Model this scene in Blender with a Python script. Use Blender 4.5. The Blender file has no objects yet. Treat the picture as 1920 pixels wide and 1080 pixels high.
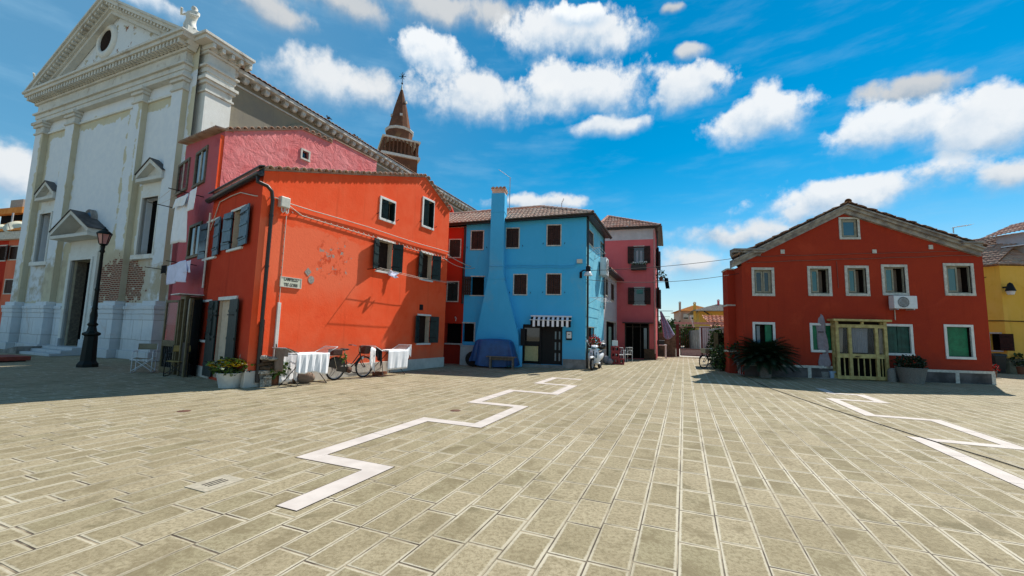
import bpy, bmesh, math, random
import numpy as np
from mathutils import Vector, Matrix
from mathutils.geometry import tessellate_polygon
random.seed(7)
SC = bpy.context.scene
COL = SC.collection
R = math.radians

# ------------------------------------------------------------------ camera
FOC, PITCH, ROLL, EYE = 780.0, R(5.97), R(1.5), 1.62
_f = np.array([0, math.cos(PITCH), math.sin(PITCH)])
_u0 = np.array([0, -math.sin(PITCH), math.cos(PITCH)])
_x0 = np.array([1.0, 0, 0])
_x = math.cos(ROLL) * _x0 + math.sin(ROLL) * _u0
_u = -math.sin(ROLL) * _x0 + math.cos(ROLL) * _u0
cam_d = bpy.data.cameras.new('camera')
cam = bpy.data.objects.new('camera', cam_d)
COL.objects.link(cam)
cam_d.sensor_width = 36.0
cam_d.lens = 36.0 * FOC / 1920.0
cam_d.clip_start, cam_d.clip_end = 0.05, 4000.0
cam.matrix_world = Matrix(((_x[0], _u[0], -_f[0], 0), (_x[1], _u[1], -_f[1], 0), (_x[2], _u[2], -_f[2], EYE), (0, 0, 0, 1)))
SC.camera = cam
CAM = np.array([0, 0, EYE])

# measuring: where a line of sight of the survey photo meets the ground or a wall
def ray(px, py): return _f + _x * (px - 960) / FOC + _u * (540 - py) / FOC
def G(px, py, z=0.0):
    d = ray(px, py)
    return CAM + d * (z - EYE) / d[2]
def at_height(g, px, py):
    d = ray(px, py)
    return EYE + math.hypot(g[0], g[1]) / math.hypot(d[0], d[1]) * d[2]
def at_dist(px, py, dist):
    d = ray(px, py)
    return CAM + d * dist / math.hypot(d[0], d[1])
def un(deg): return np.array([math.cos(R(deg)), math.sin(R(deg)), 0.0])

# ------------------------------------------------------------------ light
SUN_AZ, SUN_EL = 44.5, 51.0          # degrees, counter-clockwise from +X
SKY_STRENGTH, SUN_STRENGTH, EXPOSURE = 0.115, 5.0, 0.4
sun_dir = Vector((math.cos(R(SUN_EL)) * math.cos(R(SUN_AZ)), math.cos(R(SUN_EL)) * math.sin(R(SUN_AZ)), math.sin(R(SUN_EL))))
sl = bpy.data.lights.new('sun', 'SUN')
sl.energy, sl.angle, sl.color = SUN_STRENGTH, R(0.5), (1.0, 0.95, 0.86)
so = bpy.data.objects.new('sun', sl)
COL.objects.link(so)
so.rotation_euler = (-sun_dir).to_track_quat('-Z', 'Y').to_euler()
so.location = (20, 20, 40)

SC.view_settings.view_transform = 'Standard'
SC.view_settings.look = 'None'
SC.view_settings.exposure = EXPOSURE
SC.view_settings.gamma = 1.0
SC.view_settings.use_curve_mapping = False
SC.cycles.max_bounces = 6
SC.cycles.diffuse_bounces = 3
SC.cycles.glossy_bounces = 3
SC.cycles.transparent_max_bounces = 6

class NT:                             # small helper to write node trees
    def __init__(self, tree): self.t = tree; self.n = tree.nodes; self.l = tree.links
    def add(self, kind, **kw):
        nd = self.n.new(kind)
        for k, v in kw.items(): setattr(nd, k, v)
        return nd
    def put(self, sock, v):
        if hasattr(v, 'links') or isinstance(v, bpy.types.NodeSocket): self.l.new(v, sock)
        else:
            if isinstance(v, (tuple, list)) and len(v) == 3 and sock.type == 'RGBA': v = (*v, 1)
            sock.default_value = v
    def math(self, op, a, b=0.0, c=0.0, clamp=False):
        nd = self.add('ShaderNodeMath', operation=op, use_clamp=clamp)
        for i, v in enumerate((a, b, c)): self.put(nd.inputs[i], v)
        return nd.outputs[0]
    def vec(self, op, a, b=(0, 0, 0), out=0):
        nd = self.add('ShaderNodeVectorMath', operation=op)
        self.put(nd.inputs[0], a); self.put(nd.inputs[1], b)
        return nd.outputs[out]
    def scale(self, a, s):
        nd = self.add('ShaderNodeVectorMath', operation='SCALE')
        self.put(nd.inputs[0], a); self.put(nd.inputs[3], s)
        return nd.outputs[0]
    def noise(self, vec, scale, detail=4.0, rough=0.55, dist=0.0):
        nd = self.add('ShaderNodeTexNoise')
        if vec is not None: self.put(nd.inputs['Vector'], vec)
        nd.inputs['Scale'].default_value = scale; nd.inputs['Detail'].default_value = detail
        nd.inputs['Roughness'].default_value = rough; nd.inputs['Distortion'].default_value = dist
        return nd.outputs['Fac']
    def ramp(self, fac, lo, hi, a=0.0, b=1.0):
        nd = self.add('ShaderNodeMapRange', interpolation_type='SMOOTHSTEP')
        for i, v in enumerate((fac, lo, hi, a, b)): self.put(nd.inputs[i], v)
        return nd.outputs[0]
    def mix(self, fac, a, b, mode='MIX'):
        nd = self.add('ShaderNodeMix', data_type='RGBA', blend_type=mode)
        self.put(nd.inputs[0], fac); self.put(nd.inputs[6], a); self.put(nd.inputs[7], b)
        return nd.outputs[2]
    def comb(self, x, y, z=0.0):
        nd = self.add('ShaderNodeCombineXYZ')
        for i, v in enumerate((x, y, z)): self.put(nd.inputs[i], v)
        return nd.outputs[0]
    def sep(self, v):
        nd = self.add('ShaderNodeSeparateXYZ'); self.put(nd.inputs[0], v)
        return nd.outputs

# ------------------------------------------------------------------ sky with cumulus clouds (fixed to compass directions)
W = bpy.data.worlds.new('World'); SC.world = W; W.use_nodes = True
t = NT(W.node_tree); W.node_tree.nodes.clear()
sky = t.add('ShaderNodeTexSky', sky_type='NISHITA', sun_disc=False)
sky.sun_elevation = R(SUN_EL); sky.sun_rotation = R(90 - SUN_AZ)
sky.altitude = 0.0; sky.air_density = 1.0; sky.dust_density = 0.05; sky.ozone_density = 3.0
hs = t.add('ShaderNodeHueSaturation'); hs.inputs['Hue'].default_value = 0.482; hs.inputs['Saturation'].default_value = 1.5; hs.inputs['Value'].default_value = 0.78; t.put(hs.inputs['Color'], sky.outputs[0]); skyc = hs.outputs[0]
tc = t.add('ShaderNodeTexCoord')
dirv = t.vec('NORMALIZE', tc.outputs['Generated'])
dx, dy, dz = t.sep(dirv)[:3]
az = t.math('ARCTAN2', dx, dy); el = t.math('ARCSINE', dz)
ae = t.comb(az, el, 0.0)
warp = t.add('ShaderNodeTexNoise'); t.put(warp.inputs['Vector'], ae); warp.inputs['Scale'].default_value = 9.0; warp.inputs['Detail'].default_value = 3
wv = t.scale(t.vec('SUBTRACT', warp.outputs['Color'], (0.5, 0.5, 0.5)), 0.06)
ae2 = t.vec('ADD', ae, wv)
def azel(px, py):
    d = ray(px, py); d = d / np.linalg.norm(d)
    return math.atan2(d[0], d[1]), math.asin(d[2])
CLOUDS = [  # centre, half width, half height (survey pixels), brightness, softness; far ones first
    (1370, 440, 150, 34, 0.9, 1.6), (1300, 505, 100, 46, 0.9, 1.8), (1500, 396, 34, 20, 1.0, 1.0), (640, 385, 60, 30, 0.9, 1.5), (1000, 378, 115, 24, 0.95, 1.2),
    (1890, 335, 95, 42, 0.9, 1.2), (1606, 362, 250, 44, 1.0, 1.1), (20, 335, 80, 85, 0.95, 1.2), (30, 420, 70, 60, 0.9, 1.4), (285, 14, 85, 30, 1.0, 1.2),
    (490, 18, 130, 48, 0.72, 1.5), (650, 15, 110, 42, 0.72, 1.6), (831, 24, 215, 50, 0.74, 1.5), (1292, 97, 44, 24, 0.78, 1.2), (1261, 20, 32, 15, 0.7, 1.4), (690, 172, 80, 46, 0.9, 1.6), (600, 152, 130, 62, 0.95, 1.4),
    (1700, 178, 125, 42, 0.72, 1.2), (1070, 72, 150, 66, 1.0, 0.9), (1085, 34, 62, 34, 1.08, 0.7), (815, 110, 80, 52, 1.05, 0.9), (1139, 235, 85, 22, 1.0, 1.2),
    (1287, 172, 80, 46, 1.0, 0.9), (900, 190, 165, 66, 0.98, 1.1), (1090, 175, 190, 64, 1.0, 1.0), (1418, 230, 122, 62, 1.02, 0.95), (1868, 235, 145, 82, 1.0, 1.0), (1660, 252, 165, 62, 1.03, 1.0)]
def fbm(v, s, d=8.0): return t.noise(v, s, d, 0.56)
n1 = t.math('SUBTRACT', fbm(ae, 10.0), 0.5); n2 = t.math('SUBTRACT', fbm(t.vec('ADD', ae, (0.016, 0.03, 0)), 10.0), 0.5); n3 = t.math('SUBTRACT', t.noise(ae, 38.0, 6.0, 0.6), 0.5)
edge = t.math('ADD', t.math('MULTIPLY', n1, 1.7), t.math('MULTIPLY', n3, 0.55))
rel = t.math('ADD', t.math('MULTIPLY', t.math('SUBTRACT', n1, n2), 2.0), t.math('MULTIPLY', n3, 0.8))
veil = t.math('ADD', t.ramp(az, 0.25, -0.75, 0.0, 0.30), t.ramp(t.noise(t.vec('MULTIPLY', ae, (1.5, 6.0, 1)), 3.0, 6.0, 0.6), 0.45, 0.8, 0.0, 0.22))
skyc = t.mix(t.ramp(dz, 0.30, -0.02, 0.0, 0.6), t.mix(veil, skyc, (2.5, 4.2, 5.6)), (3.5, 4.6, 5.4))
final = skyc
for (cx, cy, rx, ry, br, soft) in CLOUDS:
    a0, e0 = azel(cx, cy); a1, _ = azel(cx - rx, cy); a2, _ = azel(cx + rx, cy); _, e1 = azel(cx, cy - ry); _, e2 = azel(cx, cy + ry)
    d = t.vec('MULTIPLY', t.vec('SUBTRACT', ae2, (a0, e0, 0)), (2 / abs(a2 - a1), 2 / abs(e1 - e2), 0))
    v = t.sep(d)[1]
    dens = t.math('ADD', t.math('SUBTRACT', 1.02, t.vec('LENGTH', d, out=1)), edge)
    alpha = t.ramp(dens, 0.0, t.ramp(v, -0.7, 0.5, 0.95 * soft, 0.38 * soft))
    lit = t.ramp(t.math('ADD', v, rel), -0.75, 0.42)
    col = t.mix(lit, (2.7 * br, 3.75 * br, 4.9 * br), (5.9 * br, 6.1 * br, 6.25 * br))
    final = t.mix(t.math('MULTIPLY', alpha, 0.96), final, col)
far = t.ramp(t.noise(ae, 3.2, 5.0, 0.6), 0.47, 0.62, 0.0, 0.35)         # added unseen cloud outside the view, fill light for the walls
away = t.math('MAXIMUM', t.ramp(t.math('ABSOLUTE', az), 1.0, 1.25), t.ramp(dz, 0.72, 0.8))
final = t.mix(t.math('MULTIPLY', far, away), final, (5.6, 5.8, 6.0))
bg = t.add('ShaderNodeBackground'); t.put(bg.inputs['Color'], final); bg.inputs['Strength'].default_value = SKY_STRENGTH
wo = t.add('ShaderNodeOutputWorld'); t.l.new(bg.outputs[0], wo.inputs['Surface'])

# ------------------------------------------------------------------ building blocks
ORG = {}
def thing(name, label, cat, loc=(0, 0, 0), group=None, rz=0.0):
    o = bpy.data.objects.new(name, None); COL.objects.link(o)
    o.location = tuple(float(c) for c in loc); o.rotation_euler = (0, 0, rz); o.empty_display_size = 0.3
    o['label'] = label; o['category'] = cat
    if group: o['group'] = group
    ORG[o.name] = np.array([0.0, 0.0, 0.0])
    return o
def rooted(name, label, cat, loc, group=None):      # its parts are given in world coordinates
    o = thing(name, label, cat, loc, group); ORG[o.name] = np.array([float(c) for c in loc]); return o
def tag(o, label=None, cat=None, group=None, kind=None):
    if label: o['label'] = label
    if cat: o['category'] = cat
    if group: o['group'] = group
    if kind: o['kind'] = kind
    return o

class MB:
    def __init__(self): self.v = []; self.f = []; self.mi = []; self.m = 0; self.sf = []; self.s = False
    def face(self, pts):
        i = len(self.v); self.v += [tuple(float(c) for c in p) for p in pts]
        self.f.append(tuple(range(i, i + len(pts)))); self.mi.append(self.m); self.sf.append(self.s)
    def mesh(self, vs, fs, smooth=None):
        i = len(self.v); self.v += [tuple(float(c) for c in p) for p in vs]
        for f in fs:
            self.f.append(tuple(i + k for k in f)); self.mi.append(self.m); self.sf.append(self.s if smooth is None else smooth)
    def obox(self, o, a, b, c):                     # parallelepiped from corner o and three edges
        o, a, b, c = (np.array(q, float) for q in (o, a, b, c))
        if np.dot(np.cross(a, b), c) < 0: a, b = b, a
        p = [o, o + a, o + a + b, o + b, o + c, o + a + c, o + a + b + c, o + b + c]
        self.mesh(p, [(0, 3, 2, 1), (4, 5, 6, 7), (0, 1, 5, 4), (1, 2, 6, 5), (2, 3, 7, 6), (3, 0, 4, 7)], False)
    def box(self, c, s, rz=0.0):
        a = np.array([math.cos(rz), math.sin(rz), 0]); b = np.array([-math.sin(rz), math.cos(rz), 0]); k = np.array([0, 0, 1.0])
        o = np.array(c, float) - a * s[0] / 2 - b * s[1] / 2 - k * s[2] / 2
        self.obox(o, a * s[0], b * s[1], k * s[2])
    def tube(self, pts, r, n=6, caps=True, closed=False, r2=None):
        pts = [np.array(p, float) for p in pts]; N = len(pts); rings = []; prev = None
        for i, p in enumerate(pts):
            if closed: d = pts[(i + 1) % N] - pts[i - 1]
            else: d = pts[min(i + 1, N - 1)] - pts[max(i - 1, 0)]
            L = np.linalg.norm(d); d = d / L if L > 1e-9 else np.array([0, 0, 1.0])
            if prev is None:
                h = np.array([0, 0, 1.0]) if abs(d[2]) < 0.9 else np.array([1.0, 0, 0])
                a = np.cross(d, h)
            else: a = prev - d * np.dot(prev, d)
            a /= max(np.linalg.norm(a), 1e-9); b = np.cross(d, a); prev = a
            rr = r if r2 is None else r + (r2 - r) * i / max(N - 1, 1)
            if hasattr(r, '__len__'): rr = r[i]
            rings.append([p + (a * math.cos(2 * math.pi * k / n) + b * math.sin(2 * math.pi * k / n)) * rr for k in range(n)])
        vs = [q for rg in rings for q in rg]; fs = []
        for i in range(N if closed else N - 1):
            j = (i + 1) % N
            for k in range(n): fs.append((i * n + k, i * n + (k + 1) % n, j * n + (k + 1) % n, j * n + k))
        self.mesh(vs, fs, True)
        if caps and not closed:
            self.mesh(rings[0], [tuple(range(n - 1, -1, -1))], False); self.mesh(rings[-1], [tuple(range(n))], False)
    def lathe(self, prof, c=(0, 0, 0), n=16, smooth=True, axis=None, start=0.0, sx=1.0, sy=1.0):
        vs = []; fs = []
        for (r, z) in prof:
            for k in range(n):
                a = start + 2 * math.pi * k / n; p = np.array([r * math.cos(a) * sx, r * math.sin(a) * sy, z])
                if axis is not None: p = axis @ p
                vs.append(p + np.array(c, float))
        for i in range(len(prof) - 1):
            for k in range(n): fs.append((i * n + k, i * n + (k + 1) % n, (i + 1) * n + (k + 1) % n, (i + 1) * n + k))
        self.mesh(vs, fs, smooth)
        if prof[0][0] > 1e-6: self.mesh(vs[:n], [tuple(range(n - 1, -1, -1))], False)
        if prof[-1][0] > 1e-6: self.mesh(vs[-n:], [tuple(range(n))], False)
    def ell(self, c, r, n=12, m=8, rot=None):
        prof = [(math.sin(math.pi * i / m), -math.cos(math.pi * i / m)) for i in range(m + 1)]
        vs = []; fs = []
        for (rr, z) in prof:
            for k in range(n):
                a = 2 * math.pi * k / n; p = np.array([rr * math.cos(a) * r[0], rr * math.sin(a) * r[1], z * r[2]])
                if rot is not None: p = rot @ p
                vs.append(p + np.array(c, float))
        for i in range(m):
            for k in range(n): fs.append((i * n + k, i * n + (k + 1) % n, (i + 1) * n + (k + 1) % n, (i + 1) * n + k))
        self.mesh(vs, fs, True)
    def prism(self, poly, ext, smooth=False):       # extrude a 3D polygon
        e = np.array(ext, float); p = [np.array(q, float) for q in poly]; n = len(p)
        nrm = np.zeros(3)
        for i in range(n): nrm += np.cross(p[i], p[(i + 1) % n])
        if np.dot(nrm, e) > 0: p = p[::-1]
        tris = tessellate_polygon([[Vector(q) for q in p]])
        q2 = [q + e for q in p]
        self.mesh(p, [tuple(t3) for t3 in fixtri(p, tris, -e)], False)
        self.mesh(q2, [tuple(t3) for t3 in fixtri(q2, tris, e)], False)
        self.mesh(p + q2, [(i, (i + 1) % n, n + (i + 1) % n, n + i)[::-1] for i in range(n)], smooth)
    def sheet(self, fn, nu, nv, smooth=True):
        vs = [fn(i / nu, j / nv) for j in range(nv + 1) for i in range(nu + 1)]
        fs = [(j * (nu + 1) + i, j * (nu + 1) + i + 1, (j + 1) * (nu + 1) + i + 1, (j + 1) * (nu + 1) + i) for j in range(nv) for i in range(nu)]
        self.mesh(vs, fs, smooth)
    def build(self, name, mats, parent=None, bevel=0.0, solid=0.0, subsurf=0, weld=False):
        me = bpy.data.meshes.new(name)
        org = ORG[parent_root(parent).name] if parent is not None else np.zeros(3)
        me.from_pydata([(p[0] - org[0], p[1] - org[1], p[2] - org[2]) for p in self.v], [], self.f)
        if not isinstance(mats, (list, tuple)): mats = [mats]
        for m in mats: me.materials.append(m)
        for p, k, s in zip(me.polygons, self.mi, self.sf): p.material_index = k; p.use_smooth = s
        if weld:
            bm = bmesh.new(); bm.from_mesh(me); bmesh.ops.remove_doubles(bm, verts=bm.verts, dist=1e-4); bm.to_mesh(me); bm.free()
        me.update()
        o = bpy.data.objects.new(name, me); COL.objects.link(o)
        if parent is not None: o.parent = parent
        if bevel:
            md = o.modifiers.new('bevel', 'BEVEL'); md.width = bevel; md.segments = 2; md.limit_method = 'ANGLE'; md.angle_limit = R(40)
        if solid:
            md = o.modifiers.new('thickness', 'SOLIDIFY'); md.thickness = solid; md.offset = 0
        if subsurf:
            md = o.modifiers.new('smooth', 'SUBSURF'); md.levels = subsurf; md.render_levels = subsurf
        return o
def fixtri(p, tris, want):
    out = []
    for a, b, c in tris:
        n = np.cross(np.array(p[b]) - np.array(p[a]), np.array(p[c]) - np.array(p[a]))
        out.append((a, b, c) if np.dot(n, want) >= 0 else (a, c, b))
    return out
def parent_root(o):
    while o.parent is not None: o = o.parent
    return o
def copy_tree(o, parent=None):
    c = o.copy(); COL.objects.link(c)
    if parent is not None: c.parent = parent
    for ch in [k for k in bpy.data.objects if k.parent == o]: copy_tree(ch, c)
    return c

class Wall:                                         # upright plane: s runs along it, z up, d out of it
    def __init__(self, o, deg): self.o = np.array([o[0], o[1], 0.0]); self.deg = deg; self.t = un(deg); self.n = np.array([self.t[1], -self.t[0], 0.0]); self.holes = []
    def P(self, s, z, d=0.0): return self.o + self.t * s + self.n * d + np.array([0, 0, z])
    def at(self, px, py, d=0.0):
        o = self.o + self.n * d; rr = ray(px, py); k = np.dot(self.n, o - CAM) / np.dot(self.n, rr)
        p = CAM + rr * k; return float(np.dot(p - self.o, self.t)), float(p[2])
    def rect(self, tl, br, d=0.0):
        s0, z1 = self.at(*tl, d); s1, z0 = self.at(*br, d); return (s0, z0, s1, z1)
    def slab(self, mb, s0, z0, s1, z1, d0, d1): mb.obox(self.P(s0, z0, d0), self.t * (s1 - s0), self.n * (d1 - d0), (0, 0, z1 - z0))
    def poly(self, mb, outer, holes=(), d=0.0, reveal=0.0, rm=None):
        loops = [[Vector((a, b, 0)) for a, b in outer]]
        for (s0, z0, s1, z1) in holes: loops.append([Vector((s0, z0, 0)), Vector((s1, z0, 0)), Vector((s1, z1, 0)), Vector((s0, z1, 0))])
        flat = [q for L in loops for q in L]
        tris = tessellate_polygon(loops)
        pts = [self.P(q.x, q.y, d) for q in flat]
        mb.mesh(pts, fixtri(pts, tris, self.n), False)
        if reveal:
            m0 = mb.m; mb.m = m0 if rm is None else rm
            for (s0, z0, s1, z1) in holes:
                q = [(s0, z0), (s1, z0), (s1, z1), (s0, z1)]
                for i in range(4):
                    a, b = q[i], q[(i + 1) % 4]
                    mb.face([self.P(*a, d), self.P(*b, d), self.P(*b, d - reveal), self.P(*a, d - reveal)])
            mb.m = m0
# ------------------------------------------------------------------ materials
MAT = {}
def newmat(name, rough=0.8, spec=0.3, metal=0.0):
    m = bpy.data.materials.new(name); m.use_nodes = True
    t = NT(m.node_tree); b = m.node_tree.nodes['Principled BSDF']
    b.inputs['Roughness'].default_value = rough; b.inputs['Metallic'].default_value = metal
    b.inputs['Specular IOR Level'].default_value = spec
    MAT[name] = m
    return m, t, b
def pos(t): return t.add('ShaderNodeNewGeometry').outputs['Position']
def opos(t): return t.add('ShaderNodeTexCoord').outputs['Object']
def bump(t, b, h, strength, dist=0.02):
    nd = t.add('ShaderNodeBump'); nd.inputs['Strength'].default_value = strength; nd.inputs['Distance'].default_value = dist
    t.put(nd.inputs['Height'], h); t.l.new(nd.outputs[0], b.inputs['Normal'])
def plain(name, c, rough=0.6, spec=0.4, metal=0.0, var=0.25, scale=8.0, c2=None, bmp=0.0, obj=False):
    m, t, b = newmat(name, rough, spec, metal)
    p = opos(t) if obj else pos(t)
    n = t.noise(p, scale, 5.0, 0.6)
    c2 = c2 or tuple(k * (1 - var) for k in c)
    t.put(b.inputs['Base Color'], t.mix(t.ramp(n, 0.35, 0.68), c2, c))
    if bmp: bump(t, b, t.noise(p, scale * 6, 4.0), bmp, 0.01)
    return m
def stucco(name, c, c2, c3=None, bmp=0.35, big=0.55, streak=0.35, stain=(0.25, 0.2, 0.16), extra=None, relief=0.0, zbase=True):
    m, t, b = newmat(name, 0.92, 0.12)
    p = pos(t)
    n = t.noise(p, big, 6.0, 0.62, 0.4); n2 = t.noise(p, big * 5, 5.0, 0.6)
    col = t.mix(t.ramp(t.math('ADD', t.math('MULTIPLY', n, 0.7), t.math('MULTIPLY', n2, 0.3)), 0.38, 0.62), c, c2)
    if c3: col = t.mix(t.ramp(t.noise(t.vec('ADD', p, (31, 7, 3)), big * 1.4, 6.0, 0.65, 0.6), 0.55, 0.72, 0, 0.8), col, c3)
    sv = t.vec('MULTIPLY', p, (2.6, 2.6, 0.16))                # rain streaks
    col = t.mix(t.math('MULTIPLY', t.ramp(t.noise(sv, 1.7, 5.0, 0.6), 0.54, 0.8), streak), col, tuple(k * 0.62 for k in c))
    sp = t.noise(p, 55.0, 3.0, 0.7)
    col = t.mix(t.ramp(sp, 0.3, 0.75, 0.0, 0.16), col, tuple(min(1, k * 1.35 + 0.03) for k in c))
    if zbase:                                                  # splash dirt at the foot of the wall
        z = t.sep(p)[2]
        f = t.math('MULTIPLY', t.ramp(t.math('ADD', z, t.math('MULTIPLY', n2, -1.1)), 0.9, -0.2), 0.4)
        col = t.mix(f, col, stain)
    if extra: col = extra(t, p, col)
    t.put(b.inputs['Base Color'], col)
    h = t.math('ADD', t.math('MULTIPLY', t.noise(p, 14.0, 6.0, 0.65), 0.6), t.math('MULTIPLY', sp, 0.35))
    if relief: h = t.math('ADD', h, t.math('MULTIPLY', t.noise(p, 2.3, 6.0, 0.6, 1.2), relief))
    bump(t, b, h, bmp, 0.03)
    return m
plain('white_paint', (0.74, 0.73, 0.69), 0.6, var=0.14, scale=5, bmp=0.15)
plain('old_white', (0.62, 0.59, 0.52), 0.75, var=0.3, scale=9, bmp=0.3)
plain('stone_white', (0.58, 0.57, 0.54), 0.8, var=0.3, scale=3, bmp=0.4)
plain('plinth_cream', (0.62, 0.57, 0.5), 0.85, var=0.22, scale=2.2, bmp=0.4)
plain('shutter_green', (0.012, 0.028, 0.028), 0.5, 0.3, var=0.35, scale=6, bmp=0.2)
plain('shutter_slate', (0.06, 0.12, 0.17), 0.4, 0.5, var=0.3, scale=6, bmp=0.2)
plain('shutter_brown', (0.05, 0.018, 0.012), 0.6, 0.25, var=0.5, scale=7, bmp=0.3)
plain('shutter_emerald', (0.01, 0.2, 0.085), 0.5, 0.4, var=0.35, scale=4, bmp=0.2)
plain('shutter_emerald_dim', (0.01, 0.085, 0.06), 0.5, 0.4, var=0.45, scale=4, bmp=0.2)
plain('wood_olive', (0.16, 0.12, 0.055), 0.55, 0.35, var=0.35, scale=5, bmp=0.2)
plain('wood_pale', (0.33, 0.3, 0.22), 0.7, var=0.3, scale=7, bmp=0.2)
plain('wood_dark', (0.05, 0.035, 0.025), 0.6, var=0.5, scale=8, bmp=0.2)
plain('wood_grey', (0.2, 0.17, 0.13), 0.8, var=0.4, scale=10, bmp=0.3)
plain('bark', (0.12, 0.075, 0.045), 0.9, var=0.5, scale=14, bmp=0.6)
plain('birch', (0.55, 0.5, 0.42), 0.85, var=0.7, scale=18, bmp=0.4)
plain('porch_yellow', (0.55, 0.44, 0.17), 0.6, var=0.25, scale=5, bmp=0.2, c2=(0.36, 0.26, 0.09))
plain('iron_dark', (0.008, 0.0075, 0.008), 0.6, 0.25, var=0.3)
plain('iron_green', (0.004, 0.011, 0.009), 0.5, 0.25, var=0.4, scale=6, bmp=0.1)
plain('iron_red', (0.13, 0.02, 0.015), 0.55, 0.4, var=0.4)
plain('steel', (0.45, 0.46, 0.47), 0.35, 0.5, 0.8, var=0.2)
plain('galvanised', (0.5, 0.51, 0.52), 0.5, 0.4, 0.3, var=0.2)
plain('alu_white', (0.72, 0.73, 0.74), 0.4, 0.5, var=0.1)
plain('pipe_white', (0.68, 0.65, 0.6), 0.5, 0.4, var=0.15)
plain('pipe_brown', (0.018, 0.012, 0.009), 0.4, 0.5, var=0.3)
plain('cable_pale', (0.6, 0.5, 0.42), 0.7, var=0.2)
plain('cable_red', (0.3, 0.1, 0.07), 0.7, var=0.3)
plain('cable_black', (0.015, 0.015, 0.015), 0.6, var=0.2)
plain('plastic_box', (0.6, 0.58, 0.5), 0.45, 0.4, var=0.12)
plain('plastic_white', (0.72, 0.72, 0.72), 0.35, 0.5, var=0.08)
plain('plastic_red', (0.33, 0.012, 0.018), 0.4, 0.5, var=0.2)
plain('plastic_black', (0.012, 0.012, 0.013), 0.35, 0.5, var=0.2)
plain('scooter_white', (0.75, 0.76, 0.78), 0.22, 0.6, var=0.05)
plain('rubber', (0.02, 0.02, 0.02), 0.8, 0.2, var=0.3)
plain('chrome', (0.7, 0.7, 0.7), 0.18, 0.5, 1.0, var=0.1)
plain('leather_black', (0.008, 0.007, 0.007), 0.6, 0.25, var=0.3)
plain('basket_wicker', (0.10, 0.035, 0.025), 0.7, var=0.5, scale=60, bmp=0.8, obj=True)
plain('rust_brown', (0.14, 0.06, 0.035), 0.8, var=0.4, scale=20)
plain('cloth_white', (0.88, 0.88, 0.9), 0.9, 0.1, var=0.08, scale=4)
plain('cloth_lilac', (0.76, 0.75, 0.92), 0.9, 0.1, var=0.12, scale=4)
plain('cloth_black', (0.012, 0.012, 0.014), 0.9, 0.1, var=0.2)
plain('cloth_taupe', (0.27, 0.2, 0.155), 0.95, 0.1, var=0.15, scale=12, bmp=0.3)
plain('cloth_grey', (0.32, 0.27, 0.29), 0.95, 0.1, var=0.2, scale=9, bmp=0.2)
plain('cloth_indigo', (0.42, 0.39, 0.6), 0.95, 0.1, var=0.45, scale=9)
plain('canvas_olive', (0.28, 0.25, 0.17), 0.9, 0.1, var=0.15)
plain('seat_ochre', (0.42, 0.28, 0.1), 0.85, 0.15, var=0.2)
plain('curtain_cream', (0.62, 0.5, 0.38), 0.9, 0.1, var=0.12)
plain('curtain_grey', (0.42, 0.42, 0.45), 0.9, 0.1, var=0.12)
plain('tarp_blue', (0.012, 0.085, 0.26), 0.42, 0.45, var=0.25, scale=5, bmp=0.15)
plain('dark_room', (0.005, 0.0045, 0.0045), 0.9, 0.1, var=0.3)
plain('dark_brown_room', (0.03, 0.018, 0.014), 0.9, 0.1, var=0.3)
plain('terracotta_pot', (0.26, 0.1, 0.05), 0.85, var=0.3, bmp=0.2)
plain('pot_white', (0.62, 0.62, 0.58), 0.7, var=0.15, bmp=0.2)
plain('pot_stone', (0.3, 0.28, 0.25), 0.92, 0.1, var=0.5, scale=60, bmp=0.6)
plain('bucket_blue', (0.42, 0.55, 0.72), 0.4, 0.4, var=0.1)
plain('soil', (0.03, 0.022, 0.015), 0.95, 0.1, var=0.4)
plain('concrete', (0.33, 0.31, 0.28), 0.92, 0.1, var=0.45, scale=2.5, bmp=0.5)
plain('concrete_mossy', (0.2, 0.18, 0.12), 0.92, 0.1, var=0.5, scale=3.5, bmp=0.5, c2=(0.1, 0.1, 0.07))
plain('inlay_stone', (0.56, 0.50, 0.455), 0.75, 0.2, var=0.1, scale=3, c2=(0.48, 0.425, 0.385), bmp=0.1)
plain('drain_stone', (0.42, 0.37, 0.28), 0.85, var=0.25, scale=20)
plain('sign_stone', (0.66, 0.65, 0.52), 0.6, 0.3, var=0.12, scale=14)
plain('letter_ink', (0.09, 0.085, 0.07), 0.7, 0.2, var=0.2)
plain('leaf_green', (0.055, 0.12, 0.02), 0.55, 0.35, var=0.55, scale=9)
plain('leaf_bright', (0.13, 0.24, 0.03), 0.55, 0.35, var=0.45, scale=9)
plain('leaf_dark', (0.014, 0.035, 0.012), 0.5, 0.35, var=0.5, scale=7)
plain('petal_yellow', (0.85, 0.62, 0.03), 0.7, 0.2, var=0.15)
plain('petal_white', (0.75, 0.74, 0.66), 0.7, 0.2, var=0.1)
plain('petal_purple', (0.04, 0.02, 0.1), 0.7, 0.2, var=0.3)
plain('petal_red', (0.6, 0.02, 0.02), 0.7, 0.2, var=0.25)
plain('lamp_glass_pink', (0.55, 0.27, 0.24), 0.2, 0.5, var=0.1)
plain('enamel_white', (0.7, 0.7, 0.68), 0.3, 0.5, var=0.08)
plain('emblem_blue', (0.05, 0.16, 0.3), 0.4, 0.4, var=0.5, scale=9)
plain('bamboo_cream', (0.5, 0.42, 0.2), 0.8, var=0.2, scale=20)
plain('dish_cream', (0.72, 0.68, 0.52), 0.6, 0.3, var=0.06)
plain('clay_red', (0.33, 0.075, 0.05), 0.85, var=0.3)
plain('mortar_grey', (0.42, 0.38, 0.34), 0.95, 0.1, var=0.4, scale=25, bmp=0.6)
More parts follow.
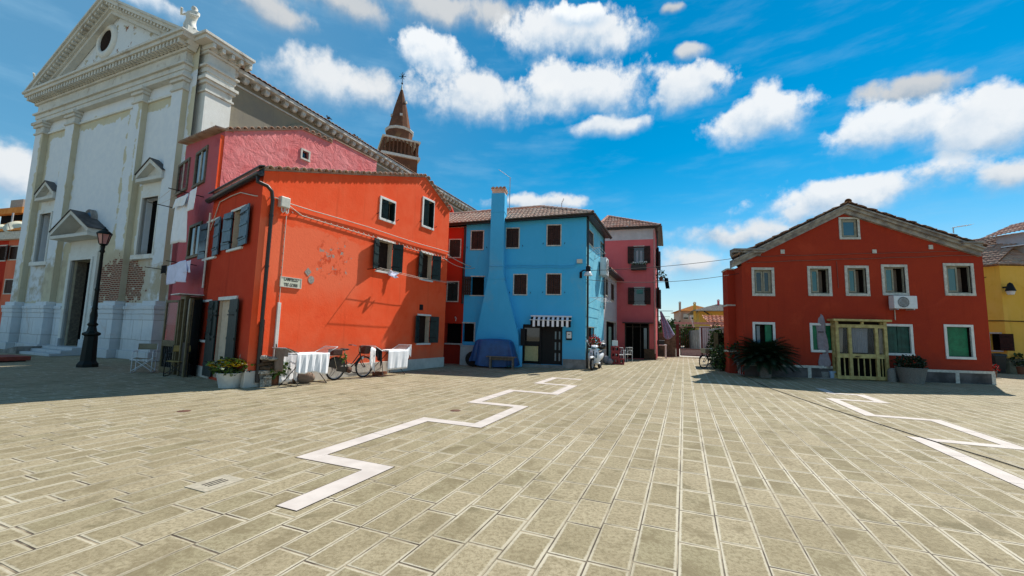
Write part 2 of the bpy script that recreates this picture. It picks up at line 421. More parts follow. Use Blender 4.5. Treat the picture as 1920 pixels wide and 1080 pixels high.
plain('grey_stone_trim', (0.4, 0.37, 0.32), 0.9, 0.15, var=0.45, scale=3.5, c2=(0.2, 0.18, 0.17), bmp=0.5)
plain('base_grey', (0.15, 0.135, 0.13), 0.92, 0.1, var=0.55, scale=1.6, bmp=0.5)
plain('render_white', (0.55, 0.53, 0.54), 0.9, 0.1, var=0.15, scale=2, bmp=0.3)
plain('gravel_path', (0.5, 0.46, 0.4), 0.95, 0.1, var=0.2, scale=12)
plain('cabinet_white', (0.42, 0.42, 0.42), 0.6, 0.3, var=0.15)

def glass(name, c, rough=0.04, spec=0.9):
    m, t, b = newmat(name, rough, spec); b.inputs['Base Color'].default_value = (*c, 1)
    bump(t, b, t.noise(pos(t), 1.3, 2.0), 0.03, 0.05)
    return m
glass('pane_dark', (0.012, 0.014, 0.016)); glass('pane_blue', (0.05, 0.13, 0.18), 0.08, 0.8); glass('pane_teal', (0.03, 0.13, 0.14), 0.1, 0.7)  # blue and teal bases paint the reflected sky into the glass
m, t, b = newmat('pane_clear', 0.02, 0.7)
b.inputs['Base Color'].default_value = (0.1, 0.12, 0.12, 1); b.inputs['Alpha'].default_value = 0.16

# peeling and paint fields are laid out in each wall's own length and height
def wallcoords(t, p, wall):
    q = t.vec('SUBTRACT', p, tuple(wall.o))
    return t.vec('DOT_PRODUCT', q, tuple(wall.t), out=1), t.sep(p)[2]
# ------------------------------------------------------------------ the plan, from the survey
DIR_A, DIR_B = 67.5, -22.5                          # paving rows run along A, across along B
A = G(458.5, 727.5)                                 # corner of the orange-red house
B = G(830, 687.5)
ANG_R = math.degrees(math.atan2(B[1] - A[1], B[0] - A[0]))
ANG_L = 142.0
LEN_L = 3.85
RW = Wall(A, ANG_R)                                 # its sunny side
LO = A + un(ANG_L) * LEN_L
LW = Wall(LO, ANG_L + 180)                          # its shady front, s from left to right
PO = LO - LW.n * 0.12
PR = Wall(PO, ANG_R)                                # pink house, sunny side
PLL = 4.45
PLO = PO + un(ANG_L) * PLL
PL = Wall(PLO, ANG_L + 180)
CH = Wall((-16.61, 18.36), DIR_B)                   # church front
BLp, BR = G(866, 683), G(1097, 692)
BANG = -9.5
BL = BR - un(BANG) * 5.85
BW = Wall(BL, BANG)                                 # blue house front
BS = Wall(BR, DIR_A)                                # blue house lane side
P2 = G(1230, 675)
PW = Wall(P2 - un(-17) * 3.6, -17)                  # dark pink house front
HL, HR = G(1397, 704), G(1864, 721)
HANG = math.degrees(math.atan2(HR[1] - HL[1], HR[0] - HL[0]))
HLEN = float(np.linalg.norm(HR - HL))
HW = Wall(HL, HANG)                                 # dark red house front

# ------------------------------------------------------------------ special materials
def red_extra(t, p, col):
    s, z = wallcoords(t, p, RW)
    n = t.noise(p, 1.6, 5.0, 0.6); n2 = t.noise(p, 6.0, 6.0, 0.65)
    edge = t.math('ADD', z, t.math('MULTIPLY', t.math('SUBTRACT', n, 0.5), 1.2))
    low = t.math('MULTIPLY', t.ramp(edge, 4.62, 4.5), t.ramp(s, 4.1, 3.2))
    low = t.math('MULTIPLY', low, t.ramp(t.math('ADD', z, n), 2.6, 3.6))
    col = t.mix(t.math('MULTIPLY', low, 0.75), col, (0.88, 0.18, 0.085))
    # flaking plaster around the middle of the wall
    ds = t.math('DIVIDE', t.math('SUBTRACT', s, 2.45), 0.95); dz = t.math('DIVIDE', t.math('SUBTRACT', z, 3.75), 1.05)
    d = t.math('ADD', t.math('MULTIPLY', ds, ds), t.math('MULTIPLY', dz, dz))
    inn = t.ramp(d, 1.1, 0.0)
    worn = t.ramp(t.math('ADD', t.noise(p, 4.6, 6.0, 0.65, 0.4), t.math('MULTIPLY', inn, 0.16)), 0.64, 0.74)
    col = t.mix(t.math('MULTIPLY', t.math('MULTIPLY', worn, inn), 0.9, clamp=True), col, (0.62, 0.07, 0.025))
    flake = t.ramp(t.math('ADD', n2, t.math('MULTIPLY', inn, 0.15)), 0.725, 0.745)
    return t.mix(t.math('MULTIPLY', flake, t.ramp(inn, 0.1, 0.3)), col, (0.36, 0.29, 0.24))
stucco('stucco_orange', (0.88, 0.09, 0.024), (0.9, 0.125, 0.045), (0.8, 0.06, 0.017), 0.35, 0.5, 0.4, (0.55, 0.2, 0.11), red_extra)  # brighter copy for the sunlit side, light put into the colour
stucco('stucco_orange_front', (0.52, 0.045, 0.017), (0.56, 0.06, 0.024), (0.44, 0.033, 0.013), 0.35, 0.5, 0.55, (0.4, 0.1, 0.06))  # darker copy of the orange stucco, shade put into the colour
stucco('stucco_pink', (0.66, 0.17, 0.17), (0.72, 0.25, 0.25), (0.6, 0.11, 0.11), 0.9, 0.8, 0.15, (0.5, 0.2, 0.18), relief=3.0)  # sunny wall copy of the pink, its lightness painted in
stucco('stucco_pink_front', (0.5, 0.1, 0.11), (0.46, 0.12, 0.14), (0.3, 0.05, 0.07), 0.35, 0.6, 0.4, (0.35, 0.09, 0.09))  # same pink for the shady front, shade painted into the colour
stucco('stucco_blue', (0.06, 0.42, 0.72), (0.07, 0.45, 0.76), (0.13, 0.42, 0.64), 0.3, 0.4, 0.25, (0.16, 0.42, 0.56))
stucco('stucco_blue_lane', (0.14, 0.5, 0.68), (0.2, 0.58, 0.74), (0.32, 0.66, 0.78), 0.4, 0.7, 0.4, (0.4, 0.5, 0.5))  # lighter copy of the blue, sunlight on the lane wall painted in
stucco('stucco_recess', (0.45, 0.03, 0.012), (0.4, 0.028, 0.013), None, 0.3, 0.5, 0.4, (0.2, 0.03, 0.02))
stucco('stucco_rose', (0.64, 0.13, 0.135), (0.67, 0.15, 0.155), (0.56, 0.1, 0.105), 0.3, 0.5, 0.3, (0.22, 0.05, 0.05))
stucco('stucco_oxblood', (0.37, 0.04, 0.016), (0.33, 0.034, 0.016), (0.43, 0.052, 0.022), 0.4, 0.45, 0.5, (0.17, 0.035, 0.025))
stucco('stucco_yellow', (0.78, 0.42, 0.06), (0.82, 0.46, 0.09), (0.66, 0.31, 0.04), 0.35, 0.5, 0.4, (0.4, 0.25, 0.1))
stucco('stucco_yellow_far', (0.72, 0.42, 0.08), (0.7, 0.38, 0.08), None, 0.2, 0.4, 0.2, (0.5, 0.35, 0.15))
stucco('stucco_salmon', (0.62, 0.16, 0.085), (0.55, 0.13, 0.07), (0.42, 0.05, 0.04), 0.3, 0.4, 0.35, (0.3, 0.1, 0.08))
stucco('stucco_beige_far', (0.5, 0.36, 0.28), (0.46, 0.3, 0.24), None, 0.2, 0.4, 0.2)
stucco('render_grey', (0.21, 0.19, 0.155), (0.26, 0.23, 0.165), (0.17, 0.155, 0.13), 0.5, 0.35, 0.5, (0.2, 0.2, 0.18))
stucco('render_white_house', (0.52, 0.5, 0.52), (0.48, 0.46, 0.48), None, 0.3, 0.5, 0.3)
stucco('tower_brick', (0.17, 0.075, 0.042), (0.11, 0.05, 0.03), (0.26, 0.14, 0.065), 0.6, 0.6, 0.5, zbase=False)
stucco('church_beige', (0.54, 0.49, 0.35), (0.58, 0.53, 0.4), (0.46, 0.4, 0.28), 0.5, 0.7, 0.5, (0.3, 0.27, 0.2), zbase=False)
stucco('church_stone', (0.72, 0.72, 0.68), (0.66, 0.65, 0.6), (0.56, 0.5, 0.4), 0.4, 0.9, 0.55, zbase=False)
stucco('cornice_stone', (0.64, 0.63, 0.58), (0.55, 0.54, 0.49), (0.27, 0.22, 0.17), 0.5, 0.8, 0.6, zbase=False)
def marble_extra(t, p, col):
    s, z = wallcoords(t, p, CH)
    br = t.add('ShaderNodeTexBrick'); t.put(br.inputs['Vector'], t.comb(s, z, 0.0))
    br.inputs['Color1'].default_value = (1, 1, 1, 1); br.inputs['Color2'].default_value = (0.86, 0.88, 0.9, 1); br.inputs['Mortar'].default_value = (0.5, 0.46, 0.42, 1)
    br.inputs['Scale'].default_value = 1.0; br.inputs['Brick Width'].default_value = 1.35; br.inputs['Row Height'].default_value = 0.85; br.inputs['Mortar Size'].default_value = 0.012
    return t.mix(0.9, col, br.outputs['Color'], 'MULTIPLY')
stucco('church_marble', (0.72, 0.74, 0.75), (0.65, 0.69, 0.72), (0.6, 0.55, 0.52), 0.3, 0.8, 0.45, (0.4, 0.38, 0.36), marble_extra)

def church_front(t, p, col):
    # pale smooth repair plaster, beige old plaster along the edges of the fields, bare brick beside the door
    s, z = wallcoords(t, p, CH)
    n = t.math('SUBTRACT', t.noise(p, 1.1, 6.0, 0.62), 0.5); n2 = t.math('SUBTRACT', t.noise(p, 3.0, 5.0, 0.6), 0.5)
    nn = t.math('ADD', t.math('MULTIPLY', n, 1.0), t.math('MULTIPLY', n2, 0.5))
    white = None
    for (a, b2, z0, z1) in ((-10.35, -8.7, 8.0, 11.6), (-7.2, -2.7, 5.55, 11.6), (-1.3, 0.95, 8.0, 11.6), (-10.5, -8.5, 2.5, 7.6), (-0.75, 1.1, 2.5, 7.6), (-11.2, 2.6, 12.1, 13.0), (-8.55, -7.2, 4.3, 12.2), (-2.5, -1.3, 4.9, 12.2), (-12.2, -10.8, 2.4, 12.2), (0.9, 2.2, 2.4, 12.2)):
        dx = t.math('SUBTRACT', (b2 - a) / 2, t.math('ABSOLUTE', t.math('SUBTRACT', s, (a + b2) / 2)))
        dz = t.math('SUBTRACT', (z1 - z0) / 2, t.math('ABSOLUTE', t.math('SUBTRACT', z, (z0 + z1) / 2)))
        dm = t.math('MINIMUM', dx, dz)
        white = dm if white is None else t.math('MAXIMUM', white, dm)
    f = t.ramp(t.math('ADD', white, t.math('MULTIPLY', nn, 0.9)), -0.02, 0.05)
    low = t.ramp(t.math('ADD', z, t.math('MULTIPLY', nn, 2.6)), 5.0, 4.8)             # lower wall: patched
    col = t.mix(f, col, t.mix(t.ramp(n2, -0.2, 0.2), (0.74, 0.77, 0.79), (0.68, 0.72, 0.76)))
    col = t.mix(t.math('MULTIPLY', low, t.ramp(nn, -0.1, 0.15)), col, (0.47, 0.41, 0.3))
    br = t.add('ShaderNodeTexBrick'); t.put(br.inputs['Vector'], t.comb(s, z, 0.0))
    br.inputs['Color1'].default_value = (0.24, 0.075, 0.045, 1); br.inputs['Color2'].default_value = (0.15, 0.06, 0.045, 1); br.inputs['Mortar'].default_value = (0.45, 0.4, 0.3, 1)
    br.inputs['Scale'].default_value = 1.0; br.inputs['Brick Width'].default_value = 0.27; br.inputs['Row Height'].default_value = 0.095; br.inputs['Mortar Size'].default_value = 0.013
    ds = t.math('DIVIDE', t.math('SUBTRACT', s, -1.7), 2.1); dz = t.math('DIVIDE', t.math('SUBTRACT', z, 3.4), 1.25)
    d = t.math('SUBTRACT', 1.0, t.math('ADD', t.math('MULTIPLY', ds, ds), t.math('MULTIPLY', dz, dz)))
    bf = t.ramp(t.math('ADD', d, t.math('ADD', t.math('MULTIPLY', n, 2.2), t.math('MULTIPLY', n2, 2.6))), 0.12, 0.2)
    return t.mix(bf, t.mix(t.ramp(d, -0.9, 0.0, 0, 0.8), col, (0.5, 0.43, 0.31)), br.outputs['Color'])
stucco('church_plaster', (0.56, 0.51, 0.36), (0.6, 0.55, 0.41), (0.5, 0.44, 0.32), 0.35, 0.8, 0.35, (0.4, 0.36, 0.3), church_front, zbase=False)
def tymp_extra(t, p, col):
    n = t.noise(p, 1.3, 6.0, 0.65); f = t.ramp(n, 0.585, 0.605)
    br = t.ramp(t.noise(t.vec('ADD', p, (5, 5, 5)), 1.6, 6.0, 0.7), 0.62, 0.64)
    col = t.mix(f, col, (0.45, 0.41, 0.31))
    return t.mix(br, col, t.mix(t.noise(p, 9.0), (0.22, 0.08, 0.05), (0.3, 0.17, 0.1)))
stucco('tympanum_plaster', (0.64, 0.68, 0.7), (0.68, 0.72, 0.74), None, 0.35, 0.8, 0.4, extra=tymp_extra, zbase=False)

def tilemat(name, c1, c2, c3):
    m, t, b = newmat(name, 0.9, 0.1); p = pos(t)
    v = t.add('ShaderNodeTexVoronoi'); v.inputs['Scale'].default_value = 3.4; t.put(v.inputs['Vector'], p)
    h = t.sep(v.outputs['Color'])[0]
    col = t.mix(t.ramp(h, 0.1, 0.9), c1, c2)
    col = t.mix(t.ramp(t.noise(p, 1.3, 6.0, 0.65), 0.48, 0.72, 0.0, 0.8), col, c3)
    col = t.mix(t.ramp(t.noise(p, 18.0, 4.0, 0.6), 0.55, 0.8, 0.0, 0.5), col, tuple(k * 0.4 for k in c1))
    t.put(b.inputs['Base Color'], col); bump(t, b, t.noise(p, 40.0, 4.0), 0.35, 0.01)
    return m
tilemat('tiles_pink', (0.62, 0.37, 0.27), (0.74, 0.5, 0.38), (0.76, 0.62, 0.48))
tilemat('tiles_red', (0.5, 0.24, 0.17), (0.62, 0.36, 0.27), (0.66, 0.5, 0.4))
tilemat('tiles_weathered', (0.33, 0.19, 0.14), (0.42, 0.27, 0.2), (0.35, 0.31, 0.24))
tilemat('tiles_orange', (0.62, 0.22, 0.05), (0.68, 0.27, 0.07), (0.6, 0.25, 0.08))
tilemat('tiles_shed', (0.62, 0.2, 0.1), (0.8, 0.36, 0.22), (0.85, 0.55, 0.42))
tilemat('tiles_grey', (0.3, 0.26, 0.22), (0.37, 0.32, 0.27), (0.26, 0.22, 0.19))

# stone paving: rows along A of slabs of random length, each with a dressed pale margin
m, t, b = newmat('paving', 0.85, 0.22); p = pos(t)
ua, ub = un(DIR_A), un(DIR_B)
U = t.vec('DOT_PRODUCT', p, tuple(ua), out=1); V = t.vec('DOT_PRODUCT', p, tuple(ub), out=1)
RWD = 0.300
vr = t.math('ADD', t.math('DIVIDE', V, RWD), 0.227); row = t.math('FLOOR', vr); fr = t.math('FRACT', vr)
ev = t.math('MULTIPLY', t.math('MINIMUM', fr, t.math('SUBTRACT', 1.0, fr)), RWD)
wn = t.add('ShaderNodeTexWhiteNoise', noise_dimensions='1D'); t.put(wn.inputs['W'], row)
SL = 0.56
uw = t.math('ADD', t.math('DIVIDE', U, SL), t.math('MULTIPLY', wn.outputs['Value'], 371.0))
ve = t.add('ShaderNodeTexVoronoi', voronoi_dimensions='1D', feature='DISTANCE_TO_EDGE'); t.put(ve.inputs['W'], uw); ve.inputs['Scale'].default_value = 1.0; ve.inputs['Randomness'].default_value = 0.8
vc = t.add('ShaderNodeTexVoronoi', voronoi_dimensions='1D', feature='F1'); t.put(vc.inputs['W'], uw); vc.inputs['Scale'].default_value = 1.0; vc.inputs['Randomness'].default_value = 0.8
eu = t.math('MULTIPLY', ve.outputs['Distance'], SL)
wob = t.math('MULTIPLY', t.math('SUBTRACT', t.noise(p, 34.0, 6.0, 0.75), 0.5), 0.036)
e = t.math('MINIMUM', ev, eu)
hsh = t.sep(vc.outputs['Color'])
# warm grey-green core, tinted slab by slab and in wide drifts
drift = t.noise(p, 0.28, 4.0, 0.6, 0.5)
core = t.mix(hsh[0], (0.275, 0.228, 0.138), (0.365, 0.305, 0.2))
core = t.mix(t.ramp(hsh[1], 0.55, 1.0, 0, 0.65), core, (0.245, 0.215, 0.125))
core = t.mix(t.ramp(drift, 0.45, 0.7, 0.0, 0.5), core, (0.35, 0.31, 0.195))
fine = t.noise(p, 130.0, 4.0, 0.75); mid = t.noise(p, 28.0, 6.0, 0.72)
core = t.mix(t.ramp(mid, 0.42, 0.62, 0.0, 0.7), core, (0.165, 0.13, 0.072))
core = t.mix(t.ramp(fine, 0.55, 0.7, 0.0, 0.6), core, (0.6, 0.53, 0.40))
core = t.mix(t.ramp(t.noise(p, 95.0, 2.0, 0.5), 0.62, 0.74, 0.0, 0.55), core, (0.15, 0.13, 0.085))
damp = t.math('MULTIPLY', t.ramp(t.noise(p, 1.7, 6.0, 0.68, 0.6), 0.55, 0.66), t.ramp(hsh[2], 0.25, 0.8))
core = t.mix(t.math('MULTIPLY', damp, 0.65), core, (0.13, 0.108, 0.058))
blot = t.ramp(t.noise(p, 2.6, 8.0, 0.7, 0.4), 0.46, 0.62)
core = t.mix(t.math('MULTIPLY', blot, t.ramp(hsh[1], 0.0, 1.0, 0.2, 0.75)), core, (0.17, 0.135, 0.075))
pale = t.mix(t.noise(p, 11.0, 4.0, 0.6), (0.38, 0.335, 0.24), (0.53, 0.475, 0.365))
bandw = t.math('MULTIPLY', t.ramp(t.noise(p, 0.5, 3.0), 0.3, 0.6, 0.55, 1.0), 0.030)
isband = t.ramp(t.math('ADD', t.math('SUBTRACT', e, bandw), wob), 0.006, -0.006)
bstr = t.ramp(t.noise(p, 0.9, 4.0, 0.6), 0.35, 0.62, 0.3, 1.0)
col = t.mix(t.math('MULTIPLY', isband, bstr), core, pale)
jw = t.math('MINIMUM', t.math('ADD', ev, 0.001), t.math('MULTIPLY', eu, 0.75))
joint = t.ramp(t.math('ADD', jw, t.math('MULTIPLY', wob, 0.16)), 0.0075, 0.004)
jc = t.mix(t.ramp(t.noise(p, 2.2, 4.0, 0.6), 0.40, 0.62), (0.07, 0.05, 0.035), (0.33, 0.27, 0.18))
col = t.mix(joint, col, jc)
spot = t.ramp(t.noise(p, 3.1, 5.0, 0.6), 0.705, 0.725); col = t.mix(t.math('MULTIPLY', spot, 0.6), col, (0.085, 0.068, 0.05))
spt2 = t.ramp(t.noise(p, 11.0, 3.0, 0.6), 0.735, 0.75); col = t.mix(t.math('MULTIPLY', spt2, 0.65), col, (0.07, 0.055, 0.045))
t.put(b.inputs['Base Color'], col)
hgt = t.math('ADD', t.math('MULTIPLY', t.math('SUBTRACT', 1.0, isband), t.math('MULTIPLY', t.math('ADD', fine, mid), 0.22)), t.math('MULTIPLY', joint, -1.3))
bump(t, b, hgt, 0.75, 0.012)
t.put(b.inputs['Roughness'], t.mix(isband, (0.9, 0.9, 0.9), (0.72, 0.72, 0.72)))
# ------------------------------------------------------------------ ground
g = MB()
g.face([(-400, -120, 0), (400, -120, 0), (400, 600, 0), (-400, 600, 0)])
tag(g.build('plaza_paving', MAT['paving']), 'stone slab paving of the square in long rows with pale margins', 'paving', kind='structure')
def inlay(pts_px, width=0.25, z=0.004):
    P = [G(*p)[:2] for p in pts_px]
    # straighten the run onto the paving directions
    q = [P[0]]
    for i in range(1, len(P)):
        d = P[i] - P[i - 1]; a = un(DIR_A)[:2]; b2 = un(DIR_B)[:2]
        q.append(q[-1] + (a * np.dot(d, a) if abs(np.dot(d, a)) > abs(np.dot(d, b2)) else b2 * np.dot(d, b2)))
    wt_ = np.array([1 / np.hypot(*k) ** 3 for k in P]); sh = (np.array(P) * wt_[:, None]).sum(0) / wt_.sum() - (np.array(q) * wt_[:, None]).sum(0) / wt_.sum(); q = [k + sh for k in q]
    mb = MB()
    for i in range(len(q) - 1):
        d = q[i + 1] - q[i]; L = np.linalg.norm(d); d = d / L; n = np.array([-d[1], d[0]])
        along = abs(np.dot(d, un(DIR_A)[:2])) > 0.7
        e = width / 2 if along else -width / 2
        a0 = q[i] - d * e; a1 = q[i + 1] + d * e; w = width / 2
        L = np.linalg.norm(a1 - a0); k = max(1, int(round(L / 1.15))) if L > 1.3 else 1
        for j in range(k):
            s0 = a0 + (a1 - a0) * (j / k) + d * (0.007 if j else 0); s1 = a0 + (a1 - a0) * ((j + 1) / k) - d * 0.002
            mb.face([(*(s0 - n * w), z), (*(s1 - n * w), z), (*(s1 + n * w), z), (*(s0 + n * w), z)])
        mb.m = 1; w += 0.011; a0 = a0 - d * 0.011; a1 = a1 + d * 0.011; zz = 0.0015 + 0.0005 * (i % 2)
        mb.face([(*(a0 - n * w), zz), (*(a1 - n * w), zz), (*(a1 + n * w), zz), (*(a0 + n * w), zz)]); mb.m = 0
    return mb
A1 = [(545, 946), (705, 881), (570, 860), (796, 789), (905, 797), (985, 762), (899, 753), (962, 731), (1052, 733), (1082, 719), (1018, 715), (1050, 706), (1112, 707)]
tag(inlay(A1).build('paving_inlay', [MAT['inlay_stone'], MAT['soil']]), 'pale pink stone zigzag line set in the paving at the left', 'paving', kind='structure')
A2 = [(2080, 985), (1745, 826), (1925, 841), (1755, 788), (1635, 779), (1572, 749), (1668, 756), (1610, 741), (1545, 733), (1500, 724)]
tag(inlay(A2).build('paving_inlay', [MAT['inlay_stone'], MAT['soil']]), 'pale pink stone zigzag line set in the paving at the right', 'paving', kind='structure')
# small ironwork in the paving
mb = MB(); c0 = G(404, 906)
ux, vx = un(DIR_A), un(DIR_B)
mb.obox(c0 - ux * 0.2 - vx * 0.16 + np.array([0, 0, 0.002]), ux * 0.4, vx * 0.32, (0, 0, 0.004))
mb.m = 1
for k in range(3): mb.obox(c0 - ux * 0.1 + vx * (-0.055 + 0.045 * k) + np.array([0, 0, 0.006]), ux * 0.2, vx * 0.016, (0, 0, 0.002))
tag(mb.build('drain_grating', [MAT['drain_stone'], MAT['iron_dark']]), 'pale stone drain with three dark slots in the paving', 'drain')
mb = MB(); mb.lathe([(0.0, 0.006), (0.1, 0.006), (0.11, 0.001)], G(345, 771), 18); tag(mb.build('manhole_cover', MAT['rust_brown']), 'small round rusty cover in the paving at the left', 'manhole cover')
mb = MB(); mb.lathe([(0.0, 0.006), (0.1, 0.006), (0.11, 0.001)], G(854, 770), 14); tag(mb.build('manhole_cover', MAT['rust_brown']), 'small brown cover in the paving left of the zigzag line', 'manhole cover')
mb = MB(); mb.tube([G(px, py) + np.array([0, 0, 0.012]) for px, py in ((1345, 683), (1395, 706), (1440, 727), (1500, 748), (1560, 768), (1620, 787), (1680, 806), (1740, 825), (1800, 844), (1860, 862), (1925, 883), (2020, 915))], 0.008, 6)
tag(mb.build('ground_cable', MAT['cable_black']), 'thin black cable lying across the paving on the right', 'cable')

# ------------------------------------------------------------------ shared builders
def hole(Wl, r): Wl.holes.append(r)
def frame_bars(Wl, mb, r, w, d0, d1, sides='lrtb', sill=0.0):
    s0, z0, s1, z1 = r
    if 'l' in sides: Wl.slab(mb, s0 - w, z0, s0, z1, d0, d1)
    if 'r' in sides: Wl.slab(mb, s1, z0, s1 + w, z1, d0, d1)
    if 't' in sides: Wl.slab(mb, s0 - w, z1, s1 + w, z1 + w, d0, d1)
    if 'b' in sides: Wl.slab(mb, s0 - w, z0 - w, s1 + w, z0, d0, d1 + sill)
def pane(Wl, r, d, m, par, name='pane'):
    mb = MB(); Wl.slab(mb, r[0] + 0.002, r[1] + 0.002, r[2] - 0.002, r[3] - 0.002, d - 0.02, d)
    return mb.build(name, MAT[m], par)
def window(Wl, par, r, fw=0.09, fm='white_paint', proud=0.03, depth=0.16, back='dark_room', outer=True, sides='lrtb', sill=0.02, name='window', label=None):
    if outer: r = (r[0] + fw, r[1] + fw, r[2] - fw, r[3] - fw)
    hole(Wl, r); mb = MB(); frame_bars(Wl, mb, r, fw, -0.05, proud, sides, sill)
    w = mb.build(name, MAT[fm], par, bevel=0.006)
    if label: w['label'] = label
    if back: pane(Wl, r, -depth, back, w)
    return w, r
def leaf(Wl, par, h, z0, z1, wd, ang, side, m, d=0.03, th=0.035, name='shutter', boards=4, battens=True, iron=True):
    # a planked shutter leaf hinged at s=h, opening out by ang from flat against the wall
    u = Wl.t * side * math.cos(R(ang)) + Wl.n * math.sin(R(ang)); n = np.cross(u, (0, 0, 1.0)); 
    if np.dot(n, Wl.n) < 0: n = -n
    o = Wl.P(h, z0, d); mb = MB(); bw = wd / boards
    for k in range(boards): mb.obox(o + u * (k * bw + 0.003), u * (bw - 0.006), n * th, (0, 0, z1 - z0))
    if battens:
        for zz in (0.14, 0.5, 0.84): mb.obox(o + u * 0.02 + n * th + np.array([0, 0, (z1 - z0) * zz]), u * (wd - 0.04), n * 0.018, (0, 0, 0.07))
    if iron:
        mb.m = 1
        for zz in (0.18, 0.8): mb.obox(o - u * 0.03 + n * (th + 0.02) + np.array([0, 0, (z1 - z0) * zz]), u * wd * 0.75, n * 0.008, (0, 0, 0.03))
    return mb.build(name, [MAT[m], MAT['iron_dark']], par)
def closed_pair(Wl, par, r, m, d=-0.03):
    w = (r[2] - r[0]) / 2
    for k in (0, 1):
        mb = MB(); s0 = r[0] + k * w + 0.004; nb = 3; bw = (w - 0.008) / nb
        for j in range(nb): Wl.slab(mb, s0 + j * bw + 0.003, r[1] + 0.01, s0 + (j + 1) * bw - 0.003, r[3] - 0.01, d - 0.035, d)
        for zz in (0.2, 0.78): Wl.slab(mb, s0 + 0.01, r[1] + (r[3] - r[1]) * zz, s0 + w - 0.02, r[1] + (r[3] - r[1]) * zz + 0.05, d, d + 0.018)
        mb.build('shutter', MAT[m], par)
def holdbacks(Wl, par, r, gap=0.13, z=0.06):
    for s in (r[0] - gap, r[2] + gap):
        mb = MB(); mb.tube([Wl.P(s, r[1] + z, 0), Wl.P(s, r[1] + z, 0.07), Wl.P(s + 0.02, r[1] + z + 0.05, 0.08)], 0.012, 6); mb.build('shutter_catch', MAT['iron_dark'], par)
def hinge_pins(Wl, par, s, z0, z1, side):
    for zz in (0.18, 0.8):
        z = z0 + (z1 - z0) * zz; mb = MB(); mb.tube([Wl.P(s, z, 0.0), Wl.P(s + side * 0.02, z, 0.09), Wl.P(s + side * 0.08, z - 0.015, 0.1)], 0.014, 6); mb.build('hinge', MAT['iron_dark'], par)
def tile_field(mb, poly, cw=0.2, ch=0.34, amp=0.045):
    P = [np.array(p, float) for p in poly]; u = P[1] - P[0]; u /= np.linalg.norm(u)
    n = np.zeros(3)
    for i in range(len(P)): n += np.cross(P[i], P[(i + 1) % len(P)])
    n /= np.linalg.norm(n)
    if n[2] < 0: n = -n
    v = np.cross(n, u); v /= np.linalg.norm(v)
    if v[2] < 0: v = -v
    U = [np.dot(p - P[0], u) for p in P]; V = [np.dot(p - P[0], v) for p in P]
    bm = bmesh.new(); per = 6; du = cw / per
    nu = int((max(U) - min(U)) / du) + 2; nv = int((max(V) - min(V)) / ch) + 1; rng = random.Random(3)
    for j in range(nv):
        rows = []
        off = [rng.uniform(-0.02, 0.02) for _ in range(nu // per + 2)]
        for (fv, lift) in ((0.0, 0.03), (1.0, 0.0)):
            row = []
            for i in range(nu):
                a = min(U) + i * du; w = abs(math.cos(math.pi * i / per)) ** 0.8
                c = P[0] + u * a + v * (min(V) + (j + fv) * ch + (off[i // per] if fv == 0 else 0.02)) + n * (amp * w + lift + (0.01 if j % 2 else 0))
                row.append(bm.verts.new(c))
            rows.append(row)
        for i in range(nu - 1):
            f = bm.faces.new((rows[0][i], rows[0][i + 1], rows[1][i + 1], rows[1][i])); f.smooth = True
        if j >= 0:
            low = [bm.verts.new(np.array(q.co) - n * 0.035) for q in rows[0]]
            for i in range(nu - 1): bm.faces.new((low[i], low[i + 1], rows[0][i + 1], rows[0][i]))
    cen = sum(P) / len(P)
    for i in range(len(P)):
        a, b2 = P[i], P[(i + 1) % len(P)]; e = b2 - a
        pn = np.cross(e, n); pn /= max(np.linalg.norm(pn), 1e-9)
        if np.dot(pn, cen - a) > 0: pn = -pn
        sl2 = 0.06 if i == 0 else 0.0
        bmesh.ops.bisect_plane(bm, geom=bm.verts[:] + bm.edges[:] + bm.faces[:], plane_co=Vector(a + pn * sl2), plane_no=Vector(pn), clear_outer=True)
    bm.verts.index_update()
    mb.mesh([tuple(q.co) for q in bm.verts], [tuple(q.index for q in f.verts) for f in bm.faces], True)
    bm.free()
    return n
def ridge_tiles(mb, a, b2, r=0.11, step=0.36):
    a, b2 = np.array(a, float), np.array(b2, float); L = np.linalg.norm(b2 - a); k = max(1, int(L / step)); d = (b2 - a) / L
    h = np.cross(d, (0, 0, 1.0)); h /= np.linalg.norm(h); up = np.cross(h, d)
    for i in range(k):
        p0 = a + d * (L * i / k); p1 = a + d * (L * (i + 1) / k + 0.03)
        ring = lambda p, rr: [p + (h * math.cos(math.pi * q / 6) + up * math.sin(math.pi * q / 6)) * rr - up * 0.02 for q in range(7)]
        A_, B_ = ring(p0, r), ring(p1, r * 0.86)
        mb.mesh(A_ + B_, [(q, q + 1, q + 8, q + 7) for q in range(6)], True)
def eave_tiles(mb, pts, out, length=0.32, r=0.085, step=0.2, drop=0.0):
    # barrel tile ends sticking out past a wall head, along a polyline
    out = np.array(out, float)
    for a, b2 in zip(pts[:-1], pts[1:]):
        a, b2 = np.array(a, float), np.array(b2, float); L = np.linalg.norm(b2 - a); d = (b2 - a) / L; k = max(1, int(round(L / step)))
        up = np.cross(out, d); up /= np.linalg.norm(up)
        if up[2] < 0: up = -up
        for i in range(k):
            c = a + d * (L * (i + 0.5) / k); p0 = c - out * 0.25; p1 = c + out * length - np.array([0, 0, drop])
            ring = lambda p: [p + d * math.cos(math.pi * q / 6) * r + up * math.sin(math.pi * q / 6) * r for q in range(7)] + [p + d * math.cos(math.pi * q / 6) * r * 0.8 + up * math.sin(math.pi * q / 6) * r * 0.8 for q in range(6, -1, -1)]
            A_, B_ = ring(p0), ring(p1); n = 14
            mb.mesh(A_ + B_, [(q, (q + 1) % n, n + (q + 1) % n, n + q) for q in range(n)] + [tuple(range(n, 2 * n))], True)
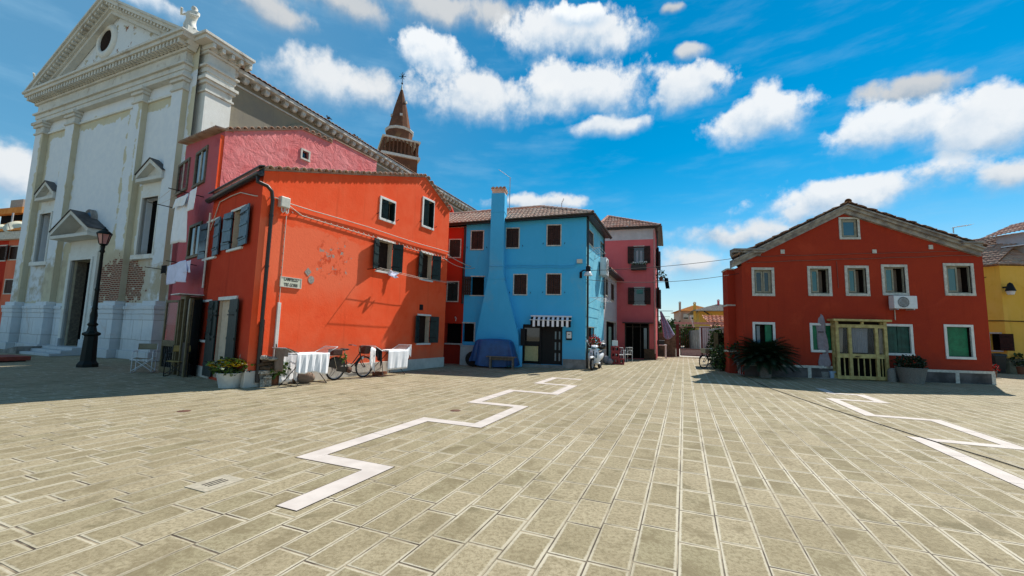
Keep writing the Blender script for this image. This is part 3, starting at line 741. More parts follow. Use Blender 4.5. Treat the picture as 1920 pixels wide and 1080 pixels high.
def gutter(mb, a, b2, r=0.075):
    a, b2 = np.array(a, float), np.array(b2, float); d = b2 - a; d /= np.linalg.norm(d); h = np.cross(d, (0, 0, 1.0)); h /= np.linalg.norm(h)
    ring = lambda p: [p + (h * math.cos(-math.pi * q / 8) * r + np.array([0, 0, 1.0]) * math.sin(-math.pi * q / 8) * r) for q in range(9)]
    A_, B_ = ring(a), ring(b2); mb.mesh(A_ + B_, [(q, q + 1, q + 10, q + 9) for q in range(8)], True); mb.mesh(A_, [tuple(range(9))]); mb.mesh(B_, [tuple(range(9))])

# ------------------------------------------------------------------ the orange-red corner house
house = rooted('orange_house', 'bright orange-red corner house with green shutters, its long wall in full sun', 'house', A)
LR = 8.62
# sunny side openings
def shut_window(Wl, par, r, m, wl, al, wr, ar, hb=True, jamb='curtain_cream', lint=0.07, ext=0.07):
    hole(Wl, r); mb = MB(); Wl.slab(mb, r[0] - ext, r[1] - lint, r[2] + ext, r[1], -0.12, 0.06)
    w = mb.build('window', MAT['white_paint'], par, bevel=0.006)
    mb = MB(); Wl.slab(mb, r[0] - ext, r[3], r[2] + ext, r[3] + lint, -0.05, 0.03); mb.build('lintel', MAT['white_paint'], w, bevel=0.006)
    pane(Wl, r, -0.22, 'dark_brown_room', w)
    if wl: leaf(Wl, w, r[0], r[1] + 0.01, r[3] - 0.01, wl, al, -1, m)
    if wr: leaf(Wl, w, r[2], r[1] + 0.01, r[3] - 0.01, wr, ar, 1, m)
    return w
for tl, br in (((712.5, 366.5), (739.5, 421.5)), ((792.5, 367.5), (812, 433))):
    r = RW.rect(tl, br); w, r = window(RW, house, r, 0.085, 'white_paint', 0.035, 0.22)
    wd = r[2] - r[0]
    leaf(RW, w, r[0], r[1] + 0.01, r[3] - 0.02, wd * 0.62, 38, 1, 'shutter_green', d=-0.2, iron=True)
    leaf(RW, w, r[2], r[1] + 0.01, r[3] - 0.02, wd * 0.45, 80, -1, 'shutter_green', d=-0.2, iron=False)
    holdbacks(RW, w, r, 0.19, 0.1)
r = RW.rect((709, 449), (733, 511.5)); w = shut_window(RW, house, r, 'shutter_green', 0.36, 20, 0.4, 28); hinge_pins(RW, w, r[2], r[1], r[3], -1)
r = RW.rect((790.5, 473), (808, 526)); w = shut_window(RW, house, r, 'shutter_green', 0.36, 20, 0.4, 28); hinge_pins(RW, w, r[2], r[1], r[3], -1)
r = RW.rect((784.5, 591.5), (803.5, 643)); w = shut_window(RW, house, r, 'shutter_green', 0.36, 20, 0.4, 28); hinge_pins(RW, w, r[2], r[1], r[3], -1)
top = [RW.at(*p) for p in ((492, 319), (650, 327.5), (797, 332.5), (839, 394))]
zc = top[0][1]
prof = [(0, 0), (LR, 0), (LR, top[3][1]), top[2], top[1], (0, zc)]
# shady front openings
def q(p): return LW.at(*p)
wins = (((440.5, 397), (450, 463.5), 0.56, 4, 0.74, 5), ((394, 418), (401, 481.5), 0.55, 4, 0.62, 5), ((379, 567), (389.5, 638), 0.42, 4, 0.52, 5))
for i, (tl, br, wl, al, wr, ar) in enumerate(wins):
    r = LW.rect(tl, br); w = shut_window(LW, house, r, 'shutter_slate' if i < 2 else 'shutter_green', wl, al, wr, ar, ext=0.24 if i < 2 else 0.06)
    hinge_pins(LW, w, r[0], r[1], r[3], 1)
r = LW.rect((413, 563.5), (428.5, 640)); r = (r[0], 0.08, r[2], r[3]); hole(LW, r)
mb = MB(); LW.slab(mb, r[0] - 0.06, r[3], r[2] + 0.4, r[3] + 0.1, -0.05, 0.04); door = mb.build('door', MAT['white_paint'], house, bevel=0.006)
pane(LW, r, -0.24, 'dark_room', door, 'doorway')
mb = MB(); mb.sheet(lambda u, v: LW.P(r[0] + (r[2] - r[0]) * u, r[1] + (r[3] - r[1]) * v, -0.09 + 0.03 * math.sin(u * 22)), 40, 2); mb.build('door_curtain', MAT['curtain_cream'], door)
leaf(LW, door, r[0], r[1], r[3], 0.6, 4, -1, 'shutter_green'); leaf(LW, door, r[2], r[1], r[3], 0.8, 5, 1, 'shutter_green')
hinge_pins(LW, door, r[0], r[1], r[3], 1)
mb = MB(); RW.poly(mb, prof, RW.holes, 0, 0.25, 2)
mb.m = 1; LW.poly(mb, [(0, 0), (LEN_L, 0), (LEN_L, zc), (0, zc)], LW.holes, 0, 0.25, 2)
mb.m = 0
bk = -LW.t * LEN_L
E_ = RW.P(LR, 0); F_ = E_ + bk; D_ = A + bk
mb.face([E_, F_, F_ + (0, 0, top[3][1]), E_ + (0, 0, top[3][1])]); mb.face([F_, D_, D_ + (0, 0, 7.9), F_ + (0, 0, 6.9)]); mb.face([D_, D_ - LW.n * 0.12, D_ - LW.n * 0.12 + (0, 0, zc), D_ + (0, 0, zc)])
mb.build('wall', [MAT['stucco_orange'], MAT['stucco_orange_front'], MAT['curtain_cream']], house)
mb = MB()                                           # cream plinth, chamfered lower corner
RW.slab(mb, -0.05, 0, LR, 0.42, 0.002, 0.05)
LW.slab(mb, LW.at(433, 700)[0], 0, LEN_L + 0.05, 0.40, 0.002, 0.05); LW.slab(mb, 0.0, 0, LW.at(393, 700)[0], 0.32, 0.002, 0.04)
mb.build('plinth', MAT['plinth_cream'], house, bevel=0.01)
mb = MB()                                           # roof: slabs and the tile ends along the sloping wall head
rp = [RW.P(-0.02, zc + 0.0), RW.P(*top[1]), RW.P(*top[2]), RW.P(LR, top[3][1])]
back = bk * 1.0
for a, b2 in zip(rp[:-1], rp[1:]): mb.prism([a + RW.n * 0.05, b2 + RW.n * 0.05, b2 + back, a + back], (0, 0, 0.05))
eave_tiles(mb, [k + np.array([0, 0, 0.035]) for k in rp], RW.n, 0.13, 0.1, 0.27)
mb.build('roof', MAT['tiles_weathered'], house)
mb = MB(); gp = [LW.P(-0.12, zc - 0.16, 0.12), LW.P(LEN_L + 0.1, zc - 0.10, 0.12)]
gutter(mb, gp[0], gp[1], 0.1); mb.prism([LW.P(-0.1, zc + 0.05, 0.16), LW.P(LEN_L + 0.12, zc + 0.06, 0.16), LW.P(LEN_L + 0.05, zc + 0.12, 0), LW.P(-0.1, zc + 0.1, 0)], (0, 0, 0.03))
LW.slab(mb, 0, zc - 0.14, LEN_L + 0.03, zc + 0.05, 0.003, 0.05)
mb.build('gutter', MAT['pipe_brown'], house)
mb = MB(); s1 = 0.16
pts = [LW.P(LEN_L - 0.06, zc - 0.16, 0.12), LW.P(LEN_L - 0.02, zc - 0.34, 0.13), RW.P(0.06, zc - 0.42, 0.1), RW.P(0.2, zc - 0.52, 0.09), RW.P(0.25, zc - 0.75, 0.08), RW.P(0.25, 3.0, 0.08), RW.P(0.25, 0.42, 0.08), RW.P(0.25, 0.12, 0.1)]
mb.tube(pts, 0.05, 10)
for z in (1.6, 3.2, 4.6): mb.tube([RW.P(0.25, z, 0.0), RW.P(0.25, z, 0.08)], 0.02, 6); mb.lathe([(0.06, z - 0.02), (0.06, z + 0.02)], RW.P(0.25, 0, 0.08), 10)
mb.build('downpipe', MAT['pipe_brown'], house)
mb = MB(); cp = [RW.at(536, 392), RW.at(510, 570), RW.at(500, 585), RW.at(497, 672)]
cs = cp[0][0]
z0 = 2.25; mb.tube([RW.P(cs + 0.02, RW.at(527, 402)[1], 0.02), RW.P(cs + 0.02, z0, 0.02)], 0.012, 6)
for k in range(16): mb.tube([RW.P(cs + 0.02, z0 + 0.2 * k, 0.0), RW.P(cs + 0.02, z0 + 0.2 * k, 0.03)], 0.016, 5)
mb.build('conduit', MAT['cable_pale'], house)
mb = MB(); RW.slab(mb, cs - 0.03, 0.42, cs + 0.07, z0, 0.002, 0.05); mb.build('cable_trunking', MAT['pipe_white'], house, bevel=0.008)
mb = MB()
ss = RW.at(490, 600)[0]
mb.tube([RW.P(ss, 0.45, 0.03), RW.P(ss, 1.75, 0.03), RW.P(ss + 0.03, 1.8, 0.03), RW.P(ss + 0.07, 1.75, 0.03), RW.P(ss + 0.07, 0.45, 0.03)], 0.014, 6); mb.build('gas_pipe', MAT['iron_red'], house)
mb = MB(); bx = RW.rect((525.5, 376), (534, 392)); RW.slab(mb, bx[0] - 0.08, bx[1], bx[0] + 0.2, bx[1] + 0.3, 0.01, 0.17)
box = mb.build('junction_box', MAT['plastic_box'], house, bevel=0.02)
for k in range(2):
    mb = MB(); o = bx[0] + 0.0 + 0.12 * k
    mb.tube([RW.P(o, bx[1], 0.09), RW.P(o + 0.01, bx[1] - 0.11, 0.09), RW.P(o + 0.045, bx[1] - 0.14, 0.09), RW.P(o + 0.08, bx[1] - 0.1, 0.09), RW.P(o + 0.08, bx[1], 0.09)], 0.016, 6); mb.build('cable_loop', MAT['pipe_white'], box)
mb = MB()                                           # twin cables rising along both walls
c1 = [LW.P(0.05, 4.62, 0.03)] + [LW.P(LEN_L * k / 8, LW.at(*p)[1], 0.04) for k, p in ((1.5, (397, 388)), (3.5, (420, 376)), (5, (445, 366)))] + [LW.P(LEN_L - 0.35, 5.13, 0.05), RW.P(0.3, 5.1, 0.14)]
c1 += [RW.P(s, 5.1 - 0.02 * math.sin(s * 1.3), 0.05) for s in (0.7, 1.5, 2.6, 3.8, 5.2, 6.6, 7.8, LR)]
mb.tube(c1, 0.016, 6)
c2 = [RW.P(bx[0] + 0.2, bx[1] + 0.1, 0.1)] + [RW.P(s, 4.86 - 0.012 * s, 0.035) for s in (1.2, 2.4, 3.6, 4.8, 6.0, 7.2, LR)]
mb.tube(c2, 0.014, 6)
for k in range(34): mb.tube([RW.P(0.9 + 0.225 * k, 4.88, 0.0), RW.P(0.9 + 0.225 * k, 4.85 - 0.0027 * k, 0.05)], 0.017, 5)
mb.build('wall_cable', MAT['cable_pale'], house)
mb = MB(); r = RW.rect((786.7, 570.8), (792, 581.7)); RW.slab(mb, *r[:2], r[2], r[3], 0.002, 0.03); mb.build('vent', MAT['iron_dark'], house)
# street name slab
r = RW.rect((524.5, 517.5), (563, 541.8)); zc2 = (r[1] + r[3]) / 2; hs = (r[3] - r[1]) / 2
sign = rooted('street_sign', 'cream street name slab reading Campiello Tre Gobbi on the orange wall', 'sign', RW.P((r[0] + r[2]) / 2, zc2, 0.02))
mb = MB(); RW.slab(mb, r[0], zc2 - hs, r[2], zc2 + hs, 0.002, 0.035); mb.build('slab', MAT['sign_stone'], sign, bevel=0.008)
mb = MB(); e = 0.025
for a in ((r[0], zc2 - hs, r[2], zc2 - hs + e), (r[0], zc2 + hs - e, r[2], zc2 + hs), (r[0], zc2 - hs + e, r[0] + e, zc2 + hs - e), (r[2] - e, zc2 - hs + e, r[2], zc2 + hs - e)): RW.slab(mb, *a, 0.036, 0.044)
mb.build('border', MAT['plinth_cream'], sign)
def lettering(text, Wl, sc, zc, size, d, m, par, name='lettering', sx=1.0):
    cu = bpy.data.curves.new(name, 'FONT'); cu.body = text; cu.size = size; cu.align_x = 'CENTER'; cu.align_y = 'CENTER'; cu.extrude = 0.002; cu.space_character = 1.06; cu.space_line = 1.0; cu.offset = 0.004
    ob = bpy.data.objects.new(name, cu); COL.objects.link(ob); dg = bpy.context.evaluated_depsgraph_get(); me = bpy.data.meshes.new_from_object(ob.evaluated_get(dg))
    bpy.data.objects.remove(ob); mb = MB(); o = Wl.P(sc, zc, d)
    mb.mesh([o + Wl.t * v.co.x * sx + np.array([0, 0, v.co.y]) + Wl.n * v.co.z for v in me.vertices], [tuple(p.vertices) for p in me.polygons], False)
    return mb.build(name, MAT[m], par)
wsg = r[2] - r[0]
lettering('CAMPIELLO', RW, (r[0] + r[2]) / 2, zc2 + 0.085, 0.15, 0.037, 'letter_ink', sign, sx=wsg * 0.82 / 0.99)
lettering('TRE GOBBI', RW, (r[0] + r[2]) / 2, zc2 - 0.085, 0.15, 0.037, 'letter_ink', sign, sx=wsg * 0.78 / 0.95)
mb = MB()                                           # two bare mortar patches
for (px, py, rad, k) in ((577.3, 510, 0.115, 4), (583.3, 524.7, 0.105, 11)):
    s, z = RW.at(px, py); ring = [RW.P(s + rad * math.cos(a) * (1.0), z + rad * math.sin(a) * 1.15, 0.004) for a in [2 * math.pi * i / k + 0.1 for i in range(k)]]
    mb.prism(ring, RW.n * 0.006)
mb.build('mortar_patch', MAT['mortar_grey'], house)
# ------------------------------------------------------------------ the tall pink house behind it
pink = rooted('pink_house', 'tall pink stucco house squeezed between the orange house and the church', 'house', PO)
pt = [PR.at(*p) for p in ((401, 237), (567, 243.5), (622, 268.5), (625.5, 261.5), (706.5, 303))]
zp = pt[0][1]; zl = PL.at(337, 284)[1]
r = PR.rect((564, 277), (580, 305)); w, r = window(PR, pink, r, 0.07, 'old_white', 0.04, 0.1, 'pane_dark')
for tl, br in (((337, 310.5), (351.5, 356)), ((370, 288), (384.5, 342)), ((358, 424), (374, 481))):
    r = PL.rect(tl, br); w, r = window(PL, pink, r, 0.1, 'wood_grey' if tl[1] < 400 else 'wood_olive', 0.05, 0.0, 'pane_dark')
    mb = MB(); m_ = (r[0] + r[2]) / 2; PL.slab(mb, m_ - 0.03, r[1], m_ + 0.03, r[3], 0.0, 0.03); mb.build('mullion', MAT['old_white'], w)
prof = [(0, 0), (pt[4][0], 0), pt[4], pt[3], pt[2], pt[1], (0, zp)]
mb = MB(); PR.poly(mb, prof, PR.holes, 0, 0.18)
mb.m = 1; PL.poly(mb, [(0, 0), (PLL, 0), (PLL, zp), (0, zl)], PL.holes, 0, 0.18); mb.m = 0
k = -PL.t * PLL
e = PR.P(pt[4][0], 0); mb.face([e, e + k, e + k + (0, 0, zl), e + (0, 0, pt[4][1])]); mb.face([PL.P(0, 0), e + k, e + k + (0, 0, zl), PL.P(0, zl)])
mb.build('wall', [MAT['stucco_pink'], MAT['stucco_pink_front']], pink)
mb = MB(); rp = [PR.P(0, zp), PR.P(*pt[1]), PR.P(*pt[2])]
for a, b2 in zip(rp[:-1], rp[1:]): mb.prism([a + PR.n * 0.06, b2 + PR.n * 0.06, b2 + k, a + k], (0, 0, 0.05))
a, b2 = PR.P(*pt[3]), PR.P(*pt[4]); mb.prism([a + PR.n * 0.04, b2 + PR.n * 0.04, b2 + k, a + k], (0, 0, 0.05))
eave_tiles(mb, [q_ + np.array([0, 0, 0.035]) for q_ in rp], PR.n, 0.1, 0.1, 0.26)
eave_tiles(mb, [PL.P(0, zl + 0.06), PL.P(PLL, zp + 0.06)], PL.n, 0.28, 0.09, 0.2, 0.04)
mb.build('roof', MAT['tiles_weathered'], pink)
mb = MB(); mb.tube([LW.P(-0.03, 5.2, 0.05), LW.P(-0.03, 2.75, 0.05)], 0.03, 8)
mb.build('downpipe', MAT['pipe_white'], pink)
# its wooden porch with the glazed door standing open
porch = rooted('wooden_porch', 'olive wood door porch with its glazed leaf standing open beside the church', 'porch', PL.P(1.8, 0, 0.5))
pz = PL.at(330, 562, 0.55)[1]; pa, pb = PL.at(331, 640, 0.55)[0], PL.at(374, 640, 0.3)[0]
s0 = pa; s1 = min(pb, PLL - 0.1)
mb = MB()
for s in (s0, s0 + 0.95, s1 - 0.08): PL.slab(mb, s, 0, s + 0.1, pz, 0.47, 0.57)
PL.slab(mb, s0, pz, s1 + 0.02, pz + 0.1, 0.45, 0.57); PL.slab(mb, s0, 0, s0 + 0.08, pz, 0.01, 0.1); PL.slab(mb, s0, pz, s0 + 0.08, pz + 0.1, 0.01, 0.45)
mb.build('frame', MAT['wood_olive'], porch, bevel=0.008)
mb = MB(); PL.slab(mb, s0 - 0.35, pz + 0.13, s1 + 0.1, pz + 0.16, 0.0, 0.75); mb.build('canopy', MAT['pipe_white'], porch)
pane(PL, (s0 + 0.1, 0.02, s0 + 0.95, pz), 0.25, 'dark_room', porch, 'doorway')
mb = MB(); PL.slab(mb, s0 + 1.06, 1.05, s1 - 0.1, pz - 0.02, 0.5, 0.52); mb.build('side_glass', MAT['pane_dark'], porch)
mb = MB(); PL.slab(mb, s0 + 1.06, 0.02, s1 - 0.1, 1.02, 0.49, 0.53); mb.build('side_panel', MAT['wood_dark'], porch)
# open leaf swings out to the left, facing the square
du = un(math.degrees(math.atan2(*(G(293, 690) - G(325, 695))[1::-1]))); dn = np.array([du[1], -du[0], 0])
o = PL.P(s0, 0, 0.57); lw = 0.95; lz = pz - 0.02
def lslab(mb, a0, z0, a1, z1, t0=-0.025, t1=0.025): mb.obox(o + du * a0 + dn * t0 + np.array([0, 0, z0]), du * (a1 - a0), dn * (t1 - t0), (0, 0, z1 - z0))
mb = MB()
for a in ((0, 0.04, 0.08, lz), (lw - 0.08, 0.04, lw, lz), (0.08, lz - 0.08, lw - 0.08, lz), (0.08, 0.04, lw - 0.08, 0.2), (0.08, 0.86, lw - 0.08, 1.05)): lslab(mb, *a)
dl = mb.build('open_door', MAT['wood_olive'], porch, bevel=0.006)
mb = MB(); lslab(mb, 0.08, 1.05, lw - 0.08, lz - 0.08, -0.005, 0.005); mb.build('glass', MAT['pane_clear'], dl)
mb = MB()
for k2 in range(6):
    a = 0.14 + k2 * 0.128
    mb.tube([o + du * (a + 0.03 * math.sin(v * 9)) + np.array([0, 0, 0.2 + 0.66 * v]) for v in np.linspace(0, 1, 12)], 0.012, 5)
mb.build('grille', MAT['iron_dark'], dl)
mb = MB(); lslab(mb, 0.08, 0.2, lw - 0.08, 0.86, 0.006, 0.012); mb.build('lower_glass', MAT['pane_dark'], dl)

# ------------------------------------------------------------------ the church
church = rooted('church', 'large pale church with a weathered classical front and long grey nave', 'church', CH.P(-4.9, 0))
DW, DP = -0.12, 0.12                                 # wall field, pilaster face
SL_, SR_ = -11.6, 1.95
pil = []
for a, b2 in (((52, 346), (66, 346)), ((107.5, 346), (123, 346)), ((231, 346), (248, 346))): pil.append((CH.at(*a, DP)[0], CH.at(*b2, DP)[0]))
pil.append((1.17, 1.95)); SL_ = pil[0][0]
ZP, ZC0, ZC1, ZA, ZF, ZK = 2.45, 11.95, 12.65, 13.2, 13.75, 14.38   # plinth, capital foot and head, architrave, frieze, cornice
door_r = CH.rect((135, 489), (168, 650), 0.0); door_r = (door_r[0], 0.36, CH.at(173, 485)[0], door_r[3])
ww = []
for tl, br in (((77.5, 402.5), (88, 490)), ((269.5, 372.5), (291, 476))): ww.append(CH.rect(tl, br, 0.0))
w0 = ww[0]; ww[0] = (w0[0], w0[1], CH.at(98, 401)[0], w0[3]); w1 = ww[1]; ww[1] = (w1[0], w1[1], CH.at(299.5, 368)[0], w1[3])
mb = MB()
CH.poly(mb, [(SL_, 0), (SR_ + 0.5, 0), (SR_ + 0.5, ZK), (SL_, ZK)], [door_r] + ww, DW, 0.75)
SIDE = 2.75
mb.m = 1
for (a, b2) in (((SR_, 0, -0.35), (SIDE, 0, -0.35)), ((SIDE, 0, -0.35), (SIDE, 0, -1.5)), ((SIDE, 0, -1.5), (1.2, 0, -1.5))):
    mb.face([CH.P(a[0], 0, a[2]), CH.P(b2[0], 0, b2[2]), CH.P(b2[0], ZK, b2[2]), CH.P(a[0], ZK, a[2])])
mb.face([CH.P(SL_, 0, DW), CH.P(SL_, 0, -2), CH.P(SL_, ZK, -2), CH.P(SL_, ZK, DW)])
mb.build('wall', [MAT['church_plaster'], MAT['church_stone']], church)
for rr, dd in ((door_r, -0.56), (ww[0], -0.36), (ww[1], -0.36)): pane(CH, rr, dd, 'dark_room', church, 'opening')
for (a, b2) in pil:
    mb = MB(); CH.slab(mb, a, ZP, b2, ZC0, DW, DP)
    mb.m = 1
    CH.slab(mb, b2, ZP, b2 + 0.004, ZC0, DW, DP - 0.005)       # older plaster on the return
    mb.m = 2
    p = mb.build('pilaster', [MAT['church_plaster'], MAT['church_beige'], MAT['church_marble']], church)
    mb = MB()
    for (z0, z1, e) in ((ZC0, ZC0 + 0.1, 0.07), (ZC0 + 0.1, ZC0 + 0.4, 0.01), (ZC0 + 0.4, ZC0 + 0.55, 0.1), (ZC0 + 0.55, ZC1, 0.18)): CH.slab(mb, a - e, z0, b2 + e, z1, DW, DP + e)
    mb.build('capital', MAT['cornice_stone'], p, bevel=0.02)
    mb = MB()
    for (z0, z1, e) in ((0, 0.38, 0.24), (0.38, 1.95, 0.14), (1.95, 2.15, 0.17), (2.15, 2.32, 0.2), (2.32, ZP + 0.06, 0.1)): CH.slab(mb, a - e, z0, b2 + e, z1, DW, DP + e + 0.04)
    mb.build('pedestal', MAT['church_marble'], p, bevel=0.02)
mb = MB(); xs = [SL_, pil[0][1], pil[1][0], pil[1][1], pil[2][0], pil[2][1], pil[3][0]]
def runs(a, b2, cut):                                # parts of [a,b] outside the door
    if cut[0] >= b2 or cut[2] <= a: return [(a, b2)]
    return [(p_, q_) for p_, q_ in ((a, cut[0]), (cut[2], b2)) if q_ - p_ > 0.05]
dfr = (door_r[0] - 0.42, 0, door_r[2] + 0.42, 0)
for a, b2 in ((pil[0][1] + 0.25, pil[1][0] - 0.25), (pil[1][1] + 0.25, pil[2][0] - 0.25), (pil[2][1] + 0.25, pil[3][0] - 0.25)):
    for p_, q_ in runs(a, b2, dfr):
        mb = MB()
        for (z0, z1, e) in ((0, 0.36, 0.2), (0.36, 1.95, 0.09), (1.95, 2.15, 0.11), (2.15, 2.3, 0.15), (2.3, ZP, 0.07)): CH.slab(mb, p_, z0, q_, z1, DW, DW + e)
        mb.build('plinth', MAT['church_marble'], church, bevel=0.012)
mb = MB()
for (z0, z1, e) in ((0, 0.36, 0.2), (0.36, 2.15, 0.09), (2.15, ZP, 0.15)): mb.obox(CH.P(SR_ + 0.2, z0, -0.35 + e), CH.t * (SIDE + e - SR_ - 0.2), -CH.n * (1.15 + 2 * e), (0, 0, z1 - z0))
mb.build('plinth', MAT['church_marble'], church, bevel=0.012)
# string course, architrave, frieze, cornice
mb = MB()
for a, b2 in ((pil[0][1], pil[1][0]), (pil[1][1], pil[2][0]), (pil[2][1], pil[3][0])): CH.slab(mb, a + 0.08, ZC0 + 0.02, b2 - 0.08, ZC0 + 0.12, DW, DW + 0.08)
mb.build('string_course', MAT['church_stone'], church)
mb = MB()
def belt(z0, z1, e, s0=None, s1=None):               # a moulding that follows the front, the pier and its set back
    CH.slab(mb, SL_ - e, z0, SR_ + e, z1, -1.0, DP + e)
    mb.obox(CH.P(SR_, z0, -0.35 + e), CH.t * (SIDE + e - SR_), -CH.n * (1.15 + 2 * e), (0, 0, z1 - z0))
for z0, z1, e in ((ZC1, ZC1 + 0.22, 0.04), (ZC1 + 0.22, ZC1 + 0.45, 0.08), (ZC1 + 0.45, ZA, 0.18), (ZA, ZF, 0.03)): belt(z0, z1, e)
for z0, z1, e in ((ZF, ZF + 0.12, 0.12), (ZF + 0.12, ZF + 0.34, 0.16), (ZF + 0.34, ZK - 0.12, 0.5), (ZK - 0.12, ZK, 0.58)): belt(z0, z1, e)
for z0, z1, e in ((ZC0, ZC0 + 0.1, 0.07), (ZC0 + 0.1, ZC0 + 0.4, 0.01), (ZC0 + 0.4, ZC0 + 0.55, 0.1), (ZC0 + 0.55, ZC1 - 0.003, 0.18)): mb.obox(CH.P(SR_ + 0.25, z0, -0.35 + e), CH.t * (SIDE + e - SR_ - 0.25), -CH.n * (1.15 + 2 * e), (0, 0, z1 - z0))
s = SL_ - 0.3
while s < SR_ + 0.3: CH.slab(mb, s, ZF + 0.12, s + 0.13, ZF + 0.335, DP + 0.1, DP + 0.44); s += 0.27
k = -0.2
while k > -1.9: mb.obox(CH.P(SIDE + 0.1, ZF + 0.12, k), CH.t * 0.36, -CH.n * 0.14, (0, 0, 0.215)); k -= 0.42
mb.build('entablature', MAT['cornice_stone'], church, bevel=0.012)
# pediment
SC_ = (SL_ + SR_) / 2; APEX = 18.15; OV = 0.58
mb = MB(); CH.poly(mb, [(SL_ - 0.1, ZK), (SR_ + 0.1, ZK), (SC_, APEX - 0.55)], [], DW + 0.02); mb.build('tympanum', MAT['tympanum_plaster'], church)
mb = MB(); zt = ZK - 0.1
for sgn in (-1, 1):
    e0 = SL_ - OV if sgn < 0 else SR_ + OV
    a2 = np.array([e0, zt]); b_ = np.array([SC_, APEX]); L = np.linalg.norm(b_ - a2); d2 = (b_ - a2) / L; n2 = np.array([-d2[1], d2[0]]) * (1 if sgn < 0 else -1)
    if n2[1] < 0: n2 = -n2
    for (h0, h1, e) in ((-0.62, -0.44, 0.1), (-0.44, -0.3, 0.2), (-0.22, -0.06, 0.48), (-0.06, 0.04, 0.56)):
        if h0 == -0.44: h1 = -0.22
        poly = [a2 + n2 * h0, b_ + np.array([0, h0 / abs(n2[1])]), b_ + np.array([0, h1 / abs(n2[1])]), a2 + n2 * h1]
        ext = 0.9 if e > 0.4 else 0.2
        mb.prism([CH.P(p_[0], p_[1], DP + e) for p_ in poly], -CH.n * (e + ext))
    k = 0.75
    while k < L - 0.3:
        c = a2 + d2 * k + n2 * -0.33; ax = CH.t * d2[0] + np.array([0, 0, d2[1]]); bx_ = CH.t * n2[0] + np.array([0, 0, n2[1]])
        mb.obox(CH.P(c[0], c[1] - 0.02, DP + 0.1), ax * 0.15, bx_ * 0.2, CH.n * 0.32); k += 0.32
mb.build('raking_cornice', MAT['cornice_stone'], church, bevel=0.01)
mb = MB(); so_, zo_ = CH.at(201.5, 78, DW + 0.02); rot = np.stack([CH.t, np.array([0, 0, 1.0]), CH.n], axis=1)
mb.lathe([(0.62, 0.0), (0.62, 0.12), (0.82, 0.12), (0.95, 0.02), (0.95, 0.0)], CH.P(so_, zo_, DW + 0.02), 28, True, rot); oc = mb.build('oculus', MAT['church_stone'], church)
mb = MB(); mb.lathe([(0.0, 0.03), (0.61, 0.03), (0.62, 0.0)], CH.P(so_, zo_, DW + 0.02), 28, True, rot); mb.build('pane', MAT['dark_brown_room'], oc)
mb = MB(); so2, zo2 = CH.at(166.5, 411.5, 0.05); mb.lathe([(0.0, 0.2), (0.3, 0.2), (0.33, 0.24), (0.38, 0.24), (0.4, 0.2), (0.4, 0.0)], CH.P(so2, zo2, DW), 24, True, rot @ np.array([[1, 0, 0], [0, 1.28, 0], [0, 0, 1]])); pq = mb.build('plaque', MAT['grey_stone_trim'], church)
mb = MB(); mb.lathe([(0.0, 0.215), (0.26, 0.21), (0.28, 0.2)], CH.P(so2, zo2, DW), 20, True, rot @ np.array([[1, 0, 0], [0, 1.28, 0], [0, 0, 1]])); mb.build('emblem', MAT['emblem_blue'], pq)
def aedicule(rr, fw, ph, name, pal, dproj, headz):
    mb = MB(); s0, z0, s1, z1 = rr
    frame_bars(CH, mb, (s0, z0, s1, z1), fw, DW, DW + 0.12, 'lrt'); frame_bars(CH, mb, (s0 - fw * 0.0, z0, s1, z1), fw * 0.35, DW, DW + 0.18, 'lrt')
    CH.slab(mb, s0 - fw, z1 + fw, s1 + fw, z1 + headz, DW, DW + 0.08)
    if name == 'window': CH.slab(mb, s0 - fw - 0.06, z0 - 0.2, s1 + fw + 0.06, z0, DW, DW + 0.22)
    o = mb.build(name, MAT['church_stone'], church, bevel=0.012)
    mb = MB(); zb = z1 + headz; a, b2, c = s0 - fw - pal, s1 + fw + pal, (s0 + s1) / 2
    CH.slab(mb, a, zb, b2, zb + 0.16, DW, DW + dproj); zb += 0.161
    CH.poly(mb, [(a, zb), (b2, zb), (c, zb + ph)], [], DW + 0.05)
    for e0 in (a, b2):
        th = 0.17; up = 0.2
        mb.prism([CH.P(e0, zb, DW + dproj), CH.P(c, zb + ph, DW + dproj), CH.P(c, zb + ph + up, DW + dproj), CH.P(e0, zb + up, DW + dproj)], -CH.n * dproj)
    pe = mb.build('pediment', MAT['cornice_stone'], o, bevel=0.01)
    mb = MB()
    for e0 in (a, b2):
        ee = e0 + (-0.04 if e0 == a else 0.04)
        mb.prism([CH.P(ee, zb + 0.19, DW + dproj + 0.04), CH.P(c, zb + ph + 0.205, DW + dproj + 0.04), CH.P(c, zb + ph + 0.24, DW + dproj + 0.04), CH.P(ee, zb + 0.23, DW + dproj + 0.04)], -CH.n * (dproj + 0.03))
    mb.build('lead_cover', MAT['base_grey'], pe)
    return o
for rr in ww: aedicule(rr, 0.26, 0.66, 'window', 0.12, 0.34, 0.72)
dr = aedicule((door_r[0], door_r[1], door_r[2], door_r[3]), 0.4, 0.98, 'doorway', 0.42, 0.75, 1.0)
for a, b2 in ((door_r[0] - 0.5, door_r[0]), (door_r[2], door_r[2] + 0.42)): mb = MB(); CH.slab(mb, a, 0, b2, 0.72, DW, DW + 0.24); mb.build('door_base', MAT['church_marble'], church)
mb = MB(); CH.slab(mb, door_r[0] + 0.02, 0.37, door_r[0] + 0.08, door_r[3], -0.75, -0.2)
mb.build('door_leaf', MAT['wood_grey'], church)
mb = MB()
for k in range(3): CH.slab(mb, door_r[0] - 0.3, 0.12 * k, door_r[2] + 0.6, 0.12 * (k + 1), -0.2, 1.25 - 0.36 * k)
mb.build('steps', MAT['church_marble'], church, bevel=0.012)
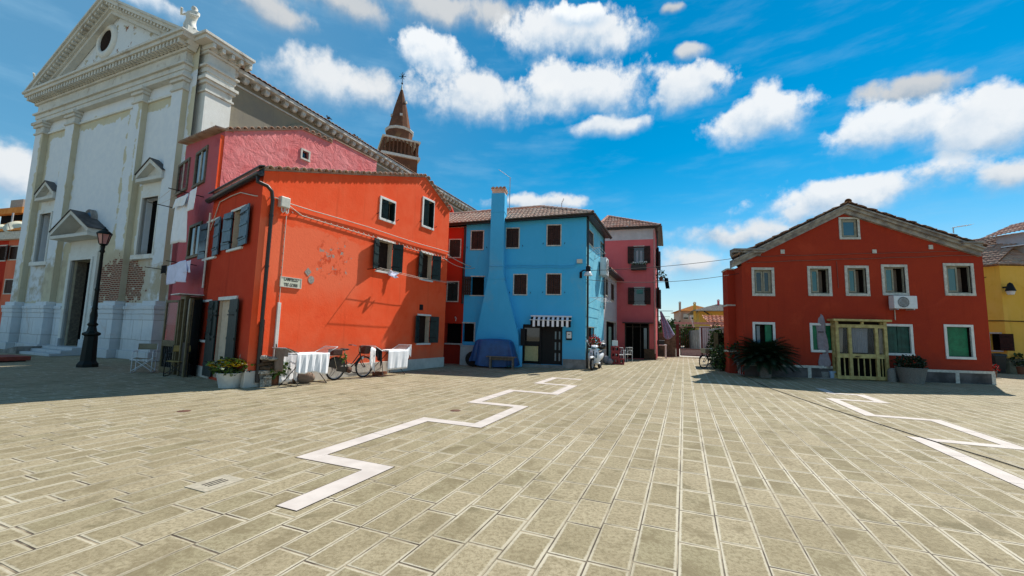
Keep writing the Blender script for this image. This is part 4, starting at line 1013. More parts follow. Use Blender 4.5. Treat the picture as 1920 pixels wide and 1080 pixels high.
mb = MB(); mb.prism([CH.P(door_r[0] - 2.6, 0, 0.35), CH.P(door_r[0] - 0.3, 0, 0.35), CH.P(door_r[0] - 0.3, 0.34, 0.35)], CH.n * 1.0)
tag(mb.build('door_ramp', MAT['concrete']), 'sloping grey ramp beside the church door steps', 'ramp')
# nave
NS = Wall(CH.P(2.25, 0, -1.3), DIR_A); NL, NZ = 29.5, 13.75
mb = MB()
arch = [(0, 0), (NL, 0), (NL, NZ), (0, NZ)]
NS.poly(mb, arch, [], 0)
e = NS.P(NL, 0); k = -NS.n * 13.5; mb.face([e, e + k, e + k + (0, 0, NZ), e + (0, 0, NZ)]); mb.face([NS.P(0, 0) + k, e + k, e + k + (0, 0, NZ), NS.P(0, NZ) + k])
nv = mb.build('nave', MAT['render_grey'], church)
mb = MB()
NS.slab(mb, 0, NZ - 0.02, NL + 0.3, NZ + 0.16, -0.2, 0.5); NS.slab(mb, 0, NZ - 0.5, NL, NZ - 0.42, 0.0, 0.06)
s = 0.25
while s < NL:
    NS.slab(mb, s, NZ - 0.2, s + 0.24, NZ - 0.021, 0.0, 0.36); mb.ell(NS.P(s + 0.12, NZ - 0.2, 0.24), (0.15, 0.15, 0.13), 8, 5); s += 0.56
mb.build('eave', MAT['stone_white'], nv, bevel=0.0)
mb = MB(); tile_field(mb, [NS.P(0, NZ + 0.17, 0.55), NS.P(NL + 0.3, NZ + 0.17, 0.55), NS.P(NL + 0.3, NZ + 2.9, -6.75), NS.P(0, NZ + 2.9, -6.75)], 0.28, 0.5)
mb.face([NS.P(NL + 0.3, NZ + 0.17, 0.5), NS.P(NL + 0.3, NZ + 0.17, -14), NS.P(NL + 0.3, NZ + 2.8, -6.75)]); mb.face([NS.P(0, NZ + 0.17, -14), NS.P(NL + 0.3, NZ + 0.17, -14), NS.P(NL + 0.3, NZ + 2.85, -6.75), NS.P(0, NZ + 2.85, -6.75)])
mb.build('nave_roof', MAT['tiles_weathered'], nv)
sa, za = NS.at(560, 237); rad = max(1.6, (NS.at(618, 275)[0] - NS.at(530, 240)[0]) / 2); sc = (NS.at(618, 270)[0] + NS.at(530, 242)[0]) / 2
mb = MB(); pts = [(sc + rad * math.cos(a), za - rad + rad * math.sin(a)) for a in np.linspace(0, math.pi, 25)]
mb.prism([NS.P(a, z, 0.004) for a, z in pts], NS.n * 0.02)
lun = mb.build('lunette_window', MAT['dark_room'], nv)
mb = MB(); pts2 = [(sc + (rad + 0.22) * math.cos(a), za - rad + (rad + 0.22) * math.sin(a)) for a in np.linspace(0, math.pi, 25)]
for i in range(24):
    mb.prism([NS.P(*pts[i], 0.0), NS.P(*pts[i + 1], 0.0), NS.P(*pts2[i + 1], 0.0), NS.P(*pts2[i], 0.0)], NS.n * 0.09)
mb.build('arch_moulding', MAT['render_grey'], lun)
mb = MB(); a = NS.at(424, 200)[0]; mb.tube([NS.P(0.12, 12.9, 0.1), NS.P(0.12, 6, 0.1)], 0.06, 8); s = NS.at(700, 300)[0]; mb.tube([NS.P(s, NZ - 0.2, 0.1), NS.P(s, 9.0, 0.1)], 0.06, 8); mb.build('downpipe', MAT['pipe_brown'], nv)
mb = MB(); s = NS.at(722, 265)[0]                      # transept gable roof showing over the eave
q0 = NS.P(s - 3.2, NZ + 1.0, -1.6); mb.prism([NS.P(s - 2.4, NZ + 0.95, -0.9), NS.P(s + 1.6, NZ + 0.55, -0.9), NS.P(s + 1.6, NZ + 0.55, -5), NS.P(s - 2.4, NZ + 0.95, -5)], (0, 0, 0.14))
eave_tiles(mb, [NS.P(s - 2.4, NZ + 1.08, -0.9), NS.P(s + 1.6, NZ + 0.68, -0.9)], NS.n, 0.2, 0.1, 0.26)
NS.slab(mb, s - 2.0, NZ + 0.2, s + 1.3, NZ + 0.55, -4.8, -1.2)
mb.build('transept_roof', MAT['wood_dark'], nv)
def statue(c, h, label, turn):
    st = rooted('statue', label, 'statue', c)
    mb = MB(); mb.box(np.array(c) + (0, 0, 0.2), (0.55, 0.55, 0.4), R(DIR_B)); mb.build('pedestal', MAT['cornice_stone'], st, bevel=0.02)
    mb = MB(); z = c[2] + 0.4; hh = h - 0.4; rg = random.Random(turn)
    prof = [(0.27, 0), (0.25, 0.2), (0.2, 0.42), (0.24, 0.58), (0.26, 0.7), (0.12, 0.79), (0.1, 0.82), (0.135, 0.9), (0.1, 0.98), (0.0, 1.0)]
    vs = []; n = 14
    for (r_, f) in prof:
        for k in range(n):
            a = 2 * math.pi * k / n; rr = r_ * (1 + 0.14 * math.sin(3 * a + f * 9 + turn) + 0.06 * rg.uniform(-1, 1)); sw = 0.08 * math.sin(f * 6 + turn)
            vs.append(np.array([c[0] + rr * math.cos(a) + sw, c[1] + rr * 0.8 * math.sin(a), z + hh * f]))
    mb.mesh(vs, [(i * n + k, i * n + (k + 1) % n, (i + 1) * n + (k + 1) % n, (i + 1) * n + k) for i in range(len(prof) - 1) for k in range(n)], True)
    arm = [np.array([c[0] - 0.2, c[1], z + hh * 0.68]), np.array([c[0] - 0.42, c[1] - 0.1, z + hh * 0.6]), np.array([c[0] - 0.3, c[1] - 0.25, z + hh * 0.78])]
    mb.tube(arm, 0.08, 7, r2=0.05); mb.tube([np.array([c[0] + 0.2, c[1], z + hh * 0.68]), np.array([c[0] + 0.34, c[1] - 0.12, z + hh * 0.5]), np.array([c[0] + 0.1, c[1] - 0.26, z + hh * 0.5])], 0.08, 7, r2=0.05)
    mb.build('figure', MAT['cornice_stone'], st)
sp = CH.P(SR_ + 0.05, ZK, 0.1); hs_ = at_height(sp, 340, 3) - ZK; statue(sp, max(1.4, hs_), 'weathered stone figure on the right corner of the church cornice', 3)
sp = CH.P(SL_ - 0.1, ZK, 0.1); statue(sp, 1.45, 'small stone figure on the far left corner of the church cornice', 1)

# ------------------------------------------------------------------ bell tower
T0 = at_dist(746, 300, 50.0); T0[2] = 0
tower = rooted('bell_tower', 'brick bell tower with a conical spire rising behind the church', 'tower', T0)
def tz(px, py): return at_height(T0, px, py)
m_px = 50.0 / FOC * 1.02
mb = MB(); z0, z1 = tz(740, 246), tz(743, 158); mb.lathe([(1.38, z0), (0.76, z0 + (z1 - z0) * 0.5), (0.14, z1 - 0.6)], T0, 12, False); sp = mb.build('spire', MAT['tower_brick'], tower)
mb = MB(); mb.lathe([(0.17, z1 - 0.65), (0.05, z1 + 0.05), (0.0, z1 + 0.1)], T0, 10); mb.build('spire_tip', MAT['stone_white'], sp)
for a, f in ((-1.2, 0.28), (-2.6, 0.3), (-0.2, 0.62)):
    mb = MB(); rr = 1.38 - (1.38 - 0.13) * f; z = z0 + (z1 - z0) * f; mb.box(T0 + np.array([rr * math.cos(a) * 0.98, rr * math.sin(a) * 0.98, z]), (0.3, 0.3, 0.28), a); mb.build('spire_block', MAT['stone_white'], sp)
mb = MB(); zt = tz(743, 133); mb.tube([T0 + (0, 0, z1), T0 + (0, 0, zt)], 0.035, 6)
zc_ = tz(743, 141)
for a in (0, 60, 120): d_ = np.array([math.cos(R(a)), 0, math.sin(R(a))]) * 0.42; mb.tube([T0 + (0, 0, zc_) - d_, T0 + (0, 0, zc_) + d_], 0.035, 5)
mb.ell(T0 + (0, 0, z1 + 0.25), (0.12, 0.12, 0.12), 8, 6); mb.build('star_finial', MAT['iron_dark'], tower)
mb = MB(); mb.lathe([(1.62, z0 - 0.28), (1.72, z0 - 0.1), (1.72, z0), (1.4, z0 + 0.02)], T0, 12, False); mb.build('stone_ring', MAT['stone_white'], tower)
mb = MB(); zd = tz(740, 280); mb.lathe([(1.58, zd - 1.0), (1.58, z0 - 0.25)], T0, 12, False); mb.build('drum', MAT['tower_brick'], tower)
zb = tz(746, 272); zq = tz(746, 306); hw = 1.95
mb = MB(); mb.box(T0 + (0, 0, (zq) / 2), (hw * 2, hw * 2, zq), R(25)); mb.build('shaft', MAT['tower_brick'], tower)
mb = MB(); mb.box(T0 + (0, 0, zq + 0.15), (hw * 2 + 0.5, hw * 2 + 0.5, 0.3), R(25)); mb.box(T0 + (0, 0, zb - 0.1), (hw * 2 + 0.45, hw * 2 + 0.45, 0.2), R(25)); mb.build('cornice', MAT['cornice_stone'], tower)
mb = MB(); ta, tb_ = un(25), un(115)
for sgn in (-1, 1):
    for k in range(9):
        o_ = -hw + 0.2 + k * (2 * hw - 0.4) / 8
        mb.lathe([(0.09, zq + 0.3), (0.15, zq + 0.6), (0.08, zq + 0.9), (0.1, zb - 0.2)], T0 + ta * o_ + tb_ * hw * sgn, 8); mb.lathe([(0.09, zq + 0.3), (0.15, zq + 0.6), (0.08, zq + 0.9), (0.1, zb - 0.2)], T0 + tb_ * o_ + ta * hw * sgn, 8)
mb.build('balustrade', MAT['tower_brick'], tower)
# ------------------------------------------------------------------ narrow red house in the recess
REC0 = -1.75
recess = rooted('recess_house', 'narrow deep red house in the recess between the orange and the blue house', 'house', BW.P(-0.6, 0))
ZB = 6.72
RC = Wall(BW.P(REC0, 0), BANG)
def rcr(tl, br): s0, z1 = RC.at(*tl); s1, z0 = RC.at(*br); return (s0, z0, s1, z1)
for tl, br, nm in (((842, 448), (864, 484), 0), ((838, 527), (859.5, 566.5), 0)):
    w, r = window(RC, recess, rcr(tl, br), 0.05, 'old_white', 0.02, 0.1, None); closed_pair(RC, w, r, 'shutter_green')
r = rcr((836, 606), (866.5, 644)); r = (max(r[0], 0.05), r[1], min(r[2], -REC0 - 0.06), r[3]); hole(RC, r); pane(RC, r, -0.3, 'dark_room', recess, 'opening')
mb = MB(); RC.slab(mb, r[0], r[1] - 0.06, r[2] + 0.1, r[1], -0.1, 0.12); mb.build('shelf', MAT['old_white'], recess)
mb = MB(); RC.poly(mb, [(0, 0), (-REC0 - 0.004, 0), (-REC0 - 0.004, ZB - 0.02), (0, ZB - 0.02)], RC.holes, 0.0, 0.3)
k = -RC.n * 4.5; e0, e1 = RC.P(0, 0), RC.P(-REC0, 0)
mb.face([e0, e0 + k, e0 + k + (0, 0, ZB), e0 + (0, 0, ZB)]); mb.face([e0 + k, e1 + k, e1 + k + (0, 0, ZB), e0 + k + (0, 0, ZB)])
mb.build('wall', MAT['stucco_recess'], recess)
mb = MB()                                            # curved red parapet behind its roof
s0_, zz0 = BW.at(828, 400, -4.4); s1_, zz1 = BW.at(856, 404, -4.4); zt_ = BW.at(843, 383, -4.4)[1]
pts = [BW.P(s0_ + (s1_ - s0_) * u, 5.5 + (zt_ - 5.5) * (math.sin(math.pi * (0.15 + 0.75 * u)) ** 0.6), -4.4) for u in np.linspace(0, 1, 12)]
mb.prism([BW.P(s0_, 5.0, -4.4), BW.P(s1_, 5.0, -4.4)] + pts[::-1], -BW.n * 0.3); mb.build('curved_parapet', MAT['stucco_recess'], recess)
mb = MB(); s = RC.at(848, 600)[0]; z_ = RC.at(848, 600)[1]; mb.tube([RC.P(s + 0.12, z_ + 0.1, 0.02), RC.P(s + 0.16, z_ + 0.16, 0.08), RC.P(s + 0.22, z_ + 0.1, 0.1), RC.P(s + 0.2, z_ - 0.05, 0.1)], 0.02, 6); mb.build('vent_pipe', MAT['pipe_white'], recess)

# ------------------------------------------------------------------ the blue house
blue = rooted('blue_house', 'bright blue house with a broad flared chimney on its front', 'house', BW.P(3, 0))
BLEN, BDEP = 5.85, 4.7
for tl, br in (((883, 432), (907, 469)), ((948, 427), (974, 466)), ((1025, 421), (1052.5, 461.5)), ((962.5, 513.5), (988.7, 554)), ((1024, 512.5), (1052.5, 553.5))):
    w, r = window(BW, blue, BW.rect(tl, br), 0.05, 'old_white', 0.025, 0.1, None); closed_pair(BW, w, r, 'shutter_brown', -0.02); holdbacks(BW, w, r, 0.2)
r = BW.rect((884, 519), (907, 553.5)); hole(BW, r); mb = MB(); frame_bars(BW, mb, r, 0.05, -0.05, 0.02, 'tb'); w = mb.build('window', MAT['old_white'], blue); pane(BW, r, -0.25, 'dark_room', w)
leaf(BW, w, r[0], r[1], r[3], 0.42, 15, -1, 'shutter_brown')
r = BW.rect((867, 606), (888, 641)); r = (0.02, r[1], r[2], r[3]); hole(BW, r); mb = MB(); frame_bars(BW, mb, r, 0.06, -0.05, 0.02, 'rt'); w = mb.build('window', MAT['old_white'], blue); pane(BW, r, -0.3, 'dark_room', w)
dr_ = BW.rect((981, 608), (1053, 684)); dr_ = (dr_[0], 0.14, dr_[2], dr_[3]); hole(BW, dr_)
BZ0, BZ1 = BW.at(872, 422)[1], BW.at(1100, 407)[1]
ZB2 = (BZ0 + BZ1) / 2
mb = MB(); BW.poly(mb, [(0, 0), (BLEN, 0), (BLEN, BZ1), (0, BZ0)], BW.holes, 0, 0.22)
mb.m = 1
for a, b2, m_ in (((1103.5, 428), (1112.5, 466), 'shutter_brown'),):
    rr = BS.rect(a, b2); w, rr = window(BS, blue, rr, 0.05, 'old_white', 0.02, 0.1, None); closed_pair(BS, w, rr, m_)
for a, b2 in (((1126, 452), (1132, 488)), ((1102, 612), (1113, 655))):
    rr = BS.rect(a, b2); w, rr = window(BS, blue, rr, 0.05, 'wood_pale', 0.03, 0.12, 'dark_brown_room')
BSL = 4.75
BS.poly(mb, [(0, 0), (BSL, 0), (BSL, BZ1), (0, BZ1)], BS.holes, 0, 0.15)
mb.m = 0
e = BS.P(BSL, 0); f = BW.P(0, 0) - BW.n * BDEP
mb.face([e, f, f + (0, 0, BZ1), e + (0, 0, BZ1)]); mb.face([f, BW.P(0, 0), BW.P(0, BZ1), f + (0, 0, BZ1)])
mb.build('wall', [MAT['stucco_blue'], MAT['stucco_blue_lane']], blue)
# door: screen leaf, black leaf, striped awning
mb = MB(); m_ = BW.at(1013, 640)[0]
frame_bars(BW, mb, (dr_[0] + 0.06, dr_[1], dr_[2] - 0.04, dr_[3] - 0.06), 0.06, -0.1, 0.03, 'lrt'); BW.slab(mb, m_ - 0.04, dr_[1], m_ + 0.05, dr_[3] - 0.06, -0.1, 0.035)
dd = mb.build('door', MAT['iron_dark'], blue, bevel=0.005)
pane(BW, (m_ + 0.05, dr_[1], dr_[2] - 0.04, dr_[3] - 0.06), -0.08, 'leather_black', dd, 'black_leaf')
mb = MB(); zs = BW.at(1000, 640)[1]; za_ = BW.at(1000, 649)[1]; zb_ = BW.at(1000, 677)[1]
for a in ((dr_[0] + 0.06, dr_[1], m_ - 0.04, dr_[1] + 0.1), (dr_[0] + 0.06, zb_ - 0.1, m_ - 0.04, zb_), (dr_[0] + 0.06, za_, m_ - 0.04, zs), (dr_[0] + 0.06, dr_[3] - 0.16, m_ - 0.04, dr_[3] - 0.06)): BW.slab(mb, *a, -0.06, -0.01)
sl_ = mb.build('screen_leaf', MAT['iron_dark'], dd)
pane(BW, (dr_[0] + 0.06, zs, m_ - 0.04, dr_[3] - 0.16), -0.03, 'pane_dark', sl_, 'glass'); pane(BW, (dr_[0] + 0.1, zb_, m_ - 0.09, za_), -0.02, 'bamboo_cream', sl_, 'bamboo_panel')
for s_ in (1041.5, 1049):
    a = BW.at(s_, 640)[0]; mb = MB()
    zz = dr_[3] - 0.3
    for j in range(3): BW.slab(mb, a - 0.035, zz - 0.36 - 0.5 * j, a + 0.035, zz - 0.5 * j, -0.078, -0.07)
    mb.build('door_glazing', MAT['pane_blue'], dd)
aw = BW.rect((996, 594), (1072, 611)); st = rooted('awning', 'small black and white striped awning over the blue house door', 'awning', BW.P((aw[0] + aw[2]) / 2, aw[3], 0.01))
mb = MB(); BW.slab(mb, aw[0], aw[3], aw[2], aw[3] + 0.07, 0.005, 0.22); mb.build('cassette', MAT['alu_white'], st, bevel=0.01)
mb = MB(); nb = 17; za2 = aw[3] - 0.005; w_ = (aw[2] - aw[0] - 0.06) / nb
for k in range(nb):
    mb.m = k % 2; a = aw[0] + 0.03 + w_ * k; z2 = za2 - 0.16; dz_ = 0.28 + 0.02 * math.sin(k * 1.7)
    mb.face([BW.P(a, za2, 0.2), BW.P(a + w_, za2, 0.2), BW.P(a + w_, z2, 0.55), BW.P(a, z2, 0.55)])
    mb.face([BW.P(a, z2, 0.552), BW.P(a + w_, z2, 0.552), BW.P(a + w_, z2 - dz_, 0.555), BW.P(a, z2 - dz_, 0.555)])
mb.build('fabric', [MAT['cloth_black'], MAT['cloth_white']], st, solid=0.006)
mb = MB(); mb.tube([BW.P(aw[0], za2 - 0.15, 0.56), BW.P(aw[2], za2 - 0.15, 0.56)], 0.02, 6); mb.build('front_bar', MAT['alu_white'], st)
# flared chimney
CD = 0.55
zt2 = BW.at(935, 362, CD)[1]
cl = lambda px, py: BW.at(px, py, CD)
L3 = [(cl(922, 362)[0], zt2), (cl(917, 505)[0], cl(917, 505)[1]), (cl(914.5, 522)[0], cl(914.5, 522)[1]), (cl(893, 640)[0], cl(893, 640)[1]), (cl(884, 683)[0] + 0.04, 0)]
R3 = [(cl(946.5, 362)[0], zt2), (cl(943.5, 505)[0], cl(943.5, 505)[1]), (cl(945, 522)[0], cl(945, 522)[1]), (cl(971.5, 612)[0], cl(971.5, 612)[1]), (cl(973, 640)[0], 0)]
mb = MB(); Zs = [p[1] for p in L3]
for i in range(4):
    z_a, z_b = (L3[i][1] + R3[i][1]) / 2, (L3[i + 1][1] + R3[i + 1][1]) / 2
    if i == 3: z_b = 0
    la, lb, ra, rb = L3[i][0], L3[i + 1][0], R3[i][0], R3[i + 1][0]
    mb.face([BW.P(lb, z_b, CD), BW.P(rb, z_b, CD), BW.P(ra, z_a, CD), BW.P(la, z_a, CD)])
    mb.face([BW.P(rb, z_b, CD), BW.P(rb, z_b, -0.1), BW.P(ra, z_a, -0.1), BW.P(ra, z_a, CD)]); mb.face([BW.P(lb, z_b, -0.1), BW.P(lb, z_b, CD), BW.P(la, z_a, CD), BW.P(la, z_a, -0.1)])
mb.face([BW.P(L3[0][0], zt2, CD), BW.P(R3[0][0], zt2, CD), BW.P(R3[0][0], zt2, -0.1), BW.P(L3[0][0], zt2, -0.1)]); mb.face([BW.P(L3[0][0], 6.0, -0.1), BW.P(R3[0][0], 6.0, -0.1), BW.P(R3[0][0], zt2, -0.1), BW.P(L3[0][0], zt2, -0.1)])
ch = mb.build('chimney', MAT['stucco_blue'], blue)
mb = MB(); a, b2 = L3[0][0], R3[0][0]
BW.slab(mb, a + 0.02, zt2, b2 - 0.02, zt2 + 0.16, -0.08, CD - 0.02); BW.slab(mb, a - 0.02, zt2 + 0.16, b2 + 0.02, zt2 + 0.22, -0.12, CD + 0.02)
eave_tiles(mb, [BW.P(a - 0.04, zt2 + 0.27, 0.2), BW.P(b2 + 0.04, zt2 + 0.27, 0.2)], BW.n, 0.4, 0.085, 0.2, 0.06); eave_tiles(mb, [BW.P(a - 0.04, zt2 + 0.27, 0.24), BW.P(b2 + 0.04, zt2 + 0.27, 0.24)], -BW.n, 0.4, 0.085, 0.2, 0.06)
mb.build('chimney_cap', MAT['tiles_pink'], ch)
mb = MB(); zz = BW.at(930, 522, CD)[1]; BW.slab(mb, L3[2][0] - 0.03, zz - 0.03, R3[2][0] + 0.03, zz + 0.03, -0.05, CD + 0.02); zz = BW.at(930, 397, CD)[1]; BW.slab(mb, L3[0][0] - 0.03, zz - 0.02, R3[0][0] + 0.02, zz + 0.02, -0.05, CD + 0.015); mb.build('band', MAT['stucco_blue'], ch)
# roof
EO = 0.32
def bp(px, py, d): s, z = BW.at(px, py, d); return BW.P(s, z, d)
er = BW.P(BLEN + 0.3, BZ1 + 0.1, EO); elp = BW.P(REC0 - 0.1, ZB + 0.0 + 0.05, EO)
pk = bp(1013, 389.5, -2.35); rl = bp(840, 404.5, -2.35); rl = BW.P(REC0 - 0.3, np.dot(rl, (0, 0, 1)), -2.35)
eb = BS.P(BSL + 0.3, BZ1 + 0.1, EO)
mb = MB(); tile_field(mb, [elp, er, pk, rl], 0.2, 0.34); tile_field(mb, [er, eb, pk], 0.2, 0.34)
bb = rl - BW.n * 2.4; bb[2] = ZB; mb.face([rl, pk, eb, bb])
ridge_tiles(mb, er + (0, 0, 0.05), pk + (0, 0, 0.07)); ridge_tiles(mb, rl + (0, 0, 0.06), pk + (0, 0, 0.07))
mb.build('roof', MAT['tiles_pink'], blue)
mb = MB(); zlo = np.array([0, 0, -0.1])
mb.face([elp + zlo * 0.4, er + zlo * 0.4, BW.P(BLEN, BZ1, -0.2), BW.P(REC0, ZB, -0.2)]); mb.face([er + zlo * 0.4, eb + zlo * 0.4, BS.P(BSL, BZ1, -0.1), BS.P(0, BZ1, -0.1)])
gutter(mb, elp + BW.n * 0.05, er + BW.n * 0.05, 0.07); gutter(mb, er + BS.n * 0.05, eb + BS.n * 0.05, 0.07)
mb.prism([elp - BW.n * 0.0, er, er + zlo * 1.1, elp + zlo * 1.1], BW.n * 0.02); mb.prism([er, eb, eb + zlo * 1.1, er + zlo * 1.1], BS.n * 0.02)
mb.build('gutter', MAT['pipe_brown'], blue)
mb = MB(); c = BS.P(0.12, 0, 0.07); mb.tube([c + (0, 0, BZ1), c + (0, 0, 0.5)], 0.05, 8); mb.tube([c + (0, 0, 0.5), c + (0, 0, 0.05)], 0.06, 8)
c = BW.P(-0.06, 0, 0.06); mb.tube([c + (0, 0, ZB), c + (0, 0, 2.9)], 0.05, 8); c = BS.P(4.4, 0, 0.08); mb.tube([c + (0, 0, BZ1), c + (0, 0, 3.0)], 0.04, 8); mb.build('downpipe', MAT['pipe_brown'], blue)
mb = MB(); BW.slab(mb, dr_[2] + 0.05, 0, BLEN + 0.03, 0.42, 0.002, 0.035); BS.slab(mb, 0, 0, BSL, 0.42, 0.002, 0.035); BW.slab(mb, dr_[0] - 0.05, 0, dr_[2] + 0.05, 0.13, 0.0, 0.2); mb.build('plinth', MAT['concrete'], blue)
mb = MB(); r = BW.rect((1081.5, 486.5), (1092, 494)); BW.slab(mb, *r, 0.004, 0.14); mb.build('junction_box', MAT['plastic_box'], blue, bevel=0.015)
mb = MB(); zz = BW.at(1020, 502)[1]
for dz_ in (0, 0.1): mb.tube([BW.P(s, zz + dz_ + 0.012 * math.sin(s * 5), 0.03) for s in np.linspace(2.0, 5.3, 14)] + [BW.P(5.45, zz + 0.2, 0.05)], 0.013, 5)
mb.tube([BW.P(s, zz - 0.02, CD + 0.03) for s in (L3[1][0], R3[1][0])] + [BW.P(R3[1][0] + 0.2, zz, 0.05)], 0.013, 5)
mb.build('wall_cable', MAT['stucco_blue'], blue)
r = BW.rect((1062.5, 622), (1071.5, 637)); mbx = rooted('mailbox', 'small white letter box on the blue wall beside the door', 'mailbox', BW.P((r[0] + r[2]) / 2, r[1], 0.05))
mb = MB(); BW.slab(mb, r[0] - 0.025, r[1] - 0.02, r[2] + 0.025, r[3] + 0.025, 0.004, 0.06); mb.build('backplate', MAT['iron_dark'], mbx, bevel=0.01)
mb = MB(); BW.slab(mb, r[0], r[1] + 0.06, r[2], r[3], 0.061, 0.12); bd = mb.build('body', MAT['enamel_white'], mbx, bevel=0.015)
mb = MB(); BW.slab(mb, r[0] + 0.06, r[3] - 0.13, r[2] - 0.06, r[3] - 0.10, 0.121, 0.124); mb.build('slot', MAT['iron_dark'], bd)
# street lamp on its corner
lp = rooted('wall_lamp', 'black bracket street lamp with a white shade on the blue house corner', 'lamp', BW.P(BLEN - 0.05, 4.3, 0.05))
mb = MB(); z_ = BW.at(1090, 512, 0.1)[1]
mb.tube([BW.P(5.62, z_ - 0.1, 0.02), BW.P(5.62, z_ + 0.06, 0.05), BW.P(5.75, z_ + 0.1, 0.35), BW.P(5.95, z_ + 0.04, 0.7)], 0.03, 8); BW.slab(mb, 5.56, z_ - 0.22, 5.68, z_ + 0.05, 0.003, 0.05)
mb.lathe([(0.11, z_ - 0.02), (0.11, z_ + 0.2), (0.06, z_ + 0.26), (0.0, z_ + 0.27)], BW.P(5.95, 0, 0.7), 12); mb.build('bracket', MAT['iron_dark'], lp)
mb = MB(); mb.lathe([(0.2, z_ - 0.2), (0.14, z_ - 0.06), (0.1, z_ - 0.02), (0.0, z_ - 0.01)], BW.P(5.95, 0, 0.7), 16); mb.build('shade', MAT['enamel_white'], lp)
def antenna(base, top, boom_dir, label, n=6):
    an = rooted('tv_antenna', label, 'antenna', base)
    mb = MB(); base = np.array(base, float); tp = np.array([base[0], base[1], top]); mb.tube([base, tp], 0.022, 6); mb.build('mast', MAT['galvanised'], an)
    mb = MB(); d = np.array(boom_dir, float); L = np.linalg.norm(d); c = np.cross(d / L, (0, 0, 1.0)); c /= np.linalg.norm(c); mb.tube([tp, tp + d], 0.014, 5)
    for k in range(n): p = tp + d * (k + 0.5) / n; mb.tube([p - c * 0.22, p + c * 0.22], 0.006, 4)
    mb.build('boom', MAT['galvanised'], an); return an
ab = bp(955, 396, -2.0); antenna(ab, at_height(ab, 957.5, 333), -BW.t * 0.85 * 0.8 + np.array([0, 0, 0.55]) - BW.n * 0.2, 'tall thin television antenna beside the blue chimney')
ab = bp(1053, 393, -2.3); antenna(ab, at_height(ab, 1054, 381), BW.t * 0.12 + np.array([0, 0, 0.25]), 'tiny antenna on the ridge of the blue house roof', 3)
# air conditioner and racks on the lane side
def ac_unit(Wl, s0, z0, w, h, d, label, back=0.06):
    ac = rooted('air_conditioner', label, 'air conditioner', Wl.P(s0 + w / 2, z0, back))
    mb = MB(); Wl.slab(mb, s0, z0, s0 + w, z0 + h, back, back + d); bd = mb.build('casing', MAT['alu_white'], ac, bevel=0.02)
    rot = np.stack([Wl.t, np.array([0, 0, 1.0]), Wl.n], axis=1); c = Wl.P(s0 + w * 0.4, z0 + h * 0.5, back + d)
    mb = MB(); mb.lathe([(h * 0.42, 0.0), (h * 0.42, 0.012), (h * 0.39, 0.012), (h * 0.39, 0.002)], c, 24, True, rot)
    for k in range(5): mb.lathe([(h * (0.07 * (k + 1)), 0.004), (h * (0.07 * (k + 1)), 0.012), (h * (0.07 * (k + 1)) - 0.006, 0.012), (h * (0.07 * (k + 1)) - 0.006, 0.004)], c, 24, True, rot)
    for k in range(12): a = k * math.pi / 6; v = Wl.t * math.cos(a) + np.array([0, 0, math.sin(a)]); mb.tube([c + Wl.n * 0.014, c + v * h * 0.4 + Wl.n * 0.014], 0.004, 4)
    mb.build('grille', MAT['galvanised'], bd)
    mb = MB(); mb.lathe([(0.0, 0.003), (h * 0.385, 0.003)], c, 24, True, rot); mb.build('fan_opening', MAT['iron_dark'], bd)
    mb = MB()
    for f_ in (0.15, 0.85):
        Wl.slab(mb, s0 + w * f_ - 0.02, z0 - 0.05, s0 + w * f_ + 0.02, z0 - 0.003, 0.0, back + d)
    mb.build('bracket', MAT['galvanised'], ac)
    return ac
za3 = BS.at(1128, 519)[1]; sA = BS.at(1123, 510)[0]
ac_unit(BS, min(sA, BSL - 0.85), za3, 0.75, 0.95, 0.34, 'tall white air conditioner box on the lane side of the blue house')
def wall_rack(Wl, s0, z, w, d, label, rails=4):
    rk = rooted('wall_rack', label, 'drying rack', Wl.P(s0 + w / 2, z, 0.02))
    mb = MB()
    for s in (s0, s0 + w): mb.tube([Wl.P(s, z - 0.3, 0.01), Wl.P(s, z, 0.02), Wl.P(s, z, d)], 0.012, 5); mb.tube([Wl.P(s, z - 0.28, 0.02), Wl.P(s, z, d * 0.8)], 0.01, 5)
    mb.build('arms', MAT['galvanised'], rk); mb = MB()
    for k in range(rails): mb.tube([Wl.P(s0 - 0.05, z + 0.01, d * (k + 1) / rails), Wl.P(s0 + w + 0.05, z + 0.01, d * (k + 1) / rails)], 0.008, 5)
    mb.build('rails', MAT['alu_white'], rk); return rk
wall_rack(BS, 0.5, BS.at(1104, 466)[1], 1.6, 0.55, 'upper fold out clothes rack under the blue house lane window')
wall_rack(BS, 0.7, BS.at(1104, 558)[1], 3.0, 0.6, 'lower fold out clothes rack on the lane side of the blue house')

# ------------------------------------------------------------------ small white house further up the lane
WH = Wall(BS.P(BSL + 0.02, 0), DIR_A); WLEN = 5.0
white = rooted('white_house', 'low white house in the lane between the blue and the dark pink house', 'house', WH.P(2.5, 0))
ZW = BS.at(1150, 499)[1] * 0 + 5.3
wr = lambda a, b2: WH.rect(a, b2)
for a, b2 in (((1134.5, 520), (1140, 557)), ((1145, 529), (1151.5, 566))):
    w, r = window(WH, white, wr(a, b2), 0.05, 'old_white', 0.02, 0.1, None); closed_pair(WH, w, r, 'shutter_brown')
r = wr((1136, 602), (1155, 682)); r = (max(0.3, r[0]), 0.05, min(r[2], WLEN - 0.3), r[3]); hole(WH, r); mb = MB(); frame_bars(WH, mb, r, 0.08, -0.05, 0.03, 'lrt'); dw_ = mb.build('door', MAT['old_white'], white); pane(WH, r, -0.15, 'dark_room', dw_, 'doorway')
